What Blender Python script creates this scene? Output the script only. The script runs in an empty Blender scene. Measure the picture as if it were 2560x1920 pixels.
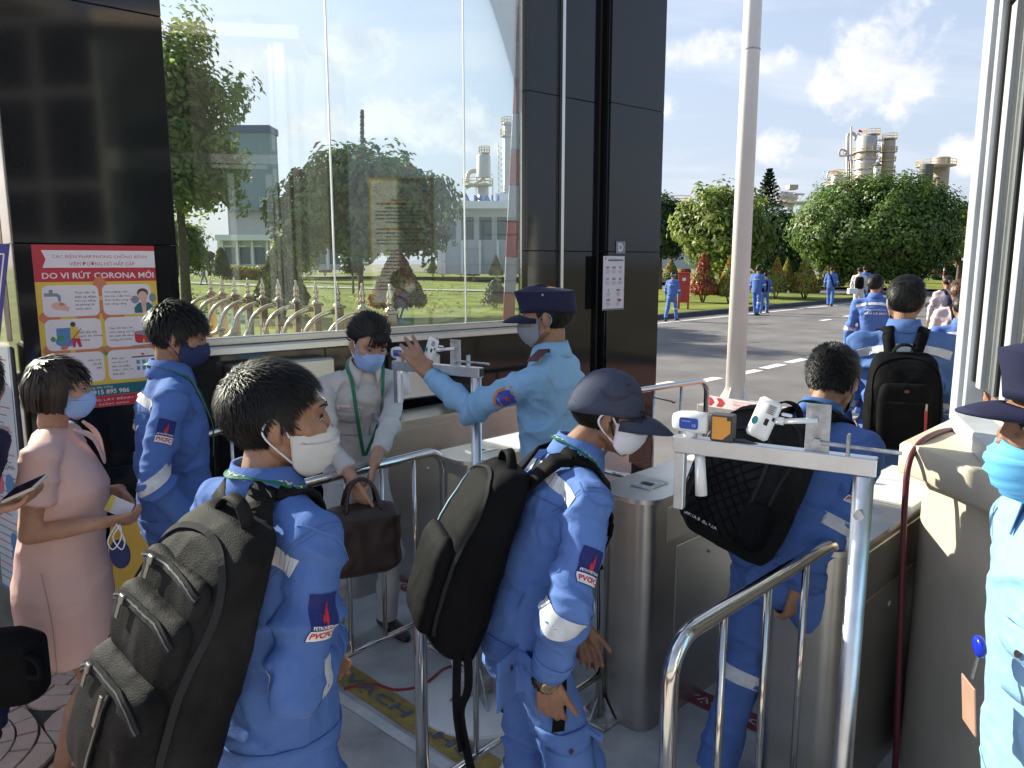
import bpy, math, random
import numpy as np
from mathutils import Vector, Matrix
from mathutils.bvhtree import BVHTree

random.seed(7); RNG = np.random.default_rng(7)
SC = bpy.context.scene; COL = SC.collection
# ------------------------------------------------------------------ camera
FPX, PITCH, CAMZ = 1900.0, math.radians(9.0), 1.87       # focal length in photo pixels (2560 wide)
cam = bpy.data.objects.new('camera', bpy.data.cameras.new('camera')); COL.objects.link(cam)
cam.location = (0, 0, CAMZ); cam.rotation_euler = (math.radians(90) - PITCH, 0, 0)
cam.data.sensor_width = 36; cam.data.lens = 36 * FPX / 2560; cam.data.clip_start = .05; cam.data.clip_end = 3000
SC.camera = cam
# ------------------------------------------------------------------ sun, sky, exposure
SUN_AZ, SUN_EL = math.radians(149), math.radians(27)     # azimuth from +X towards +Y
SUNDIR = Vector((math.cos(SUN_AZ) * math.cos(SUN_EL), math.sin(SUN_AZ) * math.cos(SUN_EL), math.sin(SUN_EL)))
sl = bpy.data.lights.new('sun', 'SUN'); sl.energy = 4.8; sl.angle = math.radians(.6); sl.color = (1, .90, .76)
so = bpy.data.objects.new('sun', sl); COL.objects.link(so); so.rotation_euler = SUNDIR.to_track_quat('Z', 'Y').to_euler(); so.location = (-20, 10, 20)
W = bpy.data.worlds.new('World'); SC.world = W; W.use_nodes = True
def build_sky():
    nt = W.node_tree; N = nt.nodes; L = nt.links; N.clear()
    out = N.new('ShaderNodeOutputWorld'); bg = N.new('ShaderNodeBackground'); bg.inputs[1].default_value = .105
    sky = N.new('ShaderNodeTexSky'); sky.sky_type = 'NISHITA'; sky.sun_disc = False
    sky.sun_elevation = SUN_EL; sky.sun_rotation = math.pi / 2 - SUN_AZ; sky.air_density = 1.0; sky.dust_density = 2.2; sky.ozone_density = 1.2; sky.altitude = 0
    tc = N.new('ShaderNodeTexCoord'); sep = N.new('ShaderNodeSeparateXYZ'); L.new(tc.outputs['Generated'], sep.inputs[0])
    def math_(op, a, b=None, c=None):
        n = N.new('ShaderNodeMath'); n.operation = op
        for i, x in enumerate((a, b, c)):
            if x is None: continue
            if isinstance(x, (int, float)): n.inputs[i].default_value = x
            else: L.new(x, n.inputs[i])
        return n.outputs[0]
    zz = math_('ADD', math_('MAXIMUM', sep.outputs[2], 0), .22)
    cmb = N.new('ShaderNodeCombineXYZ'); L.new(math_('DIVIDE', sep.outputs[0], zz), cmb.inputs[0]); L.new(math_('DIVIDE', sep.outputs[1], zz), cmb.inputs[1])
    def noise(vec, scale, detail, rough, dist=0):
        n = N.new('ShaderNodeTexNoise'); n.inputs['Scale'].default_value = scale; n.inputs['Detail'].default_value = detail
        n.inputs['Roughness'].default_value = rough; n.inputs['Distortion'].default_value = dist; L.new(vec, n.inputs['Vector']); return n.outputs[0]
    def ramp(f, lo, hi):
        n = N.new('ShaderNodeMapRange'); n.interpolation_type = 'SMOOTHSTEP'; n.inputs[1].default_value = lo; n.inputs[2].default_value = hi; L.new(f, n.inputs[0]); return n.outputs[0]
    # thin streaky cloud, denser towards the sun's side of the sky
    sunside = N.new('ShaderNodeVectorMath'); sunside.operation = 'DOT_PRODUCT'; L.new(tc.outputs['Generated'], sunside.inputs[0]); sunside.inputs[1].default_value = Vector((SUNDIR.x, SUNDIR.y, 0)).normalized()
    mp = N.new('ShaderNodeMapping'); mp.inputs['Scale'].default_value = (.55, 1.25, 1); mp.inputs['Rotation'].default_value = (0, 0, .35); L.new(cmb.outputs[0], mp.inputs['Vector'])
    f1 = noise(mp.outputs[0], 1.5, 9, .58, .35)
    thin = ramp(math_('ADD', f1, math_('MULTIPLY', sunside.outputs['Value'], .085)), .475, .70)
    # cumulus heads
    f2 = noise(tc.outputs['Generated'], 16, 8, .62, .2)
    puff = None
    def dirpx(px, py):
        u, v = (px - 1280) / FPX, (960 - py) / FPX; c, s = math.cos(PITCH), math.sin(PITCH)
        return Vector((u, c + v * s, -s + v * c)).normalized()
    for px, py, r, zs in ((2190, 150, .058, 1.), (2285, 190, .045, 1.5), (2120, 215, .040, 2.2), (1750, 122, .055, 2.8), (1930, 160, .040, 2.8), (1660, 262, .018, 1.3), (900, 105, .05, 1.4), (760, 320, .08, 2.4), (1040, 300, .075, 2.0), (620, 165, .06, 2.5), (1180, 330, .07, 2.2), (2430, 390, .03, 1.5), (1930, 370, .03, 1.3)):
        d = N.new('ShaderNodeVectorMath'); d.operation = 'SUBTRACT'; L.new(tc.outputs['Generated'], d.inputs[0]); d.inputs[1].default_value = dirpx(px, py)
        m = N.new('ShaderNodeVectorMath'); m.operation = 'MULTIPLY'; L.new(d.outputs[0], m.inputs[0]); m.inputs[1].default_value = (1, 1, zs)
        l = N.new('ShaderNodeVectorMath'); l.operation = 'LENGTH'; L.new(m.outputs[0], l.inputs[0])
        q = math_('SUBTRACT', 1.0, math_('DIVIDE', l.outputs['Value'], r * 1.28))
        puff = q if puff is None else math_('MAXIMUM', puff, q)
    cum = ramp(math_('ADD', math_('MULTIPLY', puff, .9), math_('MULTIPLY', math_('SUBTRACT', f2, .5), 2.1)), .12, .62)
    shade = ramp(f2, .30, .68)
    cm = N.new('ShaderNodeMix'); cm.data_type = 'RGBA'; cm.inputs[6].default_value = (3.3, 3.5, 4.0, 1); cm.inputs[7].default_value = (4.6, 4.62, 4.75, 1); L.new(shade, cm.inputs[0])
    # pale moist air low in the sky
    haze = math_('MULTIPLY', math_('SUBTRACT', 1.0, ramp(sep.outputs[2], .0, .85)), .80)
    mh = N.new('ShaderNodeMix'); mh.data_type = 'RGBA'; L.new(haze, mh.inputs[0]); L.new(sky.outputs[0], mh.inputs[6]); mh.inputs[7].default_value = (2.6, 2.92, 3.6, 1)
    m1 = N.new('ShaderNodeMix'); m1.data_type = 'RGBA'; L.new(math_('MULTIPLY', thin, .5), m1.inputs[0]); L.new(mh.outputs[2], m1.inputs[6]); m1.inputs[7].default_value = (4.1, 4.25, 4.55, 1)
    m2 = N.new('ShaderNodeMix'); m2.data_type = 'RGBA'; L.new(math_('MULTIPLY', cum, .9), m2.inputs[0]); L.new(m1.outputs[2], m2.inputs[6]); L.new(cm.outputs[2], m2.inputs[7])
    L.new(m2.outputs[2], bg.inputs[0]); L.new(bg.outputs[0], out.inputs[0])
build_sky()
vs = SC.view_settings; vs.view_transform = 'Standard'; vs.look = 'None'; vs.exposure = 1.25; vs.gamma = 1; vs.use_curve_mapping = False
SC.render.engine = 'CYCLES'; SC.cycles.use_denoising = True; SC.cycles.max_bounces = 8; SC.cycles.transparent_max_bounces = 12
SC.cycles.caustics_reflective = False; SC.cycles.caustics_refractive = False; SC.cycles.sample_clamp_indirect = 6
# ------------------------------------------------------------------ photo pixel -> place
CP, SP = math.cos(PITCH), math.sin(PITCH)
def ray(px, py):
    u, v = (px - 1280) / FPX, (960 - py) / FPX
    return Vector((u, CP + v * SP, -SP + v * CP))
def P(px, py, t): return Vector((0, 0, CAMZ)) + ray(px, py) * t               # at depth t
def PZ(px, py, z=0.): r = ray(px, py); return Vector((0, 0, CAMZ)) + r * ((z - CAMZ) / r.z)
def PY(px, py, Y): r = ray(px, py); return Vector((0, 0, CAMZ)) + r * (Y / r.y)
# ------------------------------------------------------------------ materials
MATS = {}
def mat(name, col=(.5, .5, .5), rough=.6, metal=0., var=.12, vscale=8., bump=0., bscale=60., spec=.5, coat=0., sss=0., stretch=None, alpha=1., emit=None, transl=0., vcol=None, detail=6., fold=0.):
    if name in MATS: return MATS[name]
    m = bpy.data.materials.new(name); m.use_nodes = True; MATS[name] = m
    nt = m.node_tree; N = nt.nodes; L = nt.links; b = N['Principled BSDF']
    b.inputs['Roughness'].default_value = rough; b.inputs['Metallic'].default_value = metal
    b.inputs['Specular IOR Level'].default_value = spec
    if coat: b.inputs['Coat Weight'].default_value = coat; b.inputs['Coat Roughness'].default_value = .08
    if sss: b.inputs['Subsurface Weight'].default_value = sss; b.inputs['Subsurface Radius'].default_value = (.012, .004, .002); b.inputs['Subsurface Scale'].default_value = 1.
    tc = N.new('ShaderNodeTexCoord'); src = tc.outputs['Object']
    if stretch:
        mp = N.new('ShaderNodeMapping'); mp.inputs['Scale'].default_value = stretch; L.new(src, mp.inputs[0]); src = mp.outputs[0]
    c1 = tuple(min(1, x * (1 + var)) for x in col); c0 = tuple(x * (1 - var) for x in (vcol or col))
    nz = N.new('ShaderNodeTexNoise'); nz.inputs['Scale'].default_value = vscale; nz.inputs['Detail'].default_value = detail; nz.inputs['Roughness'].default_value = .6; L.new(src, nz.inputs['Vector'])
    rp = N.new('ShaderNodeValToRGB'); rp.color_ramp.elements[0].position = .3; rp.color_ramp.elements[1].position = .7
    rp.color_ramp.elements[0].color = (*c0, 1); rp.color_ramp.elements[1].color = (*c1, 1); L.new(nz.outputs[0], rp.inputs[0]); L.new(rp.outputs[0], b.inputs['Base Color'])
    rr = N.new('ShaderNodeMapRange'); rr.inputs[3].default_value = max(.02, rough - .08 * (1 if rough > .15 else .3)); rr.inputs[4].default_value = min(1, rough + .08); L.new(nz.outputs[0], rr.inputs[0]); L.new(rr.outputs[0], b.inputs['Roughness'])
    if bump:
        n2 = N.new('ShaderNodeTexNoise'); n2.inputs['Scale'].default_value = bscale; n2.inputs['Detail'].default_value = 4; L.new(src, n2.inputs['Vector'])
        bp = N.new('ShaderNodeBump'); bp.inputs['Strength'].default_value = bump; bp.inputs['Distance'].default_value = .01; L.new(n2.outputs[0], bp.inputs['Height']); L.new(bp.outputs[0], b.inputs['Normal'])
    if fold:
        n3 = N.new('ShaderNodeTexNoise'); n3.inputs['Scale'].default_value = 13; n3.inputs['Detail'].default_value = 3; n3.inputs['Distortion'].default_value = 1.6; L.new(tc.outputs['Object'], n3.inputs['Vector'])
        ab = N.new('ShaderNodeMath'); ab.operation = 'SUBTRACT'; ab.inputs[1].default_value = .5; L.new(n3.outputs[0], ab.inputs[0]); a2 = N.new('ShaderNodeMath'); a2.operation = 'ABSOLUTE'; L.new(ab.outputs[0], a2.inputs[0])
        b3 = N.new('ShaderNodeBump'); b3.invert = True; b3.inputs['Strength'].default_value = fold; b3.inputs['Distance'].default_value = .05; L.new(a2.outputs[0], b3.inputs['Height'])
        if bump: L.new(b3.outputs[0], bp.inputs['Normal'])
        else: L.new(b3.outputs[0], b.inputs['Normal'])
    if emit: b.inputs['Emission Color'].default_value = (*emit[0], 1); b.inputs['Emission Strength'].default_value = emit[1]
    if transl:
        tr = N.new('ShaderNodeBsdfTranslucent'); L.new(rp.outputs[0], tr.inputs[0]); mx = N.new('ShaderNodeMixShader'); mx.inputs[0].default_value = transl
        L.new(b.outputs[0], mx.inputs[1]); L.new(tr.outputs[0], mx.inputs[2]); L.new(mx.outputs[0], N['Material Output'].inputs[0])
    return m
def glass_mat(name, tint=(.93, .97, .96), dust=.06, refl=1.):
    if name in MATS: return MATS[name]
    m = bpy.data.materials.new(name); m.use_nodes = True; MATS[name] = m
    nt = m.node_tree; N = nt.nodes; L = nt.links; N.remove(N['Principled BSDF'])
    tr = N.new('ShaderNodeBsdfTransparent'); tr.inputs[0].default_value = (*tint, 1); gl = N.new('ShaderNodeBsdfGlossy'); gl.inputs['Roughness'].default_value = .0
    fr = N.new('ShaderNodeFresnel'); fr.inputs[0].default_value = 1.52; mu = N.new('ShaderNodeMath'); mu.operation = 'MULTIPLY'; mu.inputs[1].default_value = refl; mu.use_clamp = True; L.new(fr.outputs[0], mu.inputs[0])
    mx = N.new('ShaderNodeMixShader'); L.new(mu.outputs[0], mx.inputs[0]); L.new(tr.outputs[0], mx.inputs[1]); L.new(gl.outputs[0], mx.inputs[2])
    if dust:
        tc = N.new('ShaderNodeTexCoord'); nz = N.new('ShaderNodeTexNoise'); nz.inputs['Scale'].default_value = 2.2; nz.inputs['Detail'].default_value = 9; nz.inputs['Roughness'].default_value = .7; L.new(tc.outputs['Object'], nz.inputs['Vector'])
        mr = N.new('ShaderNodeMapRange'); mr.inputs[1].default_value = .3; mr.inputs[2].default_value = .75; mr.inputs[3].default_value = dust * .5; mr.inputs[4].default_value = dust * 1.6; L.new(nz.outputs[0], mr.inputs[0])
        d1 = N.new('ShaderNodeBsdfDiffuse'); d1.inputs[0].default_value = (.8, .8, .76, 1); d2 = N.new('ShaderNodeBsdfTranslucent'); d2.inputs[0].default_value = (.85, .83, .76, 1)
        m2 = N.new('ShaderNodeMixShader'); m2.inputs[0].default_value = .62; L.new(d1.outputs[0], m2.inputs[1]); L.new(d2.outputs[0], m2.inputs[2])
        m3 = N.new('ShaderNodeMixShader'); L.new(mr.outputs[0], m3.inputs[0]); L.new(mx.outputs[0], m3.inputs[1]); L.new(m2.outputs[0], m3.inputs[2]); mx = m3
    L.new(mx.outputs[0], N['Material Output'].inputs[0]); return m
# ------------------------------------------------------------------ mesh building
def frame_of(d, ref=None):
    d = Vector(d).normalized(); r = Vector(ref) if ref is not None else (Vector((0, 0, 1)) if abs(d.z) < .9 else Vector((0, 1, 0)))
    x = r - d * r.dot(d)
    if x.length < 1e-6: x = d.orthogonal()
    x.normalize(); return x, d.cross(x)                   # x along ref, y = d x x
class MB:
    def __init__(s): s.v = []; s.f = []; s.m = []; s.cm = 0
    def add(s, vs, fs):
        o = len(s.v); s.v += [tuple(v) for v in vs]; s.f += [tuple(i + o for i in f) for f in fs]; s.m += [s.cm] * len(fs); return s
    def mat(s, i): s.cm = i; return s
    def box(s, c, h, ax=None):
        X, Y, Z = ax or (Vector((1, 0, 0)), Vector((0, 1, 0)), Vector((0, 0, 1))); c = Vector(c)
        vs = [c + X * (sx * h[0]) + Y * (sy * h[1]) + Z * (sz * h[2]) for sz in (-1, 1) for sy in (-1, 1) for sx in (-1, 1)]
        fl = ((0, 2, 3, 1), (4, 5, 7, 6), (0, 1, 5, 4), (2, 6, 7, 3), (0, 4, 6, 2), (1, 3, 7, 5))
        if X.cross(Y).dot(Z) < 0: fl = [tuple(reversed(f)) for f in fl]
        return s.add(vs, fl)
    def cbox(s, c, h, ax=None, r=.005):
        """box with chamfered vertical and horizontal edges"""
        X, Y, Z = ax or (Vector((1, 0, 0)), Vector((0, 1, 0)), Vector((0, 0, 1))); c = Vector(c); r = min(r, *(q * .98 for q in h))
        rings = []
        for z, q in ((-h[2], r), (-h[2] + r, 0), (h[2] - r, 0), (h[2], r)):
            a, b = h[0] - q, h[1] - q; k = r * .9
            rings.append([c + X * x + Y * y + Z * z for x, y in ((-a, -b + k), (-a + k, -b), (a - k, -b), (a, -b + k), (a, b - k), (a - k, b), (-a + k, b), (-a, b - k))])
        return s.loft(rings, flip=X.cross(Y).dot(Z) < 0)
    def loft(s, rings, cap=True, close=True, flip=False):
        n = len(rings[0]); vs = [p for r in rings for p in r]; fs = []
        for i in range(len(rings) - 1):
            for j in range(n if close else n - 1):
                a, b = i * n + j, i * n + (j + 1) % n; fs.append((a, b, b + n, a + n))
        if cap and close: fs.append(tuple(range(n - 1, -1, -1))); fs.append(tuple(range((len(rings) - 1) * n, len(rings) * n)))
        if flip: fs = [tuple(reversed(f)) for f in fs]
        return s.add(vs, fs)
    def tube(s, pts, r, seg=10, ref=None, cap=True, ell=None, closed=False):
        pts = [Vector(p) for p in pts]; n = len(pts); rings = []; prev = None
        rs = r if isinstance(r, (list, tuple)) else [r] * n
        for i, p in enumerate(pts):
            if closed: d = pts[(i + 1) % n] - pts[i - 1]
            else: d = pts[min(i + 1, n - 1)] - pts[max(i - 1, 0)]
            if d.length < 1e-9: d = Vector((0, 0, 1))
            x, y = frame_of(d, ref if ref is not None else prev); prev = x
            e = ell if ell is not None else 1.
            rings.append([p + x * (math.cos(2 * math.pi * k / seg) * rs[i]) + y * (math.sin(2 * math.pi * k / seg) * rs[i] * e) for k in range(seg)])
        if closed: rings.append(rings[0]); cap = False
        return s.loft(rings, cap)
    def ell(s, c, r, ax=None, nu=14, nv=9):
        X, Y, Z = ax or (Vector((1, 0, 0)), Vector((0, 1, 0)), Vector((0, 0, 1))); c = Vector(c); rings = []
        for i in range(nv + 1):
            th = math.pi * (.02 + .96 * i / nv); z = -math.cos(th); q = math.sin(th)
            rings.append([c + X * (r[0] * q * math.cos(2 * math.pi * k / nu)) + Y * (r[1] * q * math.sin(2 * math.pi * k / nu)) + Z * (r[2] * z) for k in range(nu)])
        return s.loft(rings, flip=X.cross(Y).dot(Z) < 0)
    def cap(s, a, b, ra, rb, seg=12):
        """round-ended tapered limb"""
        a, b = Vector(a), Vector(b); d = (b - a); L = d.length; d = d / L if L > 1e-6 else Vector((0, 0, 1)); x, y = frame_of(d); rings = []
        prof = [(a - d * (ra * math.sin(q)), ra * math.cos(q)) for q in (1.4, 1., .5, 0)] + [(b + d * (rb * math.sin(q)), rb * math.cos(q)) for q in (0, .5, 1., 1.4)]
        for c, r in prof: rings.append([c + x * (math.cos(2 * math.pi * k / seg) * r) + y * (math.sin(2 * math.pi * k / seg) * r) for k in range(seg)])
        return s.loft(rings)
    def prism(s, poly, z0, z1):
        n = len(poly); a = sum(poly[i][0] * poly[(i + 1) % n][1] - poly[(i + 1) % n][0] * poly[i][1] for i in range(n))
        if a < 0: poly = poly[::-1]
        return s.loft([[(x, y, z0) for x, y in poly], [(x, y, z1) for x, y in poly]])
    def lathe(s, c, prof, seg=20, ax=None):
        X, Y, Z = ax or (Vector((1, 0, 0)), Vector((0, 1, 0)), Vector((0, 0, 1))); c = Vector(c)
        return s.loft([[c + X * (r * math.cos(2 * math.pi * k / seg)) + Y * (r * math.sin(2 * math.pi * k / seg)) + Z * z for k in range(seg)] for r, z in prof])
    def quad(s, a, b, c, d): return s.add([a, b, c, d], [(0, 1, 2, 3)])
    def build(s, name, mats, parent=None, smooth=False, angle=None):
        return mesh_obj(name, s.v, s.f, mats, parent, smooth, s.m, angle)
def root_of(o):
    while o.parent: o = o.parent
    return o
def mesh_obj(name, V, F, mats, parent=None, smooth=False, mi=None, angle=None):
    me = bpy.data.meshes.new(name)
    if parent is not None:
        off = np.array(root_of(parent).location); V = np.asarray(V, dtype=float).reshape(-1, 3) - off
    me.from_pydata([tuple(v) for v in V] if not isinstance(V, np.ndarray) else V.tolist(), [], [tuple(f) for f in F] if not isinstance(F, np.ndarray) else F.tolist())
    if not isinstance(mats, (list, tuple)): mats = [mats]
    for m in mats: me.materials.append(m)
    if mi is not None and len(mats) > 1: me.polygons.foreach_set('material_index', np.asarray(mi, dtype=np.int32))
    if smooth or angle:
        me.polygons.foreach_set('use_smooth', np.ones(len(me.polygons), dtype=bool))
        if angle: me.set_sharp_from_angle(angle=math.radians(angle))
    me.update()
    o = bpy.data.objects.new(name, me); COL.objects.link(o)
    if parent is not None: o.parent = parent
    return o
def thing(name, label, cat, loc=(0, 0, 0), group=None, kind=None):
    o = bpy.data.objects.new(name, None); COL.objects.link(o); o.location = loc; o.empty_display_size = .1
    return tag(o, label, cat, group, kind)
def tag(o, label=None, cat=None, group=None, kind=None):
    if label: o['label'] = label
    if cat: o['category'] = cat
    if group: o['group'] = group
    if kind: o['kind'] = kind
    return o
def copy_tree(o, parent=None):
    c = o.copy(); COL.objects.link(c)
    if parent is not None: c.parent = parent
    for ch in o.children: copy_tree(ch, c)
    return c
# ------------------------------------------------------------------ scratch scene: text and voxel remesh
TS = bpy.data.scenes.new('scratch'); TEXT = {}
def text_mesh(s, size=1., align='CENTER', bold=0.):
    k = (s, align, bold)
    if k not in TEXT:
        c = bpy.data.curves.new('t', 'FONT'); c.body = s; c.align_x = align; c.align_y = 'CENTER'; c.resolution_u = 2; c.offset = bold
        o = bpy.data.objects.new('t', c); TS.collection.objects.link(o); vl = TS.view_layers[0]; vl.update()
        m = bpy.data.meshes.new_from_object(o.evaluated_get(vl.depsgraph))
        TEXT[k] = ([(v.co.x, v.co.y) for v in m.vertices], [tuple(p.vertices) for p in m.polygons])
        bpy.data.objects.remove(o); bpy.data.curves.remove(c); bpy.data.meshes.remove(m)
    V, F = TEXT[k]; return [(x * size, y * size) for x, y in V], F
def fit_text(s, w, h, align='CENTER', bold=0.):
    V, F = text_mesh(s, 1., align, bold); xs = [v[0] for v in V]; ys = [v[1] for v in V]
    sx, sy = w / max(1e-6, max(xs) - min(xs)), h / max(1e-6, max(ys) - min(ys)); cx, cy = (max(xs) + min(xs)) / 2, (max(ys) + min(ys)) / 2
    return [((x - cx) * sx, (y - cy) * sy) for x, y in V], F
def remesh(mb, voxel, it=3, lam=.5):
    me = bpy.data.meshes.new('r'); me.from_pydata(mb.v, [], mb.f); o = bpy.data.objects.new('r', me); TS.collection.objects.link(o)
    md = o.modifiers.new('r', 'REMESH'); md.mode = 'VOXEL'; md.voxel_size = voxel; md.adaptivity = 0
    vl = TS.view_layers[0]; vl.update(); m2 = bpy.data.meshes.new_from_object(o.evaluated_get(vl.depsgraph))
    n = len(m2.vertices); V = np.empty(n * 3); m2.vertices.foreach_get('co', V); V = V.reshape(-1, 3)
    F = [tuple(p.vertices) for p in m2.polygons]; E = np.empty(len(m2.edges) * 2, dtype=np.int64); m2.edges.foreach_get('vertices', E); E = E.reshape(-1, 2)
    bpy.data.objects.remove(o); bpy.data.meshes.remove(me); bpy.data.meshes.remove(m2)
    return smooth_v(V, E, it, lam), F, E
def smooth_v(V, E, it, lam):
    n = len(V); deg = np.bincount(E.ravel(), minlength=n).astype(float); deg[deg == 0] = 1
    for _ in range(it):
        A = np.zeros_like(V)
        for k in range(3): A[:, k] = np.bincount(E[:, 0], V[E[:, 1], k], n) + np.bincount(E[:, 1], V[E[:, 0], k], n)
        V = V + lam * (A / deg[:, None] - V)
    return V
def vnormals(V, F):
    Q = np.array([f if len(f) == 4 else (*f, f[-1]) for f in F]); n = np.cross(V[Q[:, 2]] - V[Q[:, 0]], V[Q[:, 3]] - V[Q[:, 1]]); N = np.zeros_like(V)
    for k in range(4):
        for c in range(3): N[:, c] += np.bincount(Q[:, k], n[:, c], len(V))
    return N / np.maximum(1e-12, np.linalg.norm(N, axis=1))[:, None]
_perm = np.random.default_rng(3).permutation(256).astype(np.int64); _perm = np.concatenate([_perm, _perm, _perm]); _grad = np.random.default_rng(4).normal(size=(256, 3)); _grad /= np.linalg.norm(_grad, axis=1)[:, None]
def perlin(p):
    p = np.asarray(p); i = np.floor(p).astype(np.int64); f = p - i; u = f * f * f * (f * (f * 6 - 15) + 10); i &= 255; r = 0
    for dx in (0, 1):
        for dy in (0, 1):
            for dz in (0, 1):
                h = _perm[_perm[_perm[(i[:, 0] + dx) & 255] + ((i[:, 1] + dy) & 255)] + ((i[:, 2] + dz) & 255)]
                w = (u[:, 0] if dx else 1 - u[:, 0]) * (u[:, 1] if dy else 1 - u[:, 1]) * (u[:, 2] if dz else 1 - u[:, 2])
                r = r + w * np.einsum('ij,ij->i', _grad[h & 255], f - np.array([dx, dy, dz]))
    return r
def bvh_of(V, F): return BVHTree.FromPolygons([tuple(v) for v in V], [tuple(f) for f in F])
def catmull(pts, n=6, closed=False):
    pts = [Vector(p) for p in pts]; out = []; N = len(pts)
    rng = range(N if closed else N - 1)
    for i in rng:
        p0, p1, p2, p3 = (pts[(i + k) % N] if closed else pts[min(max(i + k, 0), N - 1)] for k in (-1, 0, 1, 2))
        for j in range(n):
            t = j / n; out.append(.5 * ((2 * p1) + (p2 - p0) * t + (2 * p0 - 5 * p1 + 4 * p2 - p3) * t * t + (3 * p1 - p0 - 3 * p2 + p3) * t ** 3))
    if not closed: out.append(pts[-1])
    return out
def ribbon(mb, pts, width, thick, normals, closed=False):
    """a flat strap along pts with given outward normals"""
    n = len(pts); rings = []
    for i, p in enumerate(pts):
        d = (pts[(i + 1) % n] - pts[i - 1]) if closed else (pts[min(i + 1, n - 1)] - pts[max(i - 1, 0)]); nn = Vector(normals[i]); s_ = d.cross(nn)
        if s_.length < 1e-9: s_ = d.orthogonal()
        s_.normalize(); w = width[i] if isinstance(width, list) else width
        rings.append([p - s_ * w / 2, p + s_ * w / 2, p + s_ * w / 2 + nn * thick, p - s_ * w / 2 + nn * thick])
    if closed: rings.append(rings[0])
    return mb.loft(rings, cap=not closed, flip=True)
def ribbon_on(mb, bvh, pts, width, thick=.003, off=.002, n=6, closed=False, sub=True, snap=False, snap_from=10**6):
    q = catmull(pts, n, closed) if sub else [Vector(p) for p in pts]; out, nn = [], []
    for ip, p in enumerate(q):
        loc, no, _, dist = bvh.find_nearest(p); d = p - loc
        if not (snap or ip >= snap_from) and d.length > .0005 and d.dot(no) > 0 and dist > off + .004: out.append(p); nn.append(d.normalized() if dist < .05 else no)
        else: out.append(loc + no * off); nn.append(no)
    for _ in range(2): nn = [((nn[i - 1] if (closed or i) else nn[i]) + nn[i] * 2 + (nn[(i + 1) % len(nn)] if (closed or i < len(nn) - 1) else nn[i])).normalized() for i in range(len(nn))]
    return ribbon(mb, out, width, thick, nn, closed)
def band_on(mb, bvh, c, axis, ref, width, rad=.25, off=.003, a0=0., a1=360., seg=36, rows=2):
    """reflective tape round a limb: rays cast from outside towards the axis"""
    x, y = frame_of(axis, ref); axis = Vector(axis).normalized(); full = a1 - a0 >= 359; grid = []
    for r in range(rows + 1):
        row = []; cc = Vector(c) + axis * (width * (r / rows - .5))
        for k in range(seg if full else seg + 1):
            a = math.radians(a0 + (a1 - a0) * k / seg); d = x * math.cos(a) + y * math.sin(a)
            h = bvh.ray_cast(cc + d * rad, -d, rad); row.append(h[0] + d * off if h[0] is not None else cc + d * rad * .3)
        grid.append(row)
    n = len(grid[0]); vs = [p for r in grid for p in r]; fs = []
    for r in range(rows):
        for k in range(n if full else n - 1): a, b = r * n + k, r * n + (k + 1) % n; fs.append((a, b, b + n, a + n))
    return mb.add(vs, fs)
def decal(mb, V2, F2, o, X, Y, bvh=None, off=.002, reach=.12):
    o, X, Y = Vector(o), Vector(X).normalized(), Vector(Y).normalized(); Z = X.cross(Y).normalized(); vs = []
    for x, y in V2:
        p = o + X * x + Y * y
        if bvh is not None:
            h = bvh.ray_cast(p + Z * reach, -Z, reach * 2.5)
            if h[0] is not None: p = h[0]
        vs.append(p + Z * off)
    return mb.add(vs, F2)
def grid2(w, h, nx, ny, cx=0., cy=0.):
    V = [(cx + w * (i / nx - .5), cy + h * (j / ny - .5)) for j in range(ny + 1) for i in range(nx + 1)]
    return V, [(j * (nx + 1) + i, j * (nx + 1) + i + 1, (j + 1) * (nx + 1) + i + 1, (j + 1) * (nx + 1) + i) for j in range(ny) for i in range(nx)]
def poly2(pts): return list(pts), [tuple(range(len(pts)))]
def disc2(r, n=16, cx=0., cy=0., ry=None): return poly2([(cx + r * math.cos(2 * math.pi * i / n), cy + (ry or r) * math.sin(2 * math.pi * i / n)) for i in range(n)])
def rrect2(w, h, r, cx=0., cy=0., n=5):
    pts = []
    for sx, sy, a in ((1, 1, 0), (-1, 1, 90), (-1, -1, 180), (1, -1, 270)):
        for k in range(n + 1): q = math.radians(a + 90 * k / n); pts.append((cx + sx * (w / 2 - r) + r * math.cos(q), cy + sy * (h / 2 - r) + r * math.sin(q)))
    return poly2(pts)
# ================================================================== setting
R46 = math.radians(46.5); RD = Vector((math.cos(R46), math.sin(R46), 0)); RN = Vector((-math.sin(R46), math.cos(R46), 0))   # along / across the road
WA = math.radians(39.3); WD = Vector((math.cos(WA), math.sin(WA), 0)); WN = Vector((math.sin(WA), -math.cos(WA), 0)); A0 = Vector((-2.26, 3.5, 0))
UP = Vector((0, 0, 1))
def rp(s, n, z=0.): return RD * s + RN * n + UP * z
def wp(s, n, z=0.): return A0 + WD * s + WN * n + UP * z
NK, FK, RZ = 3.4, 14.83, -.1          # near kerb, far kerb, road level
def lawn_z(x, y):
    n = RN.x * x + RN.y * y - FK - .2; s = RD.x * x + RD.y * y
    k = min(1, max(0, n / 46)); k = k * k * (3 - 2 * k); left = 1 / (1 + math.exp((s - 22) / 6))
    return .05 + (1.25 * left + .25 * (1 - left)) * k + .035 * math.sin(x * .31 + .5) * math.cos(y * .23) * min(1, max(0, n / 4))
def GL(px, t): x = (px - 1280) / FPX * t; y = t * 1.0; return Vector((x, y, lawn_z(x, y)))
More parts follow.
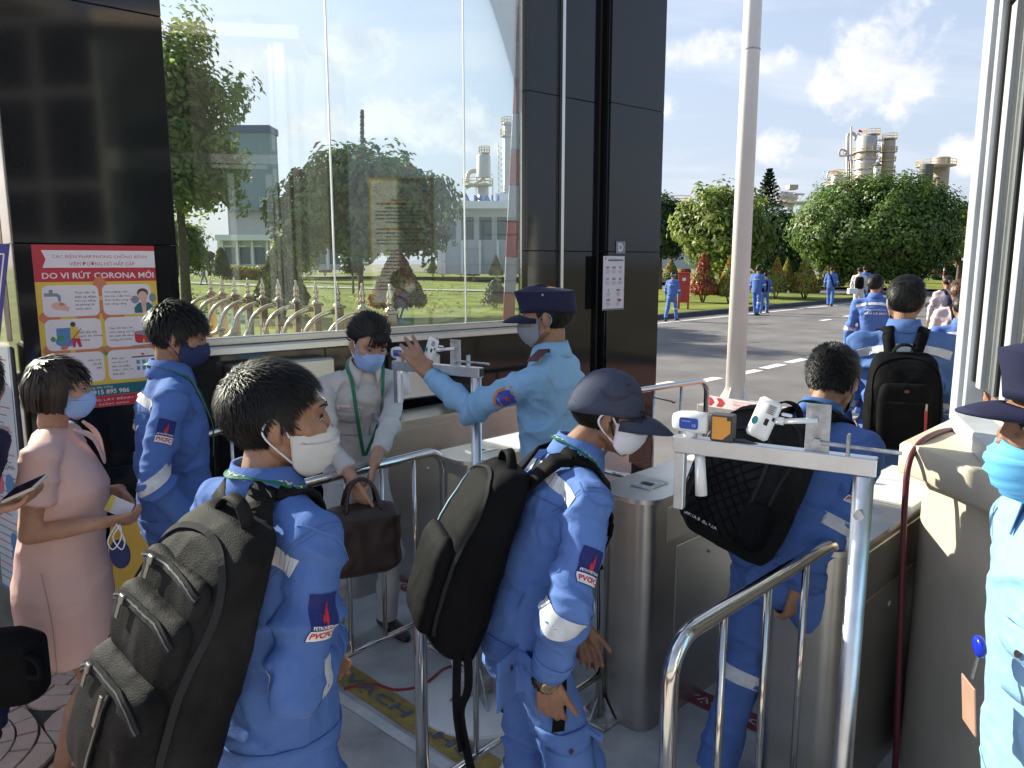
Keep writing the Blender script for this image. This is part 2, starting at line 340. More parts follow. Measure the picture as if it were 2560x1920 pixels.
def GLpy(px, py):
    """point of the garden seen at a pixel"""
    r = ray(px, py); t = 18.
    for _ in range(60):
        p = Vector((0, 0, CAMZ)) + r * t
        if p.z <= lawn_z(p.x, p.y): break
        t *= 1.05
    p.z = lawn_z(p.x, p.y); return p
M_ground = mat('dry_soil', (.16, .15, .09), .95, var=.3, vscale=.4, bump=.4, bscale=5)
M_grass = mat('lawn_turf', (.165, .20, .035), .95, var=.38, vscale=.55, bump=.6, bscale=24, vcol=(.11, .15, .025), detail=9, spec=.15)
M_asphalt = mat('asphalt', (.15, .148, .145), .88, var=.30, vscale=.7, bump=.5, bscale=160, detail=10, spec=.3)
M_conc = mat('gate_concrete', (.55, .545, .53), .8, var=.26, vscale=2.6, bump=.25, bscale=90, detail=10, vcol=(.47, .46, .44))
M_kerb = mat('kerb_concrete', (.30, .29, .27), .9, var=.25, vscale=5, bump=.3, bscale=40)
M_kerb_dark = mat('dark_kerb_stone', (.045, .045, .05), .7, var=.4, vscale=3, bump=.3, bscale=30)
M_line = mat('road_paint', (.72, .72, .70), .7, var=.16, vscale=6, bump=.15, bscale=80)
M_brick = mat('red_paver', (.34, .19, .155), .85, var=.28, vscale=4.5, bump=.3, bscale=80)
M_joint = mat('joint_mortar', (.055, .05, .045), .95, var=.3, vscale=20)
M_tile = mat('pinkish_paving_tile', (.62, .45, .36), .8, var=.16, vscale=6, bump=.2, bscale=90)
M_red_paint = mat('dark_red_floor_paint', (.22, .035, .045), .7, var=.35, vscale=14, vcol=(.25, .07, .07))
M_yel_paint = mat('yellow_floor_paint', (.38, .27, .08), .7, var=.3, vscale=11, vcol=(.36, .25, .08))
M_white = mat('white_paint', (.78, .78, .77), .55, var=.05, vscale=5)
tag(MB().quad((-1500, -300, -.25), (1500, -300, -.25), (1500, 2500, -.25), (-1500, 2500, -.25)).build('ground', M_ground), kind='structure')
tag(MB().quad((-30, -45, -.2), (30, -45, -.2), (30, -1.2, -.2), (-30, -1.2, -.2)).build('bounce_forecourt', mat('pale_concrete', (.52, .50, .46), .85, var=.1, vscale=.6)), kind='structure')  # unseen pale sheet added behind the camera to bounce sun into the shade
tag(MB().quad(rp(-70, NK, RZ), rp(150, NK, RZ), rp(150, FK, RZ), rp(-70, FK, RZ)).build('road', M_asphalt), kind='structure')
# side arm of the road that turns off behind the walking man
tag(MB().quad(rp(46, FK - .05, RZ + .004), rp(60, FK - .05, RZ + .004), rp(60, 60, RZ + .004), rp(46, 60, RZ + .004)).build('side_road', M_asphalt), kind='structure')
def lawn(name, s0, s1, n0, n1, step):
    ns, nn = max(2, int((s1 - s0) / step)), max(2, int((n1 - n0) / step)); V = []; F = []
    for j in range(nn + 1):
        for i in range(ns + 1): p = rp(s0 + (s1 - s0) * i / ns, n0 + (n1 - n0) * j / nn); V.append((p.x, p.y, lawn_z(p.x, p.y)))
    for j in range(nn):
        for i in range(ns): a = j * (ns + 1) + i; F.append((a, a + 1, a + ns + 2, a + ns + 1))
    return tag(mesh_obj(name, V, F, M_grass, smooth=True), kind='structure')
lawn('lawn', -45, 45.8, FK + .28, 110, 1.6); lawn('lawn.001', 60.2, 120, FK + .28, 110, 2.5)
def kerb_run(name, s0, s1, n, z0, z1, w, m, label=None):
    k = bpy.data.objects.new(name, None); COL.objects.link(k); k['kind'] = 'structure'; k.location = rp((s0 + s1) / 2, n); L = 2.0 if z1 > .02 else 1.2; c = int((s1 - s0) / L)
    me = None
    for i in range(c):
        if me is None:
            o = MB().cbox((L / 2, 0, (z0 + z1) / 2), (L / 2 - .008, w / 2, (z1 - z0) / 2), r=.02).build('kerb_stone', m); me = o.data; COL.objects.unlink(o); bpy.data.objects.remove(o)
        o = bpy.data.objects.new('kerb_stone', me); COL.objects.link(o); o.parent = k; o.location = RD * (s0 + L * i - (s0 + s1) / 2); o.rotation_euler = (0, 0, R46)
    return k
kerb_run('kerb', -14, 46, FK + .14, RZ - .1, .075, .28, M_kerb_dark); kerb_run('kerb', 60, 84, FK + .14, RZ - .1, .075, .28, M_kerb_dark)
kerb_run('kerb', 3, 12.6, NK - .1, RZ - .15, .012, .2, M_kerb)
marks = bpy.data.objects.new('road_marking', None); COL.objects.link(marks); marks['kind'] = 'structure'
def strip(name, m, parent, s0, s1, n0, n1, z): return MB().quad(rp(s0, n0, z), rp(s1, n0, z), rp(s1, n1, z), rp(s0, n1, z)).build(name, m, parent)
strip('edge_line', M_line, marks, -30, 45, FK - .95, FK - .80, RZ + .004)
for k, (px, py) in enumerate(((1650, 962), (1765, 951), (1870, 931), (1932, 916), (1991, 902), (2046, 889), (2098, 877), (2064, 800), (2120, 790))):
    g = PZ(px, py, RZ); s, n = g.dot(RD), g.dot(RN)
    strip('dash_line', M_line, marks, s - .42, s + .42, n - .10, n + .10, RZ + .004)
# gate floor: concrete sheet, pavers beyond it, fan-pattern tiles at the walk-up
def plate(name, m, poly, z): return tag(MB().add([(x, y, z) for x, y in poly], [tuple(range(len(poly)))]).build(name, m), kind='structure')
pv_edge = [rp(-.5, NK - .2), rp(14, NK - .2), rp(14, -8), rp(2, -8)]
base_poly = [(-9, -1.5), (4, -3), (12, 4)] + [tuple(rp(14, NK - .2).xy), tuple(rp(1.4, NK - .2).xy), tuple(wp(3.6, -.5).xy), tuple(wp(-6, -.5).xy)]
plate('pavement', M_joint, base_poly, -.014)
conc = [(-.85, -1), (2.4, -1.2), (3.9, 2.9), (2.35, 4.75), tuple(wp(4.6, -.25).xy), tuple(wp(.55, -.25).xy), (-1.02, 2.0)]
plate('floor', M_conc, conc, 0.)
# red pavers between the gate and the road
pv = bpy.data.objects.new('brick_pavement', None); COL.objects.link(pv); pv['kind'] = 'structure'; pv.location = rp(6, 2)
PW, PH = .235, .118; pm = MB().cbox((0, 0, -.03), (PW / 2 - .005, PH / 2 - .005, .03), r=.006).build('paver', M_brick); pme = pm.data; bpy.data.objects.remove(pm)
from mathutils.geometry import intersect_point_line
def in_poly(x, y, poly):
    c = False; j = len(poly) - 1
    for i in range(len(poly)):
        if (poly[i][1] > y) != (poly[j][1] > y) and x < (poly[j][0] - poly[i][0]) * (y - poly[i][1]) / (poly[j][1] - poly[i][1]) + poly[i][0]: c = not c
        j = i
    return c
def project(p):
    d = Vector(p) - Vector((0, 0, CAMZ)); t = d.y * CP - d.z * SP
    return 1280 + d.x / t * FPX, 960 - (d.y * SP + d.z * CP) / t * FPX, t
cells = []
for j in range(-60, 60):
    for i in range(-30, 70):
        s = (i + .5 * (j % 2)) * PW + 4; n = NK - .2 - PH * (j + 60.5)
        p = rp(s, n)
        if p.y < 2.5 or p.x < .3 or p.x > 9 or s > 13.5 or s < 1.6 or in_poly(p.x, p.y, conc): continue
        px, py, t = project(p); vis = 1800 < px < 2130 and 1030 < py < 1320
        cells.append((0 if vis else 1, t, p))
cells.sort(key=lambda c: (c[0], c[1])); rest = MB(); cnt = 0
for vis, t, p in cells:
    dz = random.uniform(-.003, .002)
    if vis == 0 and cnt < 290:
        o = bpy.data.objects.new('paver', pme); COL.objects.link(o); o.parent = pv; o.location = p + UP * dz - pv.location; o.rotation_euler = (random.uniform(-.01, .01), random.uniform(-.01, .01), R46 + random.uniform(-.012, .012)); cnt += 1
    else: rest.box(p + UP * (dz - .03), (PW / 2 - .005, PH / 2 - .005, .03), (RD, RN, UP))
if rest.v: tag(rest.build('paver_field', M_brick, pv), kind='stuff')
# fan tiles, left of the gate
tp = bpy.data.objects.new('tile_pavement', None); COL.objects.link(tp); tp['kind'] = 'structure'; tp.location = (-2, 2.3, 0)
TS_ = .40; tm = MB()
def arc_block(mb, r0, r1, a0, a1, z0, z1, cx, cy, n=3, lim=TS_):
    ins, outs = [], []
    for k in range(n + 1):
        a = math.radians(a0 + (a1 - a0) * k / n)
        for r, lst in ((r0, ins), (r1, outs)): lst.append((min(max(cx + r * math.cos(a), .004), lim - .004), min(max(cy + r * math.sin(a), .004), lim - .004)))
    mb.prism(outs + ins[::-1], z0, z1)
for q in range(5):
    r0, r1 = .012 + q * .079, .012 + (q + 1) * .079 - .008; nb = max(1, q + 1)
    for b in range(nb): arc_block(tm, r0, r1, 90 * b / nb + (1.2 if b else 0), 90 * (b + 1) / nb - (1.2 if b < nb - 1 else 0), -.02, 0, .0, .0)
for b in range(3): arc_block(tm, .412, .50, 10 + 25 * b, 10 + 25 * (b + 1) - 1.5, -.02, 0, 0, 0)
tobj = tm.build('paving_tile', M_tile); tme = tobj.data; bpy.data.objects.remove(tobj); k = 0
for j in range(12):
    for i in range(12):
        p = Vector((-4.2, .6, 0)) + RD * (i * TS_ - 1.2) + RN * (j * TS_ - 2.4); c = p + (RD + RN) * TS_ / 2
        if in_poly(c.x, c.y, conc) or c.x > -.7 or c.y < .6 or (c - A0).dot(WN) < .1: continue
        o = bpy.data.objects.new('paving_tile', tme); COL.objects.link(o); o.parent = tp; q = (i + j) % 2 * 2 + (j % 2)
        o.rotation_euler = (0, 0, R46 + math.pi / 2 * q); corner = [p, p + RD * TS_, p + (RD + RN) * TS_, p + RN * TS_][q]; o.location = corner - tp.location + UP * random.uniform(-.0015, .0015)
# painted floor strips across the lanes with stencilled words
def floor_strip(name, g0, g1, w, m, words, mtext, label, hfrac=.62):
    d = (g1 - g0); L = d.length; d.normalize(); y = Vector((-d.y, d.x, 0)); c = (g0 + g1) / 2
    r = bpy.data.objects.new(name, None); COL.objects.link(r); r.location = c; tag(r, label, 'floor marking')
    MB().add([c - d * L / 2 - y * w / 2 + UP * .004, c + d * L / 2 - y * w / 2 + UP * .004, c + d * L / 2 + y * w / 2 + UP * .004, c - d * L / 2 + y * w / 2 + UP * .004], [(0, 1, 2, 3)]).build('painted_band', m, r)
    V, F = fit_text(words, L * .82, w * hfrac, bold=.02); decal(MB(), V, F, c, d, y, off=.008)
    b = MB(); decal(b, V, F, c, d, y, off=.008); b.build('lettering', mtext, r); return r
M_stencil = mat('stencil_white', (.62, .58, .56), .8, var=.25, vscale=30); M_stencil_b = mat('stencil_blue_grey', (.12, .15, .2), .8, var=.3, vscale=30)
floor_strip('floor_marking', PZ(1690, 1720), PZ(2062, 1885), .115, M_red_paint, 'VẠCH  CỔNG', M_stencil, 'dark red stencilled floor strip in the lane behind the nearest rail')
floor_strip('floor_marking', PZ(1440, 1622), PZ(1540, 1680), .115, M_red_paint, 'H CỔNG', M_stencil, 'dark red stencilled floor strip ending beside the middle turnstile post')
floor_strip('floor_marking', PZ(985, 1450), PZ(1160, 1532), .115, M_red_paint, 'VẠCH CỔNG', M_stencil, 'faded red floor strip behind the base plate of the far rail')
floor_strip('floor_marking', PZ(1965, 1575), PZ(2075, 1615), .10, M_red_paint, 'VẠCH CỔNG', M_stencil, 'small dark red floor strip deep in the lane past the turnstile')
floor_strip('floor_marking', PZ(840, 1672), PZ(1235, 1930), .13, M_yel_paint, 'VẠCH CHỜ', M_stencil_b, 'worn yellow waiting strip with blue grey stencil letters by the round stand base', .7)
def wline(p0, p1, w, m, label):
    d = (p1 - p0).normalized(); y = Vector((-d.y, d.x, 0)) * w / 2; z = UP * .004
    tag(MB().quad(p0 - y + z, p1 - y + z, p1 + y + z, p0 + y + z).build('painted_line', m), label, 'floor marking')
wline(PZ(800, 1712), PZ(1150, 1940), .05, M_line, 'white painted line along the worn yellow waiting strip')
wline(PZ(1985, 1535), PZ(2072, 1500), .10, M_line, 'white painted line across the lane beyond the turnstile man')
wline(PZ(2000, 1497), PZ(2072, 1467), .07, M_line, 'second white painted line across the lane beyond the turnstile man')
wline(PZ(2000, 1440), PZ(2072, 1416), .10, M_yel_paint, 'plain yellow painted line at the far end of the right lane')
# ================================================================== gate building parts
M_granite = mat('black_polished_granite', (.009, .0095, .011), .05, var=.5, vscale=240, spec=.48, detail=3)
M_core = mat('dark_grout', (.02, .02, .02), .9)
M_steel = mat('brushed_stainless', (.55, .53, .49), .36, 1., var=.05, vscale=2.2, stretch=(1, 1, 2.5), bump=.03, bscale=160, vcol=(.49, .47, .43))
M_steel_lid = mat('satin_stainless_lid', (.60, .59, .56), .34, 1., var=.08, vscale=4)
M_chrome = mat('polished_stainless_tube', (.66, .63, .58), .10, 1., var=.06, vscale=3)
M_alu = mat('mill_aluminium', (.66, .67, .69), .36, 1., var=.10, vscale=14, bump=.02)
M_galv = mat('galvanised_plate', (.52, .53, .53), .5, 1., var=.3, vscale=25, vcol=(.36, .36, .37))
M_dark_slot = mat('black_slot', (.006, .006, .006), .6)
M_plastic = mat('white_plastic', (.80, .80, .79), .35, var=.03)
M_blue_lbl = mat('blue_label', (.02, .08, .42), .35, var=.1)
M_orange = mat('orange_sensor_face', (.75, .33, .06), .4, var=.08)
M_grey_case = mat('dark_grey_case', (.05, .05, .052), .45)
M_glass = glass_mat('dusty_window_glass', dust=.008, refl=.85)
M_glass_edge = mat('pale_glass_joint', (.75, .80, .80), .3, var=.05)
M_frame_w = mat('white_window_frame', (.54, .56, .60), .42, var=.10, vscale=3, vcol=(.47, .485, .51))
M_stone = mat('beige_render', (.60, .53, .42), .8, var=.10, vscale=4, bump=.12, bscale=70)
PT = 5.2
def pillar(label, s0, s1, n, depth, joints):
    r = thing('granite_pillar', label, 'pillar', wp((s0 + s1) / 2, n - depth / 2)); ax = (WD, WN, UP)
    MB().box(wp((s0 + s1) / 2, n - depth / 2, PT / 2), ((s1 - s0) / 2 - .022, depth / 2 - .022, PT / 2), ax).build('core', M_core, r)
    js = [0] + joints + [PT]
    for a, b in zip(js, js[1:]):
        hz = (b - a) / 2 - .0008; cz = (a + b) / 2
        MB().cbox(wp((s0 + s1) / 2, n - .012, cz), ((s1 - s0) / 2, .012, hz), ax, r=.003).build('granite_panel', M_granite, r)
        MB().cbox(wp((s0 + s1) / 2, n - depth + .012, cz), ((s1 - s0) / 2, .012, hz), ax, r=.003).build('granite_panel', M_granite, r)
        for s_ in (s0 + .012, s1 - .012): MB().cbox(wp(s_, n - depth / 2, cz), (.012, depth / 2 - .026, hz), ax, r=.003).build('granite_panel', M_granite, r)
    return r
JN = [.86, 1.962, 3.06, 4.16]
pillar('wide black granite pillar carrying the red and yellow health poster', .0, .705, 0, .55, JN)
pillar('black granite pillar with the small white notice, right of the glass wall', 3.86, 4.47, .02, .5, JN)
pillar('recessed black granite strip between the glass wall and the notice pillar', 3.12, 3.83, -.07, .10, JN)
# low granite wall and sill
r = thing('granite_parapet', 'low black granite wall under the window with steel sill', 'wall', wp(1.9, -.15)); ax = (WD, WN, UP)
MB().box(wp(1.91, -.17, .69), (1.19, .10, .69), ax).build('core', M_core, r)
for a, b in ((.72, 1.52), (1.524, 2.32), (2.324, 3.115)):
    for z0, z1 in ((0, .62), (.624, 1.375)): MB().cbox(wp((a + b) / 2, -.06, (z0 + z1) / 2), ((b - a) / 2, .011, (z1 - z0) / 2), ax, r=.003).build('granite_panel', M_granite, r)
MB().cbox(wp(1.915, -.085, 1.40), (1.20, .075, .022), ax, r=.006).build('sill_ledge', M_steel_lid, r)
MB().cbox(wp(1.915, -.125, 1.445), (1.20, .035, .021), ax, r=.005).build('bottom_rail', M_steel, r)
# the glass wall: panes side by side with silicone joints
gw = thing('glass_wall', 'frameless dusty glass wall between two black granite pillars', 'window', wp(1.9, -.13))
def s_at(px, n=-.13):
    r_ = ray(px, 400); o = A0 + WN * n; k = (o.x * WN.x + o.y * WN.y) / (r_.x * WN.x + r_.y * WN.y); p = r_ * k; return (Vector((p.x, p.y, 0)) - o).dot(WD)
cuts = [.712, s_at(826), s_at(1160), 3.115]
for a, b in zip(cuts, cuts[1:]): MB().box(wp((a + b) / 2, -.13, (1.466 + PT) / 2), ((b - a) / 2 - .004, .005, (PT - 1.466) / 2), ax).build('pane', M_glass, gw)
for c in cuts[1:-1]: MB().box(wp(c, -.128, (1.466 + PT) / 2), (.0035, .007, (PT - 1.466) / 2), ax).build('glass_joint', M_glass_edge, gw)
sp = s_at(1403, -.06); MB().cbox(wp(sp, -.052, (1.2 + PT) / 2), (.014, .017, (PT - 1.2) / 2), ax, r=.004).build('steel_stile', M_steel_lid, gw)
# strip of glass left of the wide pillar, with rendered base
gl2 = thing('side_window', 'narrow strip of window at the left edge beyond the wide pillar', 'window', wp(-.8, -.3))
MB().box(wp(-.85, -.25, 3.35), (.8, .005, 1.85), ax).build('pane', M_glass, gl2); MB().cbox(wp(-.03, -.22, 3.35), (.012, .02, 1.85), ax, r=.004).build('frame', M_steel, gl2)
M_oldconc = mat('weathered_grey_render', (.24, .24, .225), .85, var=.35, vscale=5, bump=.25, bscale=40)
tag(MB().cbox(wp(-.86, -.29, .74), (.84, .14, .74), ax, r=.01).build('rendered_base_wall', M_oldconc), 'weathered grey rendered base wall left of the wide pillar', 'wall')
# stainless box on the parapet
bx = thing('steel_wall_box', 'stainless box with a round knob fixed to the black wall', 'wall box', wp(1.15, .06, 1.1)); MB().cbox(wp(1.22, .02, 1.13), (.30, .065, .20), ax, r=.012).build('case', M_steel, bx)
MB().lathe(wp(1.20, .09, 1.25), ((.006, 0), (.006, .02), (.016, .024), (.018, .034), (.004, .04)), 12, (WD, UP, WN)).build('knob', M_chrome, bx, smooth=True)
bx = thing('steel_wall_box', 'stainless box behind the hand of the guard', 'wall box', wp(2.1, .06, 1.1)); MB().cbox(wp(2.10, .02, 1.16), (.16, .065, .14), ax, r=.012).build('case', M_steel, bx); MB().cbox(wp(2.10, .087, 1.16), (.145, .003, .125), ax, r=.002).build('door', M_steel_lid, bx)
# ------------------------------------------------------------------ rails
def bent(p0, p1, z1, r=.1, z0=0., n=7):
    p0, p1 = Vector((p0.x, p0.y, 0)), Vector((p1.x, p1.y, 0)); d = (p1 - p0).normalized(); pts = [p0 + UP * z0]
    for k in range(n): a = math.pi / 2 * k / (n - 1); pts.append(p0 + d * (r - r * math.cos(a)) + UP * (z1 - r + r * math.sin(a)))
    for k in range(n): a = math.pi / 2 * k / (n - 1); pts.append(p1 - d * (r - r * math.sin(a)) + UP * (z1 - r + r * math.cos(a)))
    return pts + [p1 + UP * z0]
def base_plate(mb, p, d, w=.085):
    d = Vector((d.x, d.y, 0)).normalized(); y = Vector((-d.y, d.x, 0)); mb.cbox(p + UP * .006, (w, w, .006), (d, y, UP), r=.003)
    for q in (d, -d, y, -y):
        mb.add([p + q * .02 + UP * .09 - q.cross(UP) * .003, p + q * .02 + UP * .09 + q.cross(UP) * .003, p + q * .075 + UP * .012 + q.cross(UP) * .003, p + q * .075 + UP * .012 - q.cross(UP) * .003, p + q * .02 + UP * .012 - q.cross(UP) * .003, p + q * .02 + UP * .012 + q.cross(UP) * .003], [(0, 1, 2, 3), (0, 3, 4), (1, 5, 2), (0, 4, 5, 1), (3, 2, 5, 4)])
    for a in (45, 135, 225, 315): mb.lathe(p + (d * math.cos(math.radians(a)) + y * math.sin(math.radians(a))) * w * 1.05 + UP * .012, ((.010, 0), (.010, .008), (.004, .012)), 6)
def railing(label, p0, p1, z1=1.0, zb=.19, nb=3, r=.021, plates=(0, 1), rb=.0105):
    d = (p1 - p0); d.z = 0; L = d.length; d.normalize(); o = thing('steel_railing', label, 'railing', Vector((p0.x, p0.y, 0)))
    MB().tube(bent(p0, p1, z1, .10), r, 16).build('hoop', M_chrome, o, smooth=True)
    MB().tube([Vector((p0.x, p0.y, zb)), Vector((p1.x, p1.y, zb))], .0135, 12).build('lower_bar', M_chrome, o, smooth=True)
    for k in range(nb):
        q = p0 + d * (L * (k + 1) / (nb + 1)); MB().tube([Vector((q.x, q.y, zb)), Vector((q.x, q.y, z1 - .015))], rb, 10).build('baluster', M_chrome, o, smooth=True)
    for k in plates:
        mb = MB(); base_plate(mb, Vector(((p0, p1)[k].x, (p0, p1)[k].y, 0)), d); mb.build('base_plate', M_galv, o)
    return o
z1 = 1.0
railing('polished steel rail hoop nearest the camera with four uprights', PZ(1678, 1605, 1.0), PZ(2098, 1345, 1.0), nb=3)
railing('polished steel rail hoop beside the capped man, partly behind his backpack', PZ(1046, 1378, 1.0), PZ(1500, 1790, 0), nb=3)
railing('polished steel rail hoop in front of the bowing woman in grey', PZ(660, 1235, 1.0), PZ(1116, 1613, 0), nb=4)
railing('polished steel rail along the black wall behind the man in the navy mask', PZ(430, 1112, 1.0), PZ(640, 1050, 1.0), nb=2)
railing('polished steel rail hoop beyond the turnstiles, beside the taped pole', PZ(1400, 1005, 1.0), PZ(1768, 950, 1.0), nb=4, r=.021)
railing('polished steel rail hoop at the brick pavement behind the navy mask wearer', PZ(2010, 1125, 1.0), PZ(2150, 1085, 1.0), nb=2)
# ------------------------------------------------------------------ turnstiles
CA = math.radians(45); CD = Vector((math.cos(CA), math.sin(CA), 0)); CN = Vector((math.sin(CA), -math.cos(CA), 0))
M_white_lid = mat('white_enamel_lid', (.80, .81, .80), .3, var=.04)
def capsule_poly(c, L, w, n=8, d=CD, y=CN):
    pts = []
    for k in range(n + 1): a = math.radians(-90 + 180 * k / n); pts.append((c + d * (L / 2 - w + w * math.cos(a)) + y * (w * math.sin(a))))
    for k in range(n + 1): a = math.radians(90 + 180 * k / n); pts.append((c + d * (-L / 2 + w + w * math.cos(a)) + y * (w * math.sin(a))))
    return [(p.x, p.y) for p in pts]
def rr_poly(c, L, w, r=.06, n=5, d=CD, y=CN):
    pts = []
    for sx, sy, a in ((1, 1, 0), (-1, 1, 90), (-1, -1, 180), (1, -1, 270)):
        for k in range(n + 1): q = math.radians(a + 90 * k / n); p = c + d * (sx * (L / 2 - r) + r * math.cos(q)) + y * (sy * (w - r) + r * math.sin(q)); pts.append((p.x, p.y))
    return pts
def turnstile(label, near, L=1.25, w=.13, white=.5, arms=True):
    c = near + CD * L / 2; o = thing('turnstile', label, 'turnstile', Vector((c.x, c.y, 0)))
    MB().prism(rr_poly(c, L, w), .0, .955).build('cabinet', M_steel, o, angle=35)
    mb = MB(); mb.prism(rr_poly(c, L + .05, w + .018, .10, 8), .957, .975); a = white
    mb.build('lid', M_steel_lid, o, angle=35)
    mb = MB(); q = c + CD * (L * (1 - a) / 2); mb.prism([(p.x, p.y) for p in (q - CD * L * a / 2 - CN * (w + .0), q + CD * (L * a / 2 - .06) - CN * w, q + CD * (L * a / 2 - .06) + CN * w, q - CD * L * a / 2 + CN * w)], .976, .984); mb.build('white_cover', M_white_lid, o)
    mb = MB(); q = near + CD * .19; mb.prism([(p.x, p.y) for p in (q - CD * .07 - CN * .045, q + CD * .07 - CN * .045, q + CD * .07 + CN * .045, q - CD * .07 + CN * .045)], .976, .981); rd = mb.build('card_reader', M_galv, o)
    mb = MB(); mb.prism([(p.x, p.y) for p in (q - CD * .03 - CN * .025, q + CD * .0 - CN * .025, q + CD * .0 + CN * .025, q - CD * .03 + CN * .025)], .982, .984); mb.build('lens', M_dark_slot, rd)
    for sd in (-1, 1):
        fx = (CD, CN * sd, UP)
        for k, (a0, a1) in enumerate(((.16, .56), (.585, .985))):
            q = near + CD * (L * (a0 + a1) / 2) + CN * sd * (w + .002)
            dr = MB().cbox(q + UP * .40, (L * (a1 - a0) / 2, .003, .345), fx, r=.002).build('door', M_steel, o)
            MB().lathe(q + UP * .66 + CN * sd * .003, ((.012, 0), (.012, .004), (.003, .006)), 10, (CD, UP, CN * sd)).build('lock', M_galv, dr)
            for e in (-.35, .35):
                V, F = rrect2(.022, .05, .01); b = MB(); decal(b, V, F, q + CD * (L * (a1 - a0) * e) + UP * .56, CD * (-sd), UP, off=.004); b.build('slot', M_dark_slot, dr)
        MB().cbox(near + CD * L / 2 + CN * sd * (w + .0015) + UP * .85, (L / 2 - w, .002, .07), fx, r=.001).build('upper_panel', M_steel, o)
    if arms:
        h = c + CN * (w + .012) + UP * .80 + CD * .2; b = MB(); b.lathe(h, ((.05, -.012), (.05, .03), (.02, .045)), 16, (CD, UP, CN)); b.build('hub', M_steel_lid, o, angle=40)
        for k in range(3):
            an = math.radians(100 + 120 * k); d = (CD * math.cos(an) + UP * math.sin(an)) * .75 + CN * .66; MB().tube([h + CN * .03, h + CN * .03 + d.normalized() * .42], .016, 10).build('arm', M_chrome, o, smooth=True)
    return o
nA, nB, nC, nD = Vector((.43, 2.88, 0)), Vector((.945, 2.355, 0)), Vector((-.98, 4.12, 0)), Vector((-.28, 3.46, 0))
turnstile('stainless turnstile cabinet between the capped man and the man with the quilted backpack', nA)
turnstile('stainless turnstile cabinet at the right beside the beige column', nB, arms=False)
turnstile('stainless turnstile cabinet against the black wall behind the bowing woman', nC, L=1.5, white=.2, arms=False)
turnstile('stainless turnstile cabinet with white cover in front of the reaching guard', nD, white=.75)
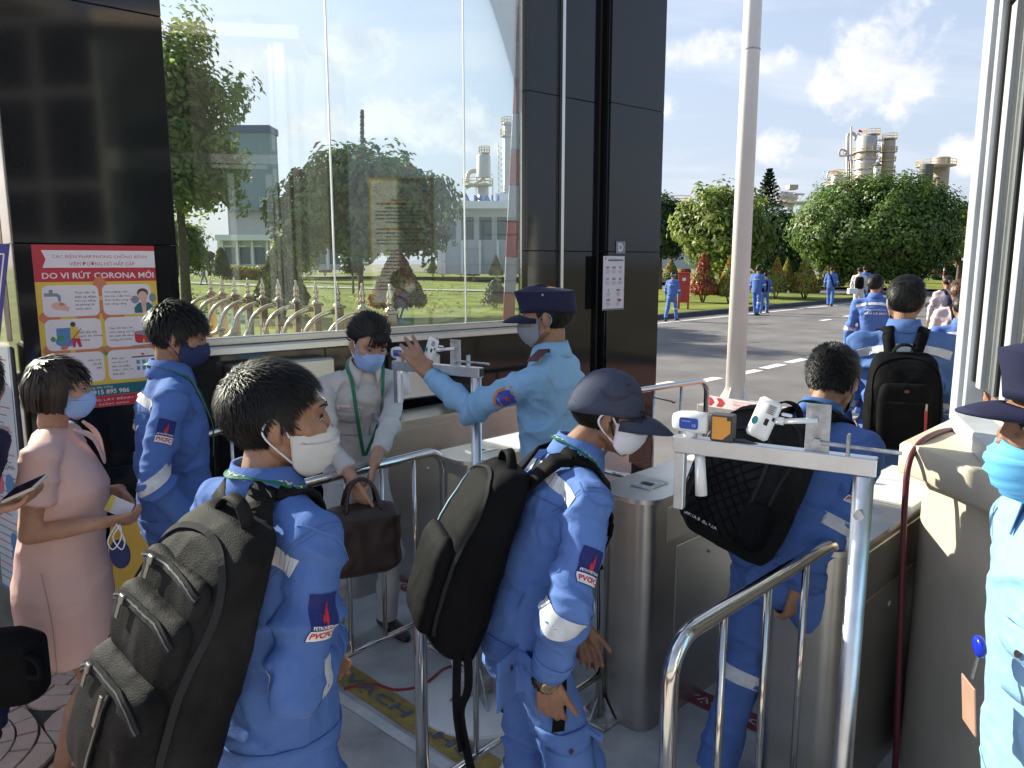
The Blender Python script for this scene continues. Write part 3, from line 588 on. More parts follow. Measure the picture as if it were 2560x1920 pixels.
# ------------------------------------------------------------------ thermometer stands
def stand(label, foot, disc=True, bdir=Vector((-.86, .51, 0))):
    bdir = bdir.normalized(); y = Vector((-bdir.y, bdir.x, 0)); o = thing('thermometer_stand', label, 'stand', foot)   # y points to the camera side
    if disc:
        MB().lathe(foot, ((.275, .0), (.275, .014), (.265, .02), (.05, .024)), 40).build('base_disc', M_white_lid, o, angle=40)
        for k in range(4):
            mb = MB(); a = math.radians(90 * k + 20); q = Vector((math.cos(a), math.sin(a), 0)); e = q.cross(UP) * .003
            mb.add([foot + q * .02 + UP * .16 - e, foot + q * .02 + UP * .16 + e, foot + q * .13 + UP * .024 + e, foot + q * .13 + UP * .024 - e, foot + q * .02 + UP * .024 - e, foot + q * .02 + UP * .024 + e], [(0, 1, 2, 3), (0, 3, 4), (1, 5, 2), (0, 4, 5, 1)]); mb.build('gusset', M_galv, o)
    MB().tube([foot + UP * .01, foot + UP * 1.415], .0215, 20).build('pole', M_alu, o, smooth=True)
    b = MB(); b.cbox(foot + bdir * .20 + UP * 1.437, (.225, .017, .020), (bdir, y, UP), r=.002); b.build('beam', M_alu, o)
    MB().box(foot - bdir * .026 + UP * 1.437, (.002, .0135, .0165), (bdir, y, UP)).build('open_end', M_dark_slot, o)
    b = MB(); b.tube([foot - y * -.02 + UP * 1.34, foot + y * .052 + UP * 1.34], .006, 8); b.lathe(foot + y * .046 + UP * 1.34, ((.011, 0), (.011, .009)), 6, (bdir, UP, y)); b.build('clamp_bolt', M_galv, o)
    e = foot + bdir * .395
    b = MB(); b.cbox(e + UP * 1.345 + bdir * .014, (.012, .012, .072), (bdir, y, UP), r=.002); b.build('drop_bracket', M_alu, o)
    MB().tube([e - bdir * .032 + UP * 1.42, e - bdir * .040 + UP * 1.315], [.012, .0145], 14).build('handle_sleeve', M_plastic, o, smooth=True)
    # thermometer gun
    t = thing('infrared_thermometer', label.replace('aluminium stand', 'infrared thermometer gun').split(' with ')[0] + ', white with blue label', 'thermometer', e + UP * 1.46)
    g = MB(); c = e - bdir * .012 + UP * 1.493
    prof = [(-.040, .015, .020), (-.036, .019, .025), (.0, .021, .027), (.032, .020, .024), (.046, .014, .018), (.049, .008, .010)]
    rings = []
    for x, hy, hz in prof:
        ring = []
        for k in range(16):
            a = 2 * math.pi * k / 16; ca, sa = math.cos(a), math.sin(a); ring.append(c + bdir * x + y * (hy * math.copysign(abs(ca) ** .6, ca)) + UP * (hz * math.copysign(abs(sa) ** .6, sa)))
        rings.append(ring)
    g.loft(rings); g.tube([c + bdir * .012 - UP * .012, c + bdir * .0 - UP * .045], [.018, .015], 12); g.build('gun_body', M_plastic, t, smooth=True)
    V, F = rrect2(.046, .027, .006); b = MB(); decal(b, V, F, c + bdir * .003 + y * .021, -bdir, UP, off=.0015); lb = b.build('label_plate', M_blue_lbl, t)
    b = MB(); V, F = fit_text('Infrared', .02, .004); decal(b, V, F, c + bdir * .009 + y * .021 + UP * .006, -bdir, UP, off=.003); V, F = fit_text('CE', .009, .006); decal(b, V, F, c - bdir * .010 + y * .021 - UP * .004, -bdir, UP, off=.003); b.build('lettering', M_plastic, lb)
    # orange sensor block
    t = thing('photo_sensor', label.replace('aluminium stand', 'orange faced sensor block').split(' with ')[0] + ' beside its gun', 'sensor', e - bdir * .075 + UP * 1.46)
    c = e - bdir * .086 + UP * 1.489; MB().cbox(c, (.026, .018, .031), (bdir, y, UP), r=.002).build('case', M_grey_case, t)
    b = MB(); V, F = poly2([(-.021, .027), (.013, .027), (.013, .019), (.022, .019), (.022, -.010), (.004, -.027), (-.021, -.027)][::-1]); decal(b, V, F, c + y * .018, -bdir, UP, off=.002); b.v = b.v; b.f = [tuple(reversed(f)) for f in b.f]; b.build('orange_face', M_orange, t)
    MB().tube([c - bdir * .02 - UP * .03, c - bdir * .05 - UP * .028, c - bdir * .08 - UP * .036], .005, 8).build('cable', M_grey_case, t)
    # tilted readout and its plate
    t = thing('readout_unit', label.replace('aluminium stand', 'tilted white readout').split(' with ')[0] + ' clamped to a metal plate', 'display', foot + bdir * .2 + UP * 1.46)
    c = foot + bdir * .215 + UP * 1.520 + y * .01; tl = math.radians(-20); X = (-bdir * math.cos(tl) + UP * math.sin(tl)); Yv = (UP * math.cos(tl) + bdir * math.sin(tl)); Z = y
    MB().cbox(c, (.026, .048, .010), (X, Yv, Z), r=.007).build('case', M_plastic, t, angle=50)
    b = MB(); V, F = rrect2(.009, .016, .001, .009, -.002); decal(b, V, F, c + Z * .010, X, Yv, off=.001); V, F = rrect2(.005, .009, .001, .021, .010); decal(b, V, F, c + Z * .010, X, Yv, off=.001); b.build('port', M_dark_slot, t)
    b = MB(); V, F = disc2(.007, 14, -.016, -.008, .010); decal(b, V, F, c + Z * .010, X, Yv, off=.001); b.build('sticker', mat('teal_sticker', (.02, .25, .3), .4), t)
    b = MB(); V, F = rrect2(.020, .022, .001, .009, .029); decal(b, V, F, c + Z * .010, X, Yv, off=.001); lb = b.build('paper_label', mat('label_paper', (.62, .62, .58), .8), t); b = MB()
    for q in range(5): V, F = rrect2(.014 - .003 * (q % 2), .0016, .0003, .009, .037 - q * .0042); decal(b, V, F, c + Z * .010, X, Yv, off=.002)
    b.build('printed_line', M_grey_case, lb)
    pl = foot + bdir * .10 + UP * 1.508
    b = MB(); b.tube([c + X * .024 + Yv * .008, c + X * .042 + Yv * .014], .009, 12); b.tube([c + X * .042 + Yv * .014, pl + y * .006 + UP * .02], .0065, 10); b.cap(c + X * .034 + Yv * .028, c + X * .050 + Yv * .032, .004, .004); b.build('clamp', M_plastic, t, smooth=True)
    b = MB(); b.cbox(pl, (.026, .0015, .056), (bdir, y, UP), r=.001); b.build('plate', M_galv, t)
    b = MB(); b.tube([pl + bdir * .01 - UP * .03 + y * .006, foot - bdir * .07 + UP * 1.476 + y * .012], .0045, 10); b.lathe(pl - UP * .031 + y * .004, ((.011, 0), (.011, .008)), 6, (bdir, UP, y)); b.build('threaded_rod', M_galv, t)
    MB().cbox(foot + bdir * .035 + UP * 1.478 + y * .004, (.003, .012, .026), (bdir, y, UP), r=.001).build('rod_bracket', M_galv, t)
    return o
stand('aluminium stand in front of the bowing woman with round white base', Vector((-.145, 3.04, 0)))
stand('aluminium stand at the visor of the capped man with open beam end', Vector((.765, 1.60, 0)), disc=True)
# cables on the floor
M_cable = mat('red_cable', (.28, .02, .03), .5, var=.15); M_cable_d = mat('maroon_hose', (.11, .012, .02), .45, var=.15)
def cable(label, pts, r, m, cat='cable', name='power_cable'): return tag(MB().tube(catmull(pts, 8), r, 8).build(name, m, smooth=True), label, cat)
g = lambda px, py, z=.006: PZ(px, py, z)
cable('thin red cable trailing over the floor onto the round white base', [g(860, 1722), g(930, 1710), g(985, 1724), g(1040, 1718), g(1075, 1700, .03), g(1110, 1672, .03), g(1150, 1662, .03), g(1185, 1668, .05)], .006, M_cable)
b = MB()
for k in range(3): b.tube([PZ(1150, 1672, .05) + Vector((.03 * math.cos(a + k) * (1 + .2 * k), .02 * math.sin(a), .035 * math.sin(a + k * .5))) for a in [2 * math.pi * i / 18 for i in range(18)]], .0028, 6, closed=True)
tag(b.build('coiled_wire', M_plastic, smooth=True), 'small coil of white wire on the round stand base', 'wire')
# ------------------------------------------------------------------ guard house at the right
gh = thing('guard_house', 'beige guard house corner with counter and white framed window', 'building', (1.9, 2.6, 0))
# counter slab: chamfered corner
cp_ = [P(2250, 1104, 2.70), P(2308, 1121, 2.58)]; zt = (cp_[0].z + cp_[1].z) / 2; q0, q1 = Vector((cp_[0].x, cp_[0].y, 0)), Vector((cp_[1].x, cp_[1].y, 0))
far = q0 + Vector((.72, .72, 0)); near_ = q1 + Vector((.14, -1.9, 0))
def slab(poly, z0, z1, r, name, m, parent):
    c = sum((Vector((x, y, 0)) for x, y in poly), Vector()) / len(poly); mb = MB()
    def ins(k): return [(x + (c.x - x) / (c - Vector((x, y, 0))).length * k, y + (c.y - y) / (c - Vector((x, y, 0))).length * k) for x, y in poly]
    rings = [[(x, y, z0) for x, y in ins(r)], [(x, y, z0 + r) for x, y in poly], [(x, y, z1 - r) for x, y in poly], [(x, y, z1) for x, y in ins(r)]]
    return mb.loft(rings).build(name, m, parent, angle=50)
ring = [near_, Vector((2.9, .4, 0)), Vector((2.9, 3.1, 0)), far, q0 + Vector((.0, .0, 0)), q1]
slab([(p.x, p.y) for p in ring], zt - .115, zt, .012, 'counter', M_stone, gh)
wall = [near_ + Vector((.07, .1, 0)), Vector((2.8, .5, 0)), Vector((2.8, 3.0, 0)), far + Vector((.06, -.09, 0))]
for k in range(7): a = math.radians(140 + 45 * k / 6); wall.append(q1 + Vector((.21 + .14 * math.cos(a), .07 + .14 * math.sin(a), 0)))
MB().prism([(p.x, p.y) for p in wall], 0, zt - .113).build('column_wall', M_stone, gh, angle=30)
# window: plane runs back from the corner post towards the camera
wb = P(2402, 1075, 2.98); wdir = (P(2560, 1010, 2.18) - wb); wdir.z = 0; wdir.normalize(); wn = Vector((-wdir.y, wdir.x, 0)); wn = wn if wn.x < 0 else -wn; wx = (wdir, wn, UP)
z0 = zt
def fr(name, s, n, z, hs, hn, hz, m=M_frame_w, par=gh): return MB().cbox(Vector((wb.x, wb.y, 0)) + wdir * s + wn * n + UP * z, (hs, hn, hz), wx, r=.004).build(name, m, par)
fr('corner_post', .035, 0, (z0 + 4) / 2 + .02, .035, .045, (4 - z0) / 2); fr('corner_post_fin', .083, .012, (z0 + 4) / 2 + .02, .011, .03, (4 - z0) / 2)
fr('window_sill', .75, .0, z0 + .035, .66, .055, .034); 
fr('mullion', .135, -.004, (z0 + .07 + 2.79) / 2, .018, .03, (2.79 - z0 - .07) / 2); fr('mullion', .135, -.004, 3.48, .018, .03, .52)
fr('transom', .75, .004, 2.875, .655, .042, .045); fr('transom', .80, .0, 2.805, .60, .03, .022)
fr('rubber_seal', .158, -.012, 2.1, .006, .02, .66, M_core); fr('sash_stile', .20, -.018, 2.08, .032, .016, .66, M_frame_w); 
fr('rubber_seal', .50, -.012, 2.1, .008, .02, .66, M_core); fr('sash_stile', .56, -.016, 2.08, .03, .016, .66, M_frame_w)
MB().box(Vector((wb.x, wb.y, 0)) + wdir * .95 - wn * .022 + UP * 2.08, (.78, .004, .66), wx).build('pane', glass_mat('tinted_window_glass', (.42, .52, .50), .10, 1.6), gh)
MB().box(Vector((wb.x, wb.y, 0)) + wdir * .95 - wn * .022 + UP * 3.45, (.80, .004, .53), wx).build('pane', glass_mat('tinted_window_glass'), gh)
M_room = mat('dim_room_wall', (.34, .36, .33), .9)
MB().box(Vector((wb.x, wb.y, 0)) + wdir * .9 - wn * .95 + UP * 2.6, (1.2, .02, 1.5), wx).build('inner_wall', M_room, gh)
MB().box(Vector((wb.x, wb.y, 0)) + wdir * -.04 - wn * .6 + UP * 2.6, (.03, .38, 1.45), wx).build('inner_wall', M_room, gh)
MB().box(Vector((wb.x, wb.y, 0)) + wdir * .8 - wn * .45 + UP * 4.05, (.95, .55, .06), wx).build('roof', M_stone, gh)
cable('maroon hose bending over the counter and hanging down to the floor', [P(2393, 1074, 2.9), P(2350, 1080, 2.80), P(2300, 1108, 2.66), P(2272, 1160, 2.60), P(2262, 1260, 2.59), P(2256, 1420, 2.60), P(2250, 1600, 2.62), P(2243, 1800, 2.65), P(2236, 1960, 2.70)], .0105, M_cable_d, 'hose', 'hose')
# caution tape between the far rail and the pole
M_tape = mat('white_tape', (.76, .72, .72), .4, var=.05); M_tred = mat('tape_red', (.55, .04, .06), .45, var=.1)
a_, b_ = P(1761, 1000, 7.3), P(1990, 1036, 6.6); d_ = (b_ - a_).normalized(); tt = thing('barrier_tape', 'white barrier tape with red arrows and words tied to the far rail', 'tape', a_); up_ = (UP - d_ * UP.dot(d_)).normalized(); L_ = (b_ - a_).length; w_ = .105
mb = MB(); V, F = grid2(L_, w_, 10, 1, L_ / 2, 0); decal(mb, V, F, a_, d_, up_); mb.build('strip', M_tape, tt)
mb = MB()
for k in range(2):
    x0 = .02 + k * .115; V, F = poly2([(x0, .04), (x0 + .055, .04), (x0 + .09, 0), (x0 + .055, -.04), (x0, -.04), (x0 + .03, 0)]); decal(mb, V, F, a_, d_, up_, off=.005)
for k, s in enumerate(('KHU VỰC CẤM VÀO', 'NOT ALLOWED', 'CẤM VÀO  CẤM')):
    V, F = fit_text(s, .26, .02); decal(mb, [(x + .45, y + .03 - .03 * k) for x, y in V], F, a_, d_, up_, off=.005)
mb.build('print', M_tred, tt)
# white lamp pole by the road
M_pole = mat('cream_painted_steel', (.74, .725, .69), .42, var=.06, vscale=2)
pf = PZ(1836, 1010, 0.0); pf = Vector((pf.x, pf.y, 0)); lp = thing('lamp_pole', 'tall cream white steel pole beside the road', 'pole', pf)
MB().tube([pf + UP * .02, pf + UP * 4.6, pf + UP * 10], [.128, .112, .09], 28).build('shaft', M_pole, lp, smooth=True)
MB().lathe(pf + UP * 4.52, ((.118, -.006), (.12, 0), (.118, .006)), 24).build('strap', M_galv, lp)
mb = MB(); mb.cbox(pf + UP * .012, (.26, .26, .014), (RD, RN, UP), r=.004); mb.build('base_plate', M_pole, lp)
for k in range(4):
    mb = MB(); q = (RD, RN, -RD, -RN)[k]; e = q.cross(UP) * .008; mb.add([pf + q * .12 + UP * .25 - e, pf + q * .12 + UP * .25 + e, pf + q * .24 + UP * .03 + e, pf + q * .24 + UP * .03 - e, pf + q * .12 + UP * .03 - e, pf + q * .12 + UP * .03 + e], [(0, 1, 2, 3), (0, 3, 4), (1, 5, 2), (0, 4, 5, 1)]); mb.build('gusset', M_pole, lp)
MB().cbox(pf - UP * .05, (.36, .36, .05), (RD, RN, UP), r=.01).build('plinth', M_kerb, lp)

# pale building added to bounce light, control room, across the forecourt, outside the frame
gb = thing('bounce_building', 'unseen pale building added to bounce sunlight across the forecourt', 'building', (6, -9, 0)); MB().cbox((7.5, -11, 3.2), (2.5, 5.4, 3.4), r=.05).build('wall', mat('cream_render', (.70, .67, .60), .8, var=.05, vscale=1), gb); MB().cbox((7.5, -11, 6.7), (2.9, 5.8, .15), r=.04).build('roof', M_stone, gb)
for k in range(4): MB().box((4.99, -15 + 2.6 * k, 2.2), (.02, .7, .7)).build('window', M_dark_slot, gb)
gb = thing('control_room', 'dark glazed control room across the forecourt', 'building', (6, -2, 0)); M_dg = mat('dark_room_glass', (.02, .022, .025), .12); M_df = mat('grey_frame', (.22, .23, .24), .6)
MB().cbox((6.2, -2.0, 2.6), (1.5, 3.0, 2.6), r=.03).build('wall', M_dg, gb); MB().cbox((6.2, -2.0, 5.26), (1.6, 3.1, .06), r=.02).build('roof', M_df, gb)
for k in range(6): MB().box((4.68, -4.9 + 1.16 * k, 2.6), (.02, .06, 2.6)).build('mullion', M_df, gb)
for z_ in (.1, 1.3, 2.2, 3.0, 4.3): MB().box((4.685, -2.0, z_), (.02, 2.98, .06)).build('transom', M_df, gb)
# ================================================================== posters and signs
def on_wall(px, py, n=0.):
    r_ = ray(px, py); o = A0 + WN * n; c0 = Vector((0, 0, CAMZ)); k = ((o - c0).x * WN.x + (o - c0).y * WN.y) / (r_.x * WN.x + r_.y * WN.y); return c0 + r_ * k
K_red = mat('poster_red', (.50, .03, .05), .45, var=.04); K_yel = mat('poster_yellow', (.70, .50, .07), .45, var=.04); K_wht = mat('poster_white', (.74, .70, .72), .45, var=.03); K_org = mat('poster_orange', (.58, .20, .09), .45, var=.06); K_ink = mat('poster_ink', (.05, .05, .07), .6); K_teal = mat('poster_teal', (.015, .14, .17), .45, var=.05); K_pinkish = mat('poster_skin', (.68, .40, .32), .5); K_blue = mat('poster_blue', (.10, .25, .50), .5); K_grn = mat('poster_green', (.06, .28, .10), .5); K_grey = mat('poster_grey', (.22, .26, .30), .5)
def sheet(name, label, cat, O, X, Y, w, h, base, thick=.002):
    """flat print: O = top left corner, X right, Y up; returns a painter in (u right, v down) metres"""
    r = thing(name, label, cat, O); X, Y = X.normalized(), Y.normalized(); Z = X.cross(Y); MB().box(O + X * w / 2 - Y * h / 2 + Z * thick / 2, (w / 2, h / 2, thick / 2), (X, Y, Z)).build('sheet', base, r)
    st = {}; lay = [0]
    def put(part, m, V, F, u=0., v=0., up=True):
        lay[0] += 1; b = MB(); st[(part, lay[0])] = (b, m); decal(b, [(x + u, y - v) for x, y in V], F, O, X, Y, None, thick + .0006 + lay[0] * .00002)
    def text(s, u, v, wd, hh, m=K_ink, bold=.0, part='lettering'): V, F = fit_text(s, wd, hh, bold=bold); put(part, m, V, F, u, v)
    def done():
        for (part, _), (b, m) in st.items(): b.build(part, m, r)
    return r, put, text, done, (X, Y, Z)
tl, tr_ = on_wall(77, 611), on_wall(384, 618); w = (tr_ - tl).length; bz = on_wall(240, 1019).z; h = tl.z - bz; tl = Vector((tl.x, tl.y, tl.z))
r, put, text, done, _ = sheet('health_poster', 'red and yellow health poster with six white boxes on the wide granite pillar', 'poster', tl, WD, UP, w, h, K_yel)
put('red_band', K_red, *rrect2(w, h * .219, .001), w / 2, h * .1095); V, F = poly2([(w * .07, -h * .032), (w, -h * .032), (w, -h * .135), (w * .07, -h * .135), (w * .10, -h * .083)][::-1]); put('ribbon', K_wht, V, F)
text('CÁC BIỆN PHÁP PHÒNG CHỐNG BỆNH', w * .54, h * .066, w * .78, h * .034, K_red, .0); text('VIÊM ĐƯỜNG HÔ HẤP CẤP', w * .55, h * .106, w * .54, h * .034, K_red); text('DO VI RÚT CORONA MỚI', w * .52, h * .176, w * .92, h * .048, K_wht, .02)
for (u, v, a, b) in ((.51, .25, .06, .06), (.5, .43, .2, .10), (.09, .43, .085, .04), (.12, .63, .11, .05), (.62, .64, .36, .03), (.94, .43, .055, .05)): V, F = disc2(w * a, 18, 0, 0, h * b); put('orange_shape', K_org, V, F, w * u, h * v)
V, F = poly2([(w * .46, -h * .50), (w * .5, -h * .41), (w * .54, -h * .50), (w * .54, -h * .62), (w * .46, -h * .62)]); put('yellow_shape', K_yel, V, F)
for j, vv in enumerate((.333, .536, .742)):
    for i, uu in enumerate((.27, .735)): V, F = rrect2(w * (.45 if i == 0 else .42), h * .188, .028); put('text_box', K_wht, V, F, w * uu, h * vv)
def para(lines, u, v, hh=.0165, cw=.0135, gap=.0245, align='l'):
    for k, s in enumerate(lines): wd = w * cw * len(s) * 1.02; text(s, w * u + (wd / 2 if align == 'l' else -wd / 2), h * (v + gap * k), wd, h * hh, K_ink, .01)
para(('Thực hiện vệ', 'sinh cá nhân.', 'Rửa tay bằng', 'xà phòng và', 'nước sạch'), .30, .285); para(('Che miệng, mũi', 'khi ho, hắt hơi.', 'Đeo khẩu trang ở', 'nơi công cộng'), .545, .285); para(('Giữ nhà cửa', 'sạch sẽ, thông', 'thoáng'), .305, .525); para(('Tập thể dục, ăn', 'chín uống sôi và', 'đủ chất để tăng', 'cường sức khỏe'), .555, .51); para(('Đến ngay', 'cơ sở y tế', 'khi có biểu', 'hiện: sốt, ho,', 'khó thở'), .56, .70); para(('tiếp xúc', 'có rõ', 'cúm'), .47, .70, align='r')
def shp(m, pts, part='picture'): V, F = poly2([(w * x, -h * y) for x, y in pts]); V2 = V; a = sum(V[i][0] * V[(i + 1) % len(V)][1] - V[(i + 1) % len(V)][0] * V[i][1] for i in range(len(V))); F = F if a > 0 else [tuple(reversed(F[0]))]; put(part, m, V, F)
def blob(m, x, y, a, b): V, F = disc2(w * a, 14, 0, 0, h * b); put('picture', m, V, F, w * x, h * y)
shp(K_grey, ((.06, .285), (.16, .285), (.19, .30), (.19, .315), (.165, .315), (.155, .305), (.06, .305))); shp(K_grey, ((.10, .265), (.13, .265), (.13, .285), (.10, .285))); blob(K_blue, .178, .325, .012, .012); blob(K_pinkish, .17, .36, .06, .022); blob(K_org, .19, .352, .02, .009); shp(K_pinkish, ((.12, .35), (.25, .37), (.24, .395), (.13, .38)))
blob(K_grey, .80, .335, .035, .025); blob(K_grey, .955, .325, .03, .028); blob(K_ink, .87, .295, .05, .03); blob(K_pinkish, .87, .315, .042, .032); shp(K_teal, ((.79, .385), (.83, .355), (.92, .355), (.965, .385), (.965, .42), (.79, .42))); shp(K_pinkish, ((.85, .34), (.90, .34), (.89, .42), (.86, .42)))
blob(K_blue, .20, .575, .085, .035); shp(K_blue, ((.13, .495), (.25, .495), (.25, .545), (.13, .545))); blob(K_grn, .16, .555, .03, .02); blob(K_grn, .10, .56, .02, .016); blob(K_ink, .265, .475, .022, .016); shp(K_yel, ((.24, .49), (.30, .49), (.31, .56), (.24, .56))); shp(K_red, ((.25, .56), (.31, .56), (.325, .615), (.30, .615), (.28, .575), (.27, .615), (.25, .615))); shp(K_red, ((.325, .50), (.33, .505), (.20, .61), (.195, .605))); blob(K_org, .18, .615, .03, .012)
shp(K_red, ((.77, .545), (.93, .545), (.925, .60), (.90, .612), (.80, .612), (.775, .60))); blob(K_grey, .85, .545, .08, .014); shp(K_grey, ((.74, .625), (.95, .62), (.95, .63), (.74, .635))); shp(K_yel, ((.84, .60), (.85, .585), (.86, .60), (.85, .625)))
shp(K_wht, ((.74, .70), (.92, .70), (.92, .81), (.74, .81))); shp(K_ink, ((.73, .695), (.93, .695), (.93, .703), (.73, .703))); 
for i in range(3):
    for j in range(2): shp(K_blue, ((.77 + .05 * i, .72 + .04 * j), (.80 + .05 * i, .72 + .04 * j), (.80 + .05 * i, .745 + .04 * j), (.77 + .05 * i, .745 + .04 * j)))
shp(K_red, ((.825, .675), (.835, .675), (.835, .692), (.825, .692))); shp(K_red, ((.815, .680), (.845, .680), (.845, .686), (.815, .686)))
blob(K_grn, .515, .665, .018, .012); blob(K_grn, .505, .645, .010, .007)
put('teal_band', K_teal, *rrect2(w, h * .07, .001), w / 2, h * .893); put('red_band', K_red, *rrect2(w, h * .068, .001), w / 2, h * .964); text('Đường dây nóng', w * .42, h * .875, w * .26, h * .020, K_wht); text('0915 895 986', w * .52, h * .905, w * .34, h * .030, K_wht, .02); text('PHÒNG LÂY BỆNH VIÊM', w * .55, h * .955, w * .6, h * .020, K_wht); text('NĂM 2020', w * .55, h * .982, w * .25, h * .014, K_wht); done()
# small notice on the right pillar
a_, b_ = on_wall(1513, 640, .045), on_wall(1566, 640, .045); w = (b_ - a_).length; h = a_.z - on_wall(1500, 777, .045).z
r, put, text, done, _ = sheet('paper_notice', 'small white notice with icon rows on the right granite pillar', 'notice', a_ - WN * .02, WD, UP, w, h, K_wht)
text('KHUYẾN CÁO', w * .42, h * .035, w * .36, h * .016, K_red, .02); put('teal_band', K_teal, *rrect2(w * .72, h * .03, .001), w * .58, h * .075); V, F = disc2(w * .04, 12); put('icon', K_org, V, F, w * .11, h * .045)
for (u, v, n_) in ((.2, .21, 3), (.5, .21, 3), (.8, .21, 2), (.2, .42, 2), (.5, .42, 3), (.8, .42, 2), (.25, .63, 1), (.72, .63, 3), (.25, .81, 3), (.72, .81, 2)):
    for k in range(n_): V, F = rrect2(w * .045, h * .045, .004); put('icon', (K_grey, K_red, K_grey)[k % 3], V, F, w * (u + .06 * (k - n_ / 2 + .5)), h * v)
    for k in range(4): V, F = rrect2(w * (.2 if k < 3 else .12), h * .006, .0005); put('printed_line', K_grey, V, F, w * u, h * (v + .05 + .018 * k))
V, F = rrect2(w * .14, h * .05, .002); put('icon', K_red, V, F, w * .8, h * .82); V, F = rrect2(w * .98, h * .02, .001); put('teal_band', K_teal, V, F, w * .5, h * .985); done()
a_, b_ = on_wall(1545, 603, .045), on_wall(1568, 603, .045); w = (b_ - a_).length; h = a_.z - on_wall(1540, 640, .045).z - .02
r, put, text, done, _ = sheet('letter_sign', 'dark square sign with white letter above the small notice', 'sign', a_ - WN * .02, WD, UP, w, h, K_grey); text('D', w * .5, h * .5, w * .55, h * .7, K_wht, .04); done()
# purple sign and white banner at the left edge
a_, b_, c_ = P(-260, 600, 3.32), P(25, 611, 3.30), P(40, 865, 3.26); X = b_ - a_; Y = b_ - c_; w, h = X.length, Y.length; Y = (Y - X * (Y.dot(X) / X.length_squared))
r, put, text, done, _ = sheet('purple_sign', 'purple sign with white border and bold white letters at the left edge', 'sign', a_, X, Y, w, h, mat('purple_print', (.06, .045, .22), .4, var=.05), .004)
put('border_line', K_wht, *rrect2(w * .955, .007, .001), w * .485, h * .10); put('border_line', K_wht, *rrect2(w * .955, .007, .001), w * .485, h * .90); put('border_line', K_wht, *rrect2(.007, h * .80, .001), w * .962, h * .5); put('edge', K_wht, *rrect2(w, .012, .001), w * .5, h * .993)
text('THÔNG BÁO CHUNG', w * .50, h * .29, w * .88, h * .13, K_wht, .04); text('XUẤT TRÌNH TOÀN BỘ,', w * .50, h * .54, w * .92, h * .11, K_wht, .03); text('GIẤY TỜ', w * .72, h * .77, w * .30, h * .10, K_wht, .03); done()
a_, b_, c_ = P(-150, 852, 3.95), P(24, 868, 3.36), P(60, 1540, 3.30); X = b_ - a_; Y = b_ - c_; w, h = X.length, Y.length
r, put, text, done, _ = sheet('info_banner', 'tall white information banner with pink text beside the wide pillar', 'banner', a_, X, (UP * .97 + (Y.normalized()) * .3), w, h, mat('banner_white', (.62, .68, .74), .4, var=.04), .004)
K_pk = mat('banner_pink', (.62, .15, .2), .5)
for k in range(30):
    v = .05 + .031 * k; V, F = rrect2(w * (.5 - .1 * (k % 3)), h * .005, .001); put('printed_line', (K_pk, K_grey, K_grey)[k % 3], V, F, w * .70, h * v)
for k in range(3): V, F = disc2(w * .06, 16); put('picture', (K_blue, K_pk, K_blue)[k], V, F, w * (.86 - .14 * k), h * .55); V, F = disc2(w * .05, 16); put('picture', K_blue, V, F, w * .85, h * (.78 + .06 * k))
text('KHÔNG', w * .84, h * .315, w * .16, h * .018, K_red); text('ĐÚNG CÁCH', w * .82, h * .47, w * .22, h * .018, K_ink); put('frame_line', K_blue, *rrect2(w, .012, .001), w * .5, h * .993); put('frame_line', K_teal, *rrect2(.006, h, .001), w * .994, h * .5); done()
# yellow floor stand behind the woman in pink
M_wet = mat('yellow_plastic', (.62, .36, .02), .45, var=.06); c = PZ(300, 1640); o = thing('floor_sign', 'yellow folding floor sign standing behind the woman in pink', 'sign', Vector((c.x, c.y + .25, 0))); c = Vector((c.x, c.y + .25, 0))
for s_ in (-1, 1): MB().loft([[c + Vector((x * .5, s_ * .16 + y, 0)) for x, y in ((-.30, 0), (.30, 0), (.30, .012), (-.30, .012))], [c + Vector((x * .38, s_ * .02 + y, .60)) for x, y in ((-.30, 0), (.30, 0), (.30, .012), (-.30, .012))]]).build('panel', M_wet, o)
# ================================================================== garden, trees, plant
def quads_obj(name, V, mats, parent=None, mi=None, tri=False, smooth=False):
    """V: (n,4,3) leaf quads"""
    k = 3 if tri else 4; n = len(V); V = V.reshape(-1, 3)
    if parent is not None: V = V - np.array(root_of(parent).location)
    me = bpy.data.meshes.new(name); me.vertices.add(n * k); me.vertices.foreach_set('co', V.astype(np.float32).ravel())
    me.loops.add(n * k); me.loops.foreach_set('vertex_index', np.arange(n * k, dtype=np.int32)); me.polygons.add(n)
    me.polygons.foreach_set('loop_start', np.arange(0, n * k, k, dtype=np.int32))
    if not isinstance(mats, (list, tuple)): mats = [mats]
    for m in mats: me.materials.append(m)
    if mi is not None: me.polygons.foreach_set('material_index', mi.astype(np.int32))
    me.update(); me.validate(); o = bpy.data.objects.new(name, me); COL.objects.link(o)
    if parent is not None: o.parent = parent
    return o
def leaves(C, Nn, size, rng, aspect=.5, droop=.0):
    n = len(C); Nn = Nn / np.maximum(1e-9, np.linalg.norm(Nn, axis=1))[:, None]
    r = rng.normal(size=(n, 3)); r[:, 2] -= droop; a = r - Nn * np.einsum('ij,ij->i', r, Nn)[:, None]; a /= np.maximum(1e-9, np.linalg.norm(a, axis=1))[:, None]; b = np.cross(Nn, a)
    s = (size * rng.uniform(.6, 1.35, n))[:, None]; V = np.empty((n, 4, 3))
    V[:, 0] = C - a * s * .5; V[:, 1] = C + b * s * aspect * .5 + Nn * s * .08; V[:, 2] = C + a * s * .5 - Nn * s * .12; V[:, 3] = C - b * s * aspect * .5 + Nn * s * .08
    return V
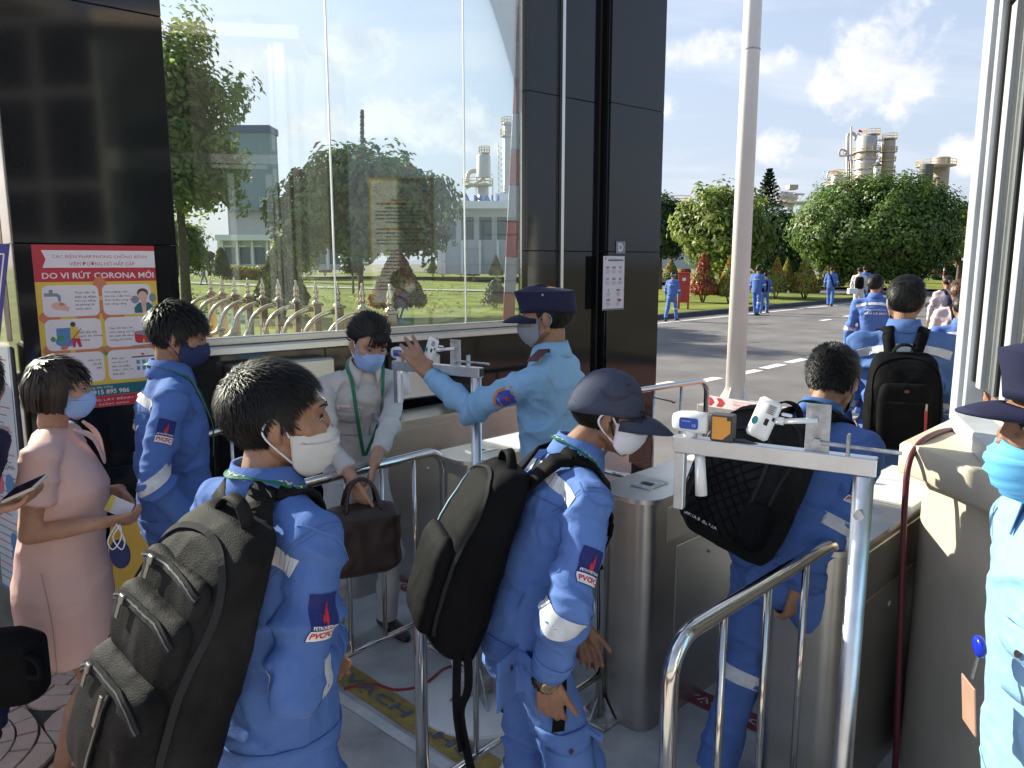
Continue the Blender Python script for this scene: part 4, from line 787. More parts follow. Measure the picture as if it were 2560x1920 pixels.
def crown_pts(rng, c, r, clumps, per, cs, hollow=.55, noise=.25, flat=1., under=-.75, nr=.55, cw=1.):
    d = rng.normal(size=(clumps * 3, 3)); d /= np.linalg.norm(d, axis=1)[:, None]; d = d[d[:, 2] > under][:clumps]; k = len(d)
    rad = rng.uniform(hollow, 1., k) ** .7 * (1 + noise * perlin(d * 2.3 + rng.uniform(0, 50)) * 2)
    cc = np.asarray(c) + d * rad[:, None] * np.asarray(r); m = rng.normal(size=(k, per, 3)); m /= np.linalg.norm(m, axis=2)[:, :, None]
    m *= (rng.uniform(.2, 1., (k, per)) ** .5)[:, :, None] * (cs * rng.uniform(.6, 1.3, k))[:, None, None]; m[:, :, 2] *= flat
    Pn = (cc[:, None] + m).reshape(-1, 3); Nn = (m / cs * cw + d[:, None] * .9 + np.array([0, 0, .5])).reshape(-1, 3) + rng.normal(size=(len(Pn), 3)) * nr
    return Pn, Nn, cc
M_bark = mat('bark', (.11, .085, .06), .95, var=.35, vscale=9, bump=.6, bscale=25)
M_leaf_f = mat('ficus_leaf', (.11, .19, .028), .5, var=.42, vscale=1.1, transl=.34, vcol=(.055, .11, .018))
M_leaf_d = mat('dark_leaf', (.035, .075, .018), .5, var=.4, vscale=1.3, transl=.25)
M_leaf_l = mat('light_leaf', (.23, .30, .07), .45, var=.4, vscale=1.4, transl=.55, vcol=(.15, .22, .045))
M_leaf_r = mat('rubber_leaf', (.11, .20, .045), .26, var=.4, vscale=1.6, transl=.32, vcol=(.07, .15, .038))
M_leaf_red = mat('red_new_leaf', (.30, .055, .02), .5, var=.35, vscale=4, transl=.3)
M_leaf_org = mat('orange_leaf', (.36, .17, .03), .5, var=.35, vscale=4, transl=.3)
M_leaf_y = mat('yellow_green_leaf', (.30, .32, .05), .5, var=.35, vscale=4, transl=.35)
M_leaf_o = mat('olive_leaf', (.19, .205, .045), .55, var=.4, vscale=3, transl=.25)
M_palm = mat('dry_palm_frond', (.055, .06, .035), .7, var=.35, vscale=5, transl=.2)
def tree(label, base, H, c, r, clumps, per, cs, leaf, lm, seed, trunk_r=.2, limbs=7, trunk_top=.55, name='broadleaf_tree', lean=(0, 0), extra=None, **kw):
    rng = np.random.default_rng(seed); o = thing(name, label, 'tree', base); c = np.array(base) + np.array(c)
    top = base + Vector((lean[0], lean[1], H * trunk_top)); MB().tube(catmull([base - UP * .2, base + UP * H * .2 + Vector((lean[0] * .3, lean[1] * .3, 0)), top], 4), [trunk_r * q for q in np.linspace(1.25, .55, 9)], 10).build('trunk', M_bark, o, smooth=True)
    Pn, Nn, cc = crown_pts(rng, c, r, clumps, per, cs, **kw)
    for i in range(limbs):
        e = Vector(cc[int(rng.integers(len(cc)))]); s = base + (top - base) * rng.uniform(.55, .98); m = (s + e) / 2 + Vector((0, 0, -.06 * H)); pts = catmull([s, m, e], 4)
        MB().tube(pts, [trunk_r * q for q in np.linspace(.42, .08, len(pts))], 7).build('limb', M_bark, o, smooth=True)
    V = leaves(Pn, Nn, leaf, rng, droop=.5); mi = None; mats = [lm]
    if extra: mats.append(extra[0]); mi = (rng.random(len(V)) < extra[1]) & (Pn[:, 2] > c[2] + r[2] * extra[2]); mi = mi.astype(int)
    quads_obj('crown', V, mats, o, mi); return o
def pxs(d, t): return d / FPX * t
def tree_px(label, base_px, t, x0, x1, y0, y1, **kw):
    """tree whose crown fills a photo window at distance t"""
    x = (base_px - 1280) / FPX * t; y = t; b = Vector((x, y, lawn_z(x, y) if (Vector((x, y, 0)).dot(RN) > FK) else 0)); a0, a1 = P(x0, y1, t), P(x1, y0, t); c = (a0 + a1) / 2
    r = ((a1.x - a0.x) / 2, (a1.x - a0.x) / 2 * kw.pop('deep', .9), (a1.z - a0.z) / 2); return tree(label, b, a1.z - b.z, (c.x - b.x, 0, c.z - b.z), r, **kw)
tree_px('tall loose pale green tree behind the glass beside the wide pillar', 470, 27, 300, 640, 80, 640, clumps=560, per=36, cs=.62, leaf=.25, lm=M_leaf_l, seed=1, trunk_r=.17, limbs=14, hollow=.15, noise=.55, deep=.7)
tree_px('big round rubber tree with glossy dark leaves behind the glass', 905, 26, 715, 1125, 385, 668, clumps=330, per=44, cs=.50, leaf=.30, lm=M_leaf_r, seed=2, trunk_r=.11, limbs=10, trunk_top=.5, hollow=.35, noise=.35, extra=(M_leaf_red, .05, .4))
tree_px('loose mid green tree right of the cream pole foot', 1805, 42, 1695, 1905, 490, 690, clumps=420, per=50, cs=.62, leaf=.30, lm=M_leaf_l, seed=3, trunk_r=.32, limbs=10, hollow=.3, noise=.4, nr=.4, cw=1.8)
tree_px('wide dense ficus tree with rounded dark green crown', 2165, 52, 2000, 2330, 478, 695, clumps=260, per=290, cs=1.25, leaf=.27, lm=M_leaf_f, seed=4, trunk_r=.32, limbs=8, trunk_top=.35, hollow=.84, noise=.16, deep=.8, under=-.85, nr=.35, cw=2.2)
tree_px('dark tree between the notice pillar and the loose green tree', 1645, 55, 1600, 1700, 505, 650, clumps=150, per=60, cs=.8, leaf=.36, lm=M_leaf_d, seed=5, trunk_r=.2, limbs=5)
tree_px('dark leafy tree behind the cream pole, left of the wide ficus', 1930, 60, 1880, 1990, 545, 700, clumps=260, per=60, cs=.9, leaf=.38, lm=M_leaf_d, seed=6, trunk_r=.25, limbs=5)
tree_px('flat topped umbrella tree right of the wide ficus', 2378, 75, 2345, 2430, 495, 600, clumps=70, per=60, cs=1.0, leaf=.34, lm=M_leaf_f, seed=7, trunk_r=.14, limbs=8, trunk_top=.9, hollow=.1, flat=.35, noise=.6)
tree_px('spreading green tree low behind the signs at the right', 2385, 68, 2330, 2450, 575, 655, clumps=110, per=60, cs=1.0, leaf=.36, lm=M_leaf_o, seed=8, trunk_r=.2, limbs=5, flat=.5)
tree_px('small bushy tree at the left edge behind the glass', 470, 33, 425, 520, 560, 690, clumps=90, per=50, cs=.5, leaf=.2, lm=M_leaf_l, seed=9, trunk_r=.1, limbs=4)
tree_px('bright green bush tree behind the tall cone shrub', 740, 60, 700, 790, 590, 680, clumps=110, per=60, cs=.9, leaf=.3, lm=M_leaf_y, seed=10, trunk_r=.12, limbs=4)
tree_px('rounded dark little tree under the rubber tree', 886, 40, 866, 908, 628, 690, clumps=60, per=60, cs=.32, leaf=.16, lm=M_leaf_d, seed=11, trunk_r=.07, limbs=3)
# palm with hanging fronds
def palm(label, base, H, seed, fr=1.6):
    rng = np.random.default_rng(seed); o = thing('palm_tree', label, 'tree', base); MB().tube([base - UP * .2, base + UP * H * .5, base + UP * H], [.21, .17, .15], 10).build('trunk', M_bark, o, smooth=True)
    for k in range(22):
        a = rng.uniform(0, 6.28); dr = rng.uniform(-.9, .5); mb = MB(); d = Vector((math.cos(a), math.sin(a), 0)); s = Vector((-d.y, d.x, 0)); p = base + UP * H; n = 7; prev = None
        for i in range(n):
            q = i / (n - 1); c = p + d * (fr * q * (1 - .25 * q)) + UP * (fr * (.5 * dr * q - .75 * q * q)); w = .02 + .55 * math.sin(math.pi * min(1, q * .85 + .12)) * fr * .32
            row = [c - s * w - UP * w * .5, c + UP * .02, c + s * w - UP * w * .5]
            if prev: mb.add(prev + row, [(0, 1, 4, 3), (1, 2, 5, 4)])
            prev = row
        mb.build('frond', M_palm, o)
    return o
palm('dark fan palm with drooping fronds behind the fence', GLpy(525, 690), 3.2, 21, 2.0)
# Norfolk pine spire
def spire(label, px, t, y0, y1):
    top, b = P(px, y0, t), P(px, y1, t); o = thing('pine_tree', label, 'tree', Vector((b.x, b.y, 0))); MB().tube([Vector((b.x, b.y, 0)), top], [.3, .05], 8).build('trunk', M_bark, o); h = top.z - b.z; rng = np.random.default_rng(5); Cs = []; Ns = []
    for k in range(15):
        z = top.z - h * (k + .3) / 15; R = .25 + 1.75 * (k / 15)
        for a in np.arange(0, 6.28, .42):
            for q in np.linspace(.1, 1, 7): Cs.append((b.x + R * q * math.cos(a + k), b.y + R * q * math.sin(a + k), z + .35 * q * q)); Ns.append((0, 0, 1))
    quads_obj('crown', leaves(np.array(Cs), np.array(Ns) + rng.normal(size=(len(Cs), 3)) * .4, .42, rng, .6), mat('dark_needles', (.02, .045, .022), .7, var=.3), o); return o
spire('dark narrow pine spire between the pole and the wide ficus', 1917, 78, 432, 560)
# clipped cone shrubs
def cone_proto(seed, mats, weights, n=2600, dome=False, leaf=.075):
    rng = np.random.default_rng(seed); u = rng.random(n); h = 1 - np.sqrt(1 - u) if not dome else u; h = np.clip(h, 0, 1); a = rng.uniform(0, 6.283, n)
    prof = (1 - h) ** (.92 if not dome else .45) * np.where(h < .1, .78 + 2.2 * h, 1.); prof = prof * (1 + .10 * perlin(np.stack([np.cos(a) * 2.1, np.sin(a) * 2.1, h * 5], 1) + seed)) * rng.uniform(.86, 1.04, n)
    C = np.stack([np.cos(a) * prof * .5, np.sin(a) * prof * .5, .16 + .84 * h], 1); Nn = np.stack([np.cos(a), np.sin(a), np.full(n, .55)], 1) + rng.normal(size=(n, 3)) * .6
    V = leaves(C, Nn, leaf, rng, .6); hot = perlin(C * 3.2 + seed * 3) * 1.6 + h * .8 + rng.normal(size=n) * .25; mi = np.zeros(n, int); q = np.quantile(hot, 1 - np.cumsum(weights[::-1]))[::-1]
    for k in range(len(weights)): mi[hot > q[k]] = k + 1
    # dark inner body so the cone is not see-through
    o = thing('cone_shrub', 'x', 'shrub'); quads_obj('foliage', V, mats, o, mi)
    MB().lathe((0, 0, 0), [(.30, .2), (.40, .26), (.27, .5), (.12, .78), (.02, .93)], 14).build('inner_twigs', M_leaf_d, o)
    for k in range(5):
        b = 2 * math.pi * k / 5 + seed; MB().tube([(.02 * math.cos(b), .02 * math.sin(b), -.03), (.09 * math.cos(b), .09 * math.sin(b), .12), (.22 * math.cos(b), .22 * math.sin(b), .28)], [.018, .014, .01], 6).build('stem', M_bark, o)
    return o
cp0 = cone_proto(31, [M_leaf_o, M_leaf_org, M_leaf_red], [.30, .42]); cp1 = cone_proto(32, [M_leaf_o, M_leaf_y, M_leaf_org], [.45, .15]); cp2 = cone_proto(33, [M_leaf_d, M_leaf_o, M_leaf_y], [.4, .25]); cp3 = cone_proto(34, [M_leaf_d, M_leaf_d, M_leaf_o], [.2, .2], dome=True); cp4 = cone_proto(35, [M_leaf_o, M_leaf_org, M_leaf_y], [.3, .45])
used = set()
def cone(proto, px, y0, y1, w, label, t=None, grp=None):
    p = GLpy(px, y1) if t is None else GL(px, t); t = project(p)[2]; o = proto if id(proto) not in used else copy_tree(proto); used.add(id(proto)); o.location = p; h = pxs(y1 - y0, t) * 1.03; ww = pxs(w, t) * 1.12
    o.scale = (ww, ww, h); o.rotation_euler = (0, 0, random.uniform(0, 6)); o['label'] = label; o['group'] = grp or 'clipped cone shrubs in the garden'
R_ = 'clipped cone shrubs across the road'; L_G = 'clipped cone shrubs behind the glass'
cone(cp0, 1756, 637, 762, 70, 'large red tipped cone shrub right of the red cabinet', grp=R_)
cone(cp1, 1822, 642, 757, 66, 'orange flecked cone shrub half behind the cream pole', grp=R_)
cone(cp0, 1612, 650, 754, 60, 'reddish cone shrub cut off by the notice pillar', grp=R_)
cone(cp2, 1643, 649, 700, 32, 'narrow green cone shrub left of the man in the white cap', grp=R_)
cone(cp1, 1676, 648, 708, 46, 'pale green cone shrub behind the man in the white cap', grp=R_)
cone(cp0, 1712, 650, 690, 30, 'small rusty cone shrub above the red cabinet', grp=R_)
cone(cp1, 1938, 649, 752, 56, 'orange topped cone shrub behind the pair walking together', grp=R_)
cone(cp4, 1965, 650, 728, 40, 'slim cone shrub right of the pair walking together', grp=R_)
cone(cp4, 2010, 647, 748, 74, 'broad yellow orange cone shrub left of the man with the shoulder bag', grp=R_)
cone(cp2, 2076, 651, 732, 66, 'green cone shrub directly behind the man with the shoulder bag', grp=R_)
cone(cp2, 2232, 651, 708, 44, 'tall green cone shrub right of the lettered jacket', grp=R_)
cone(cp4, 2215, 668, 708, 30, 'low orange cone shrub left of the tall green one', grp=R_)
cone(cp4, 2268, 657, 697, 32, 'yellow orange cone shrub under the edge of the ficus', grp=R_)
cone(cp4, 2332, 661, 698, 26, 'yellow cone shrub below the blue signs', grp=R_)
cone(cp3, 2362, 655, 709, 56, 'dark round topped shrub behind the red and white post', grp=R_)
cone(cp3, 2405, 655, 710, 44, 'dark pointed shrub beside the white window frame', grp=R_)
cone(cp2, 706, 605, 797, 135, 'tallest cone shrub behind the steel fence, seen through the glass', grp=L_G)
cone(cp0, 996, 620, 797, 140, 'red flecked cone shrub behind the end of the steel fence', grp=L_G)
cone(cp3, 562, 596, 676, 42, 'dark dome shaped shrub in front of the low white office', t=55, grp=L_G)
cone(cp2, 540, 635, 690, 28, 'small dark cone shrub right of the palm trunk', grp=L_G)
cone(cp0, 650, 635, 682, 34, 'rusty cone shrub in front of the low white office', grp=L_G)
cone(cp0, 813, 644, 689, 34, 'reddish brown cone shrub left under the rubber tree', grp=L_G)
cone(cp2, 1082, 646, 692, 30, 'first green cone shrub right of the rubber tree', grp=L_G)
cone(cp2, 1108, 650, 694, 38, 'second green cone shrub right of the rubber tree', grp=L_G)
cone(cp0, 1152, 655, 694, 28, 'red flecked cone shrub left of the glass joint', grp=L_G)
cone(cp1, 1183, 652, 697, 34, 'orange green cone shrub right of the glass joint', grp=L_G)
cone(cp1, 1240, 640, 700, 36, 'pale cone shrub left of the striped barrier arm', grp=L_G)
cone(cp3, 1238, 708, 775, 60, 'dark rounded shrub low beside the striped barrier arm', grp=L_G)
# low flower hedge and flower patches
rng = np.random.default_rng(77); C = []; 
for i in range(3200): s_ = rng.uniform(0, 1); q = P(545 + 160 * s_, 668, 58); C.append((q.x, q.y + rng.uniform(0, 1.2), lawn_z(q.x, q.y) + rng.uniform(.1, 1.1)))
C = np.array(C); hd = quads_obj('flower_hedge', leaves(C, rng.normal(size=C.shape) + np.array([0, -.5, .6]), .22, rng, .7), [M_leaf_y, M_leaf_org], None, (rng.random(len(C)) < .4).astype(int)); tag(hd, 'low yellow orange flower hedge before the white office', 'hedge')
C = []
for i in range(60):
    g_ = GLpy(rng.uniform(430, 1330), rng.uniform(700, 800)); 
    for k in range(26): C.append((g_.x + rng.normal() * .18, g_.y + rng.normal() * .18, g_.z + abs(rng.normal()) * .16))
C = np.array(C); pl_ = quads_obj('flower_tufts', leaves(C, rng.normal(size=C.shape) + np.array([0, 0, 1]), .12, rng, .6), [M_leaf_l, M_leaf_red], None, (rng.random(len(C)) < .15).astype(int)); tag(pl_, kind='stuff')
# pale footpath across the far lawn
pth = MB(); rows = []
for k in range(25):
    px = 380 + 40 * k; a, b = GL(px, 46), GL(px, 48.5); rows.append((a + UP * .05, b + UP * .05))
for (a, b), (c, d) in zip(rows, rows[1:]): pth.quad(a, c, d, b)
tag(pth.build('path', M_kerb), kind='structure')
# ------------------------------------------------------------------ steel fence gate behind the glass
M_gold = mat('golden_stainless', (.60, .50, .36), .16, 1., var=.08, vscale=4)
fg = thing('folding_gate', 'golden stainless folding gate with arches and finials behind the glass', 'gate', PZ(800, 760, 0)); 
f0, f1 = P(528, 740, 9.3), P(975, 760, 5.65); f0.z = f1.z = 0; nP = 11; fd = (f1 - f0).normalized(); fn = Vector((-fd.y, fd.x, 0))
def finial(mb, p, s): mb.lathe(p, [(.038 * s, 0), (.038 * s, .012 * s), (.020 * s, .02 * s), (.026 * s, .045 * s), (.034 * s, .06 * s), (.02 * s, .075 * s), (.030 * s, .10 * s), (.024 * s, .13 * s), (.010 * s, .17 * s), (.011 * s, .19 * s), (.002 * s, .21 * s)], 10)
for k in range(nP):
    q = f0 + (f1 - f0) * (k / (nP - 1)); h = 1.50; ps = MB(); ps.cbox(q + UP * h / 2, (.036, .036, h / 2), (fd, fn, UP), r=.004); ps.cbox(q + UP * (h + .012), (.052, .052, .012), (fd, fn, UP), r=.004); po = ps.build('gate_post', M_gold, fg, angle=35)
    mb = MB(); finial(mb, q + UP * (h + .024), .95); mb.build('finial', M_gold, po, smooth=True)
    ad = Vector((-.95, -.3, 0)).normalized(); sp_ = q + ad * .30; ps = MB(); ps.cbox(sp_ + UP * .58, (.03, .03, .58), (fd, fn, UP), r=.004); ps.cbox(sp_ + UP * 1.17, (.045, .045, .01), (fd, fn, UP), r=.003); po = ps.build('short_post', M_gold, fg, angle=35)
    mb = MB(); finial(mb, sp_ + UP * 1.18, .7); mb.build('finial', M_gold, po, smooth=True)
    pts = [q + ad * (.04 + .26 * math.sin(math.radians(90 * j / 8)) ** 1.1) + UP * (1.16 + .31 * math.cos(math.radians(90 * j / 8)) ** .9) for j in range(8)] + [q + ad * .34 + UP * 1.14, q + ad * .40 + UP * 1.12]; MB().tube(pts, .022, 9).build('arch', M_gold, fg, smooth=True)
for z in (.2, .95): MB().tube([f0 + UP * z, f1 + UP * z], .02, 8).build('rail', M_gold, fg, smooth=True)
# ------------------------------------------------------------------ raised barrier arm
bb, bt = P(1278, 790, 6.7), P(1310, 0, 6.95); bb.z = .9; d = (P(1309, 0, 6.7) - P(1273, 770, 6.7)); a_ = P(1273, 770, 6.7); ba = thing('boom_barrier', 'raised red and white striped barrier arm behind the glass', 'barrier', Vector((a_.x, a_.y, 0)))
d.normalize(); side = Vector((1, 0, 0)) - d * d.x; side.normalize(); dn = d.cross(side); M_bred = mat('barrier_red', (.42, .05, .06), .5, var=.12)
for k in range(17):
    c0 = a_ + d * (-.5 + .315 * k); MB().cbox(c0 + d * .1575, (.052, .03, .1575), (side, dn, d), r=.004).build('stripe_segment', M_bred if k % 2 else M_white, ba)
MB().cbox(Vector((a_.x, a_.y, .5)), (.17, .2, .5), (WD, WN, UP), r=.02).build('barrier_box', mat('barrier_yellow', (.6, .4, .05), .5), ba)
# ------------------------------------------------------------------ red cabinet, signs
M_redbox = mat('red_painted_steel', (.42, .035, .03), .5, var=.12, vscale=4)
cb = GLpy(1708, 776); t_ = project(cb)[2]; rc = thing('fire_cabinet', 'red steel fire cabinet on legs beside the road', 'cabinet', cb); w_, h_ = pxs(28, t_) / 2, pxs(90, t_); cx_ = (Vector((.97, -.25, 0)).normalized(), Vector((.25, .97, 0)).normalized(), UP)
MB().cbox(cb + UP * (h_ * .58), (w_, w_ * .75, h_ * .40), cx_, r=.01).build('case', M_redbox, rc); MB().cbox(cb + UP * (h_ * .995), (w_ * 1.12, w_ * .9, .02), cx_, r=.008).build('roof', M_redbox, rc)
for sx in (-1, 1):
    for sy in (-1, 1): MB().box(cb + cx_[0] * sx * w_ * .8 + cx_[1] * sy * w_ * .55 + UP * h_ * .09, (.035, .035, h_ * .1), cx_).build('leg', M_redbox, rc)
MB().box(cb + UP * h_ * .82 - cx_[1] * (w_ * .75 + .004), (w_ * .28, .004, .06), cx_).build('label_plate', M_white, rc)
M_sign = mat('blue_sign', (.02, .13, .55), .45, var=.08)
def sign(label, px, py, t, w, h, words, post_to=None):
    c = P(px, py, t); o = thing('road_sign', label, 'sign', c); W_, H_ = pxs(w, t), pxs(h, t); MB().cbox(c, (W_ / 2, .03, H_ / 2), r=.01).build('board', M_sign, o); b = MB()
    for k, s in enumerate(words): V, F = fit_text(s, W_ * .7, H_ * .26); decal(b, V, F, c + UP * (H_ * (.2 - .42 * k)) - Vector((0, .031, 0)), (1, 0, 0), (0, 0, 1), off=.008)
    b.build('lettering', M_white, o)
sign('blue road sign on the left of the striped post', 2350, 658, 62, 17, 13, ('ĐƯỜNG', 'N6')); sign('smaller blue road sign right of the striped post', 2367, 644, 63, 8, 12, ('ĐƯỜNG', 'N2'))
b = P(2358, 700, 62); o = thing('striped_post', 'thin red and white striped post carrying the blue signs', 'post', Vector((b.x, b.y, lawn_z(b.x, b.y)))); top = P(2361, 634, 62).z
for k in range(6): z0_ = b.z - .6 + (top - b.z + .6) * k / 6; MB().tube([(b.x, b.y, z0_), (b.x, b.y, z0_ + (top - b.z + .6) / 6)], .05, 8).build('stripe_segment', (M_bred, M_white)[k % 2], o)
MB().tube([P(2352, 635, 62), P(2388, 635, 62)], .04, 6).build('crossbar', M_white, o)
# ------------------------------------------------------------------ buildings
M_wall_w = mat('white_facade', (.62, .63, .64), .7, var=.06, vscale=.5); M_wall_g = mat('grey_facade', (.50, .52, .54), .7, var=.06, vscale=.4); M_winb = mat('far_window', (.10, .14, .17), .15, var=.2, vscale=.3); M_clad = mat('blue_green_cladding', (.22, .31, .33), .6, var=.06, vscale=.2, stretch=(6, 6, .3)); M_cladtop = mat('blue_roof_edge', (.10, .15, .25), .6)
def block(name, m, par, x0, y0, x1, y1, t, dep): a, b = P(x0, y1, t), P(x1, y0, t); return MB().box(((a.x + b.x) / 2, t + dep / 2, (a.z + b.z) / 2), ((b.x - a.x) / 2, dep / 2, (b.z - a.z) / 2)).build(name, m, par)
o = thing('office_building', 'low white office with columns and flat roof behind the palm', 'building', GL(620, 75)); T = 75
block('wall', M_wall_w, o, 555, 600, 860, 675, T, 8); block('roof', M_white, o, 550, 588, 865, 602, T - 1, 10)
for k in range(8): x = 566 + k * 37; block('column', M_white, o, x - 2.2, 602, x + 2.2, 672, T - .6, .5); block('window', M_winb, o, x + 5, 620, x + 31, 660, T - .06, .3); block('sunshade', M_white, o, x + 5, 615, x + 24, 617.5, T - .5, .4)
o = thing('office_building', 'grey white office with blue roof letters at the right end of the glass', 'building', GL(1230, 80)); T = 80
block('wall', M_wall_g, o, 1095, 520, 1480, 685, T, 12); block('fascia', M_white, o, 1085, 506, 1490, 524, T - 1.5, 14); block('upper_storey', M_wall_w, o, 1240, 488, 1480, 508, T + 1, 10); block('white_band', M_white, o, 1300, 580, 1440, 600, T - .5, .5)
for k in range(5): block('window', M_winb, o, 1112 + 44 * k, 545, 1142 + 44 * k, 600, T - .06, .2)
for k in range(7): block('column', M_white, o, 1110 + 44 * k, 602, 1115 + 44 * k, 685, T - .8, .6)
c = P(1192, 497, 78); b = MB(); V, F = fit_text('ĐẠM CÀ MAU', pxs(190, 78), pxs(27, 78), bold=.03); V = [(x - 1.6, y) for x, y in V]
b = MB(); decal(b, V, F, c, (1, 0, 0), (0, 0, 1)); n_ = len(b.v); vs_ = b.v + [(x, y + .3, z) for x, y, z in b.v]; fs_ = b.f + [tuple(i + n_ for i in reversed(f)) for f in b.f]; mesh_obj('roof_lettering', vs_, fs_, mat('blue_letter', (.05, .12, .42), .5), o)
o = thing('silo_building', 'tall blue green clad tower block behind the pale tree', 'building', GL(640, 160)); T = 160
block('wall', M_clad, o, 585, 340, 696, 530, T, 5); block('roof_edge', M_cladtop, o, 583, 326, 697, 342, T - .4, 6); block('annex', M_wall_g, o, 585, 520, 740, 600, T + 2, 6); block('vent', M_wall_g, o, 664, 498, 682, 522, T - .8, .8); block('sign_board', M_sign, o, 680, 515, 708, 530, T - 1, .5)
o = thing('chimney_stack', 'thin dark banded chimney rising behind the rubber tree', 'chimney', GL(905, 220)); T = 220; M_chim = mat('dark_chimney', (.06, .075, .10), .7, var=.2, vscale=.6)
for k in range(9): a, b = P(905, 365 + 0 - 0 - k * 10 + 0, T), P(905, 365 - (k + 1) * 10 + .3, T); MB().tube([a, b], [.66 if k % 2 else .58] * 2, 12).build('shaft_section', M_chim, o, smooth=True)
MB().tube([P(905, 640, T), P(905, 365, T)], .6, 12).build('shaft_section', M_chim, o, smooth=True)
# ------------------------------------------------------------------ process plant
M_tank = mat('plant_silver_cladding', (.50, .50, .48), .42, .35, var=.16, vscale=.25, vcol=(.40, .38, .34)); M_tank_b = mat('plant_beige_steel', (.42, .37, .30), .6, var=.25, vscale=.4); M_tank_d = mat('plant_dark_tank', (.10, .105, .09), .6, var=.15, vscale=.3); M_rust = mat('plant_rust_red', (.16, .05, .04), .7); M_yrail = mat('plant_yellow_rail', (.50, .33, .10), .6); M_pipe = mat('plant_pipe', (.50, .47, .42), .45, .3, var=.15, vscale=.6)
def vx(o, name, x0, x1, y0, y1, t, m=M_tank, dome=.25):
    a, b = P((x0 + x1) / 2, y1, t), P((x0 + x1) / 2, y0, t); r = pxs(x1 - x0, t) / 2; h = b.z - a.z
    return MB().lathe((a.x, t, a.z), [(r, 0), (r, h - r * dome)] + [(r * math.cos(q), h - r * dome + r * dome * math.sin(q)) for q in (.4, .8, 1.2, 1.5)], 20).build(name, m, o, angle=40)
def ringp(o, x0, x1, y, t, m=M_yrail, posts=12, hh=1.1):
    c = P((x0 + x1) / 2, y, t); c.y = t; r = pxs(x1 - x0, t) / 2; MB().lathe(c, [(r, 0), (r, .18)], 20).build('platform', M_pipe, o)
    for z in (.6, hh): MB().tube([c + Vector((r * math.cos(a), r * math.sin(a), z)) for a in [2 * math.pi * i / 24 for i in range(24)]], .05, 5, closed=True).build('guard_rail', m, o)
    for i in range(posts): a = 2 * math.pi * i / posts; q = c + Vector((r * math.cos(a), r * math.sin(a), 0)); MB().tube([q, q + UP * hh], .05, 5).build('rail_post', m, o)
def pp(o, pts, w, t, m=M_pipe, name='pipe', dt=0):
    MB().tube(catmull([P(x, y, t + dt) for x, y in pts], 5), pxs(w, t) / 2, 8).build(name, m, o, smooth=True)
def lad(o, x, y0, y1, t):
    a, b = P(x, y1, t), P(x, y0, t)
    for e in (-.25, .25): MB().tube([a + Vector((e, 0, 0)), b + Vector((e, 0, 0))], .05, 5).build('ladder_rail', M_yrail, o)
    for k in range(14): q = a + (b - a) * (k / 13); MB().tube([q - Vector((.25, 0, 0)), q + Vector((.25, 0, 0))], .04, 4).build('rung', M_yrail, o)
T = 165
o = thing('process_column', 'tallest silver process column with looping pipes above the ficus', 'process tower', GL(2135, T)); vx(o, 'shell', 2112, 2158, 350, 640, T); ringp(o, 2106, 2166, 391, T); ringp(o, 2126, 2164, 350, T); pp(o, [(2119, 470), (2119, 350), (2122, 336), (2130, 333), (2137, 338), (2138, 350)], 8, T, dt=-3); pp(o, [(2128, 470), (2128, 317)], 4.5, T, dt=-4); pp(o, [(2098, 385), (2100, 376), (2108, 374), (2116, 380), (2112, 386)], 5, T, dt=-3, m=M_tank_b); pp(o, [(2098, 386), (2104, 390), (2130, 388), (2172, 387)], 5, T, dt=-3.4); pp(o, [(2155, 380), (2158, 373), (2166, 374), (2169, 384)], 5, T, dt=-3, m=M_tank_b); pp(o, [(2140, 350), (2142, 336), (2148, 336), (2149, 348)], 3, T, dt=-2); lad(o, 2150, 395, 470, T - 3)
for k in range(5): c_ = P(2135, 405 + 14 * k, T); c_.y = T; MB().lathe(c_, [(pxs(47, T) / 2 + .04, 0), (pxs(47, T) / 2 + .04, .2)], 20).build('band', M_pipe, o)
for k in range(9): x_ = 2109 + 6.6 * k; pp(o, [(x_, 640), (x_, 352 + 17 * (k * 5 % 7))], 1.2 + .5 * (k % 3), T, (M_pipe, M_tank_b, M_tank)[k % 3], dt=-3.2 - .1 * k)
for k in range(4): ringp(o, 2108, 2162, 408 + 24 * k, T, posts=8, hh=.9)
MB().tube([P(2146, 326, T), P(2157, 330, T)], [.35, .12], 8).build('windsock', mat('windsock_red', (.6, .08, .05), .7), o)
o = thing('process_column', 'second narrower process column right of the tallest one', 'process tower', GL(2190, T)); vx(o, 'shell', 2175, 2203, 360, 640, T, M_tank_b); ringp(o, 2170, 2208, 391, T); ringp(o, 2172, 2206, 360, T); pp(o, [(2181, 362), (2182, 345), (2188, 342), (2194, 344)], 3, T, dt=-2); pp(o, [(2190, 360), (2192, 352), (2203, 351), (2205, 362), (2203, 460)], 4, T, dt=-2); lad(o, 2198, 392, 470, T - 2.5)
for k in range(6): x_ = 2173 + 6.4 * k; pp(o, [(x_, 640), (x_, 366 + 15 * (k * 3 % 5))], 1.1 + .4 * (k % 3), T, (M_pipe, M_rust, M_tank_b)[k % 3], dt=-2.6)
for k in range(3): ringp(o, 2171, 2207, 412 + 22 * k, T, posts=8, hh=.9)
pp(o, [(2198, 360), (2200, 342)], 1.4, T, dt=-2)
o = thing('process_vessel', 'short vessel left of the tallest column with bent pipe', 'process tower', GL(2068, T)); vx(o, 'shell', 2055, 2082, 444, 640, T); ringp(o, 2054, 2084, 446, T); ringp(o, 2046, 2090, 469, T); pp(o, [(2068, 445), (2070, 432), (2078, 429), (2094, 430), (2098, 440), (2098, 475)], 4.5, T, dt=-2); pp(o, [(2058, 444), (2059, 432), (2063, 428)], 2, T)
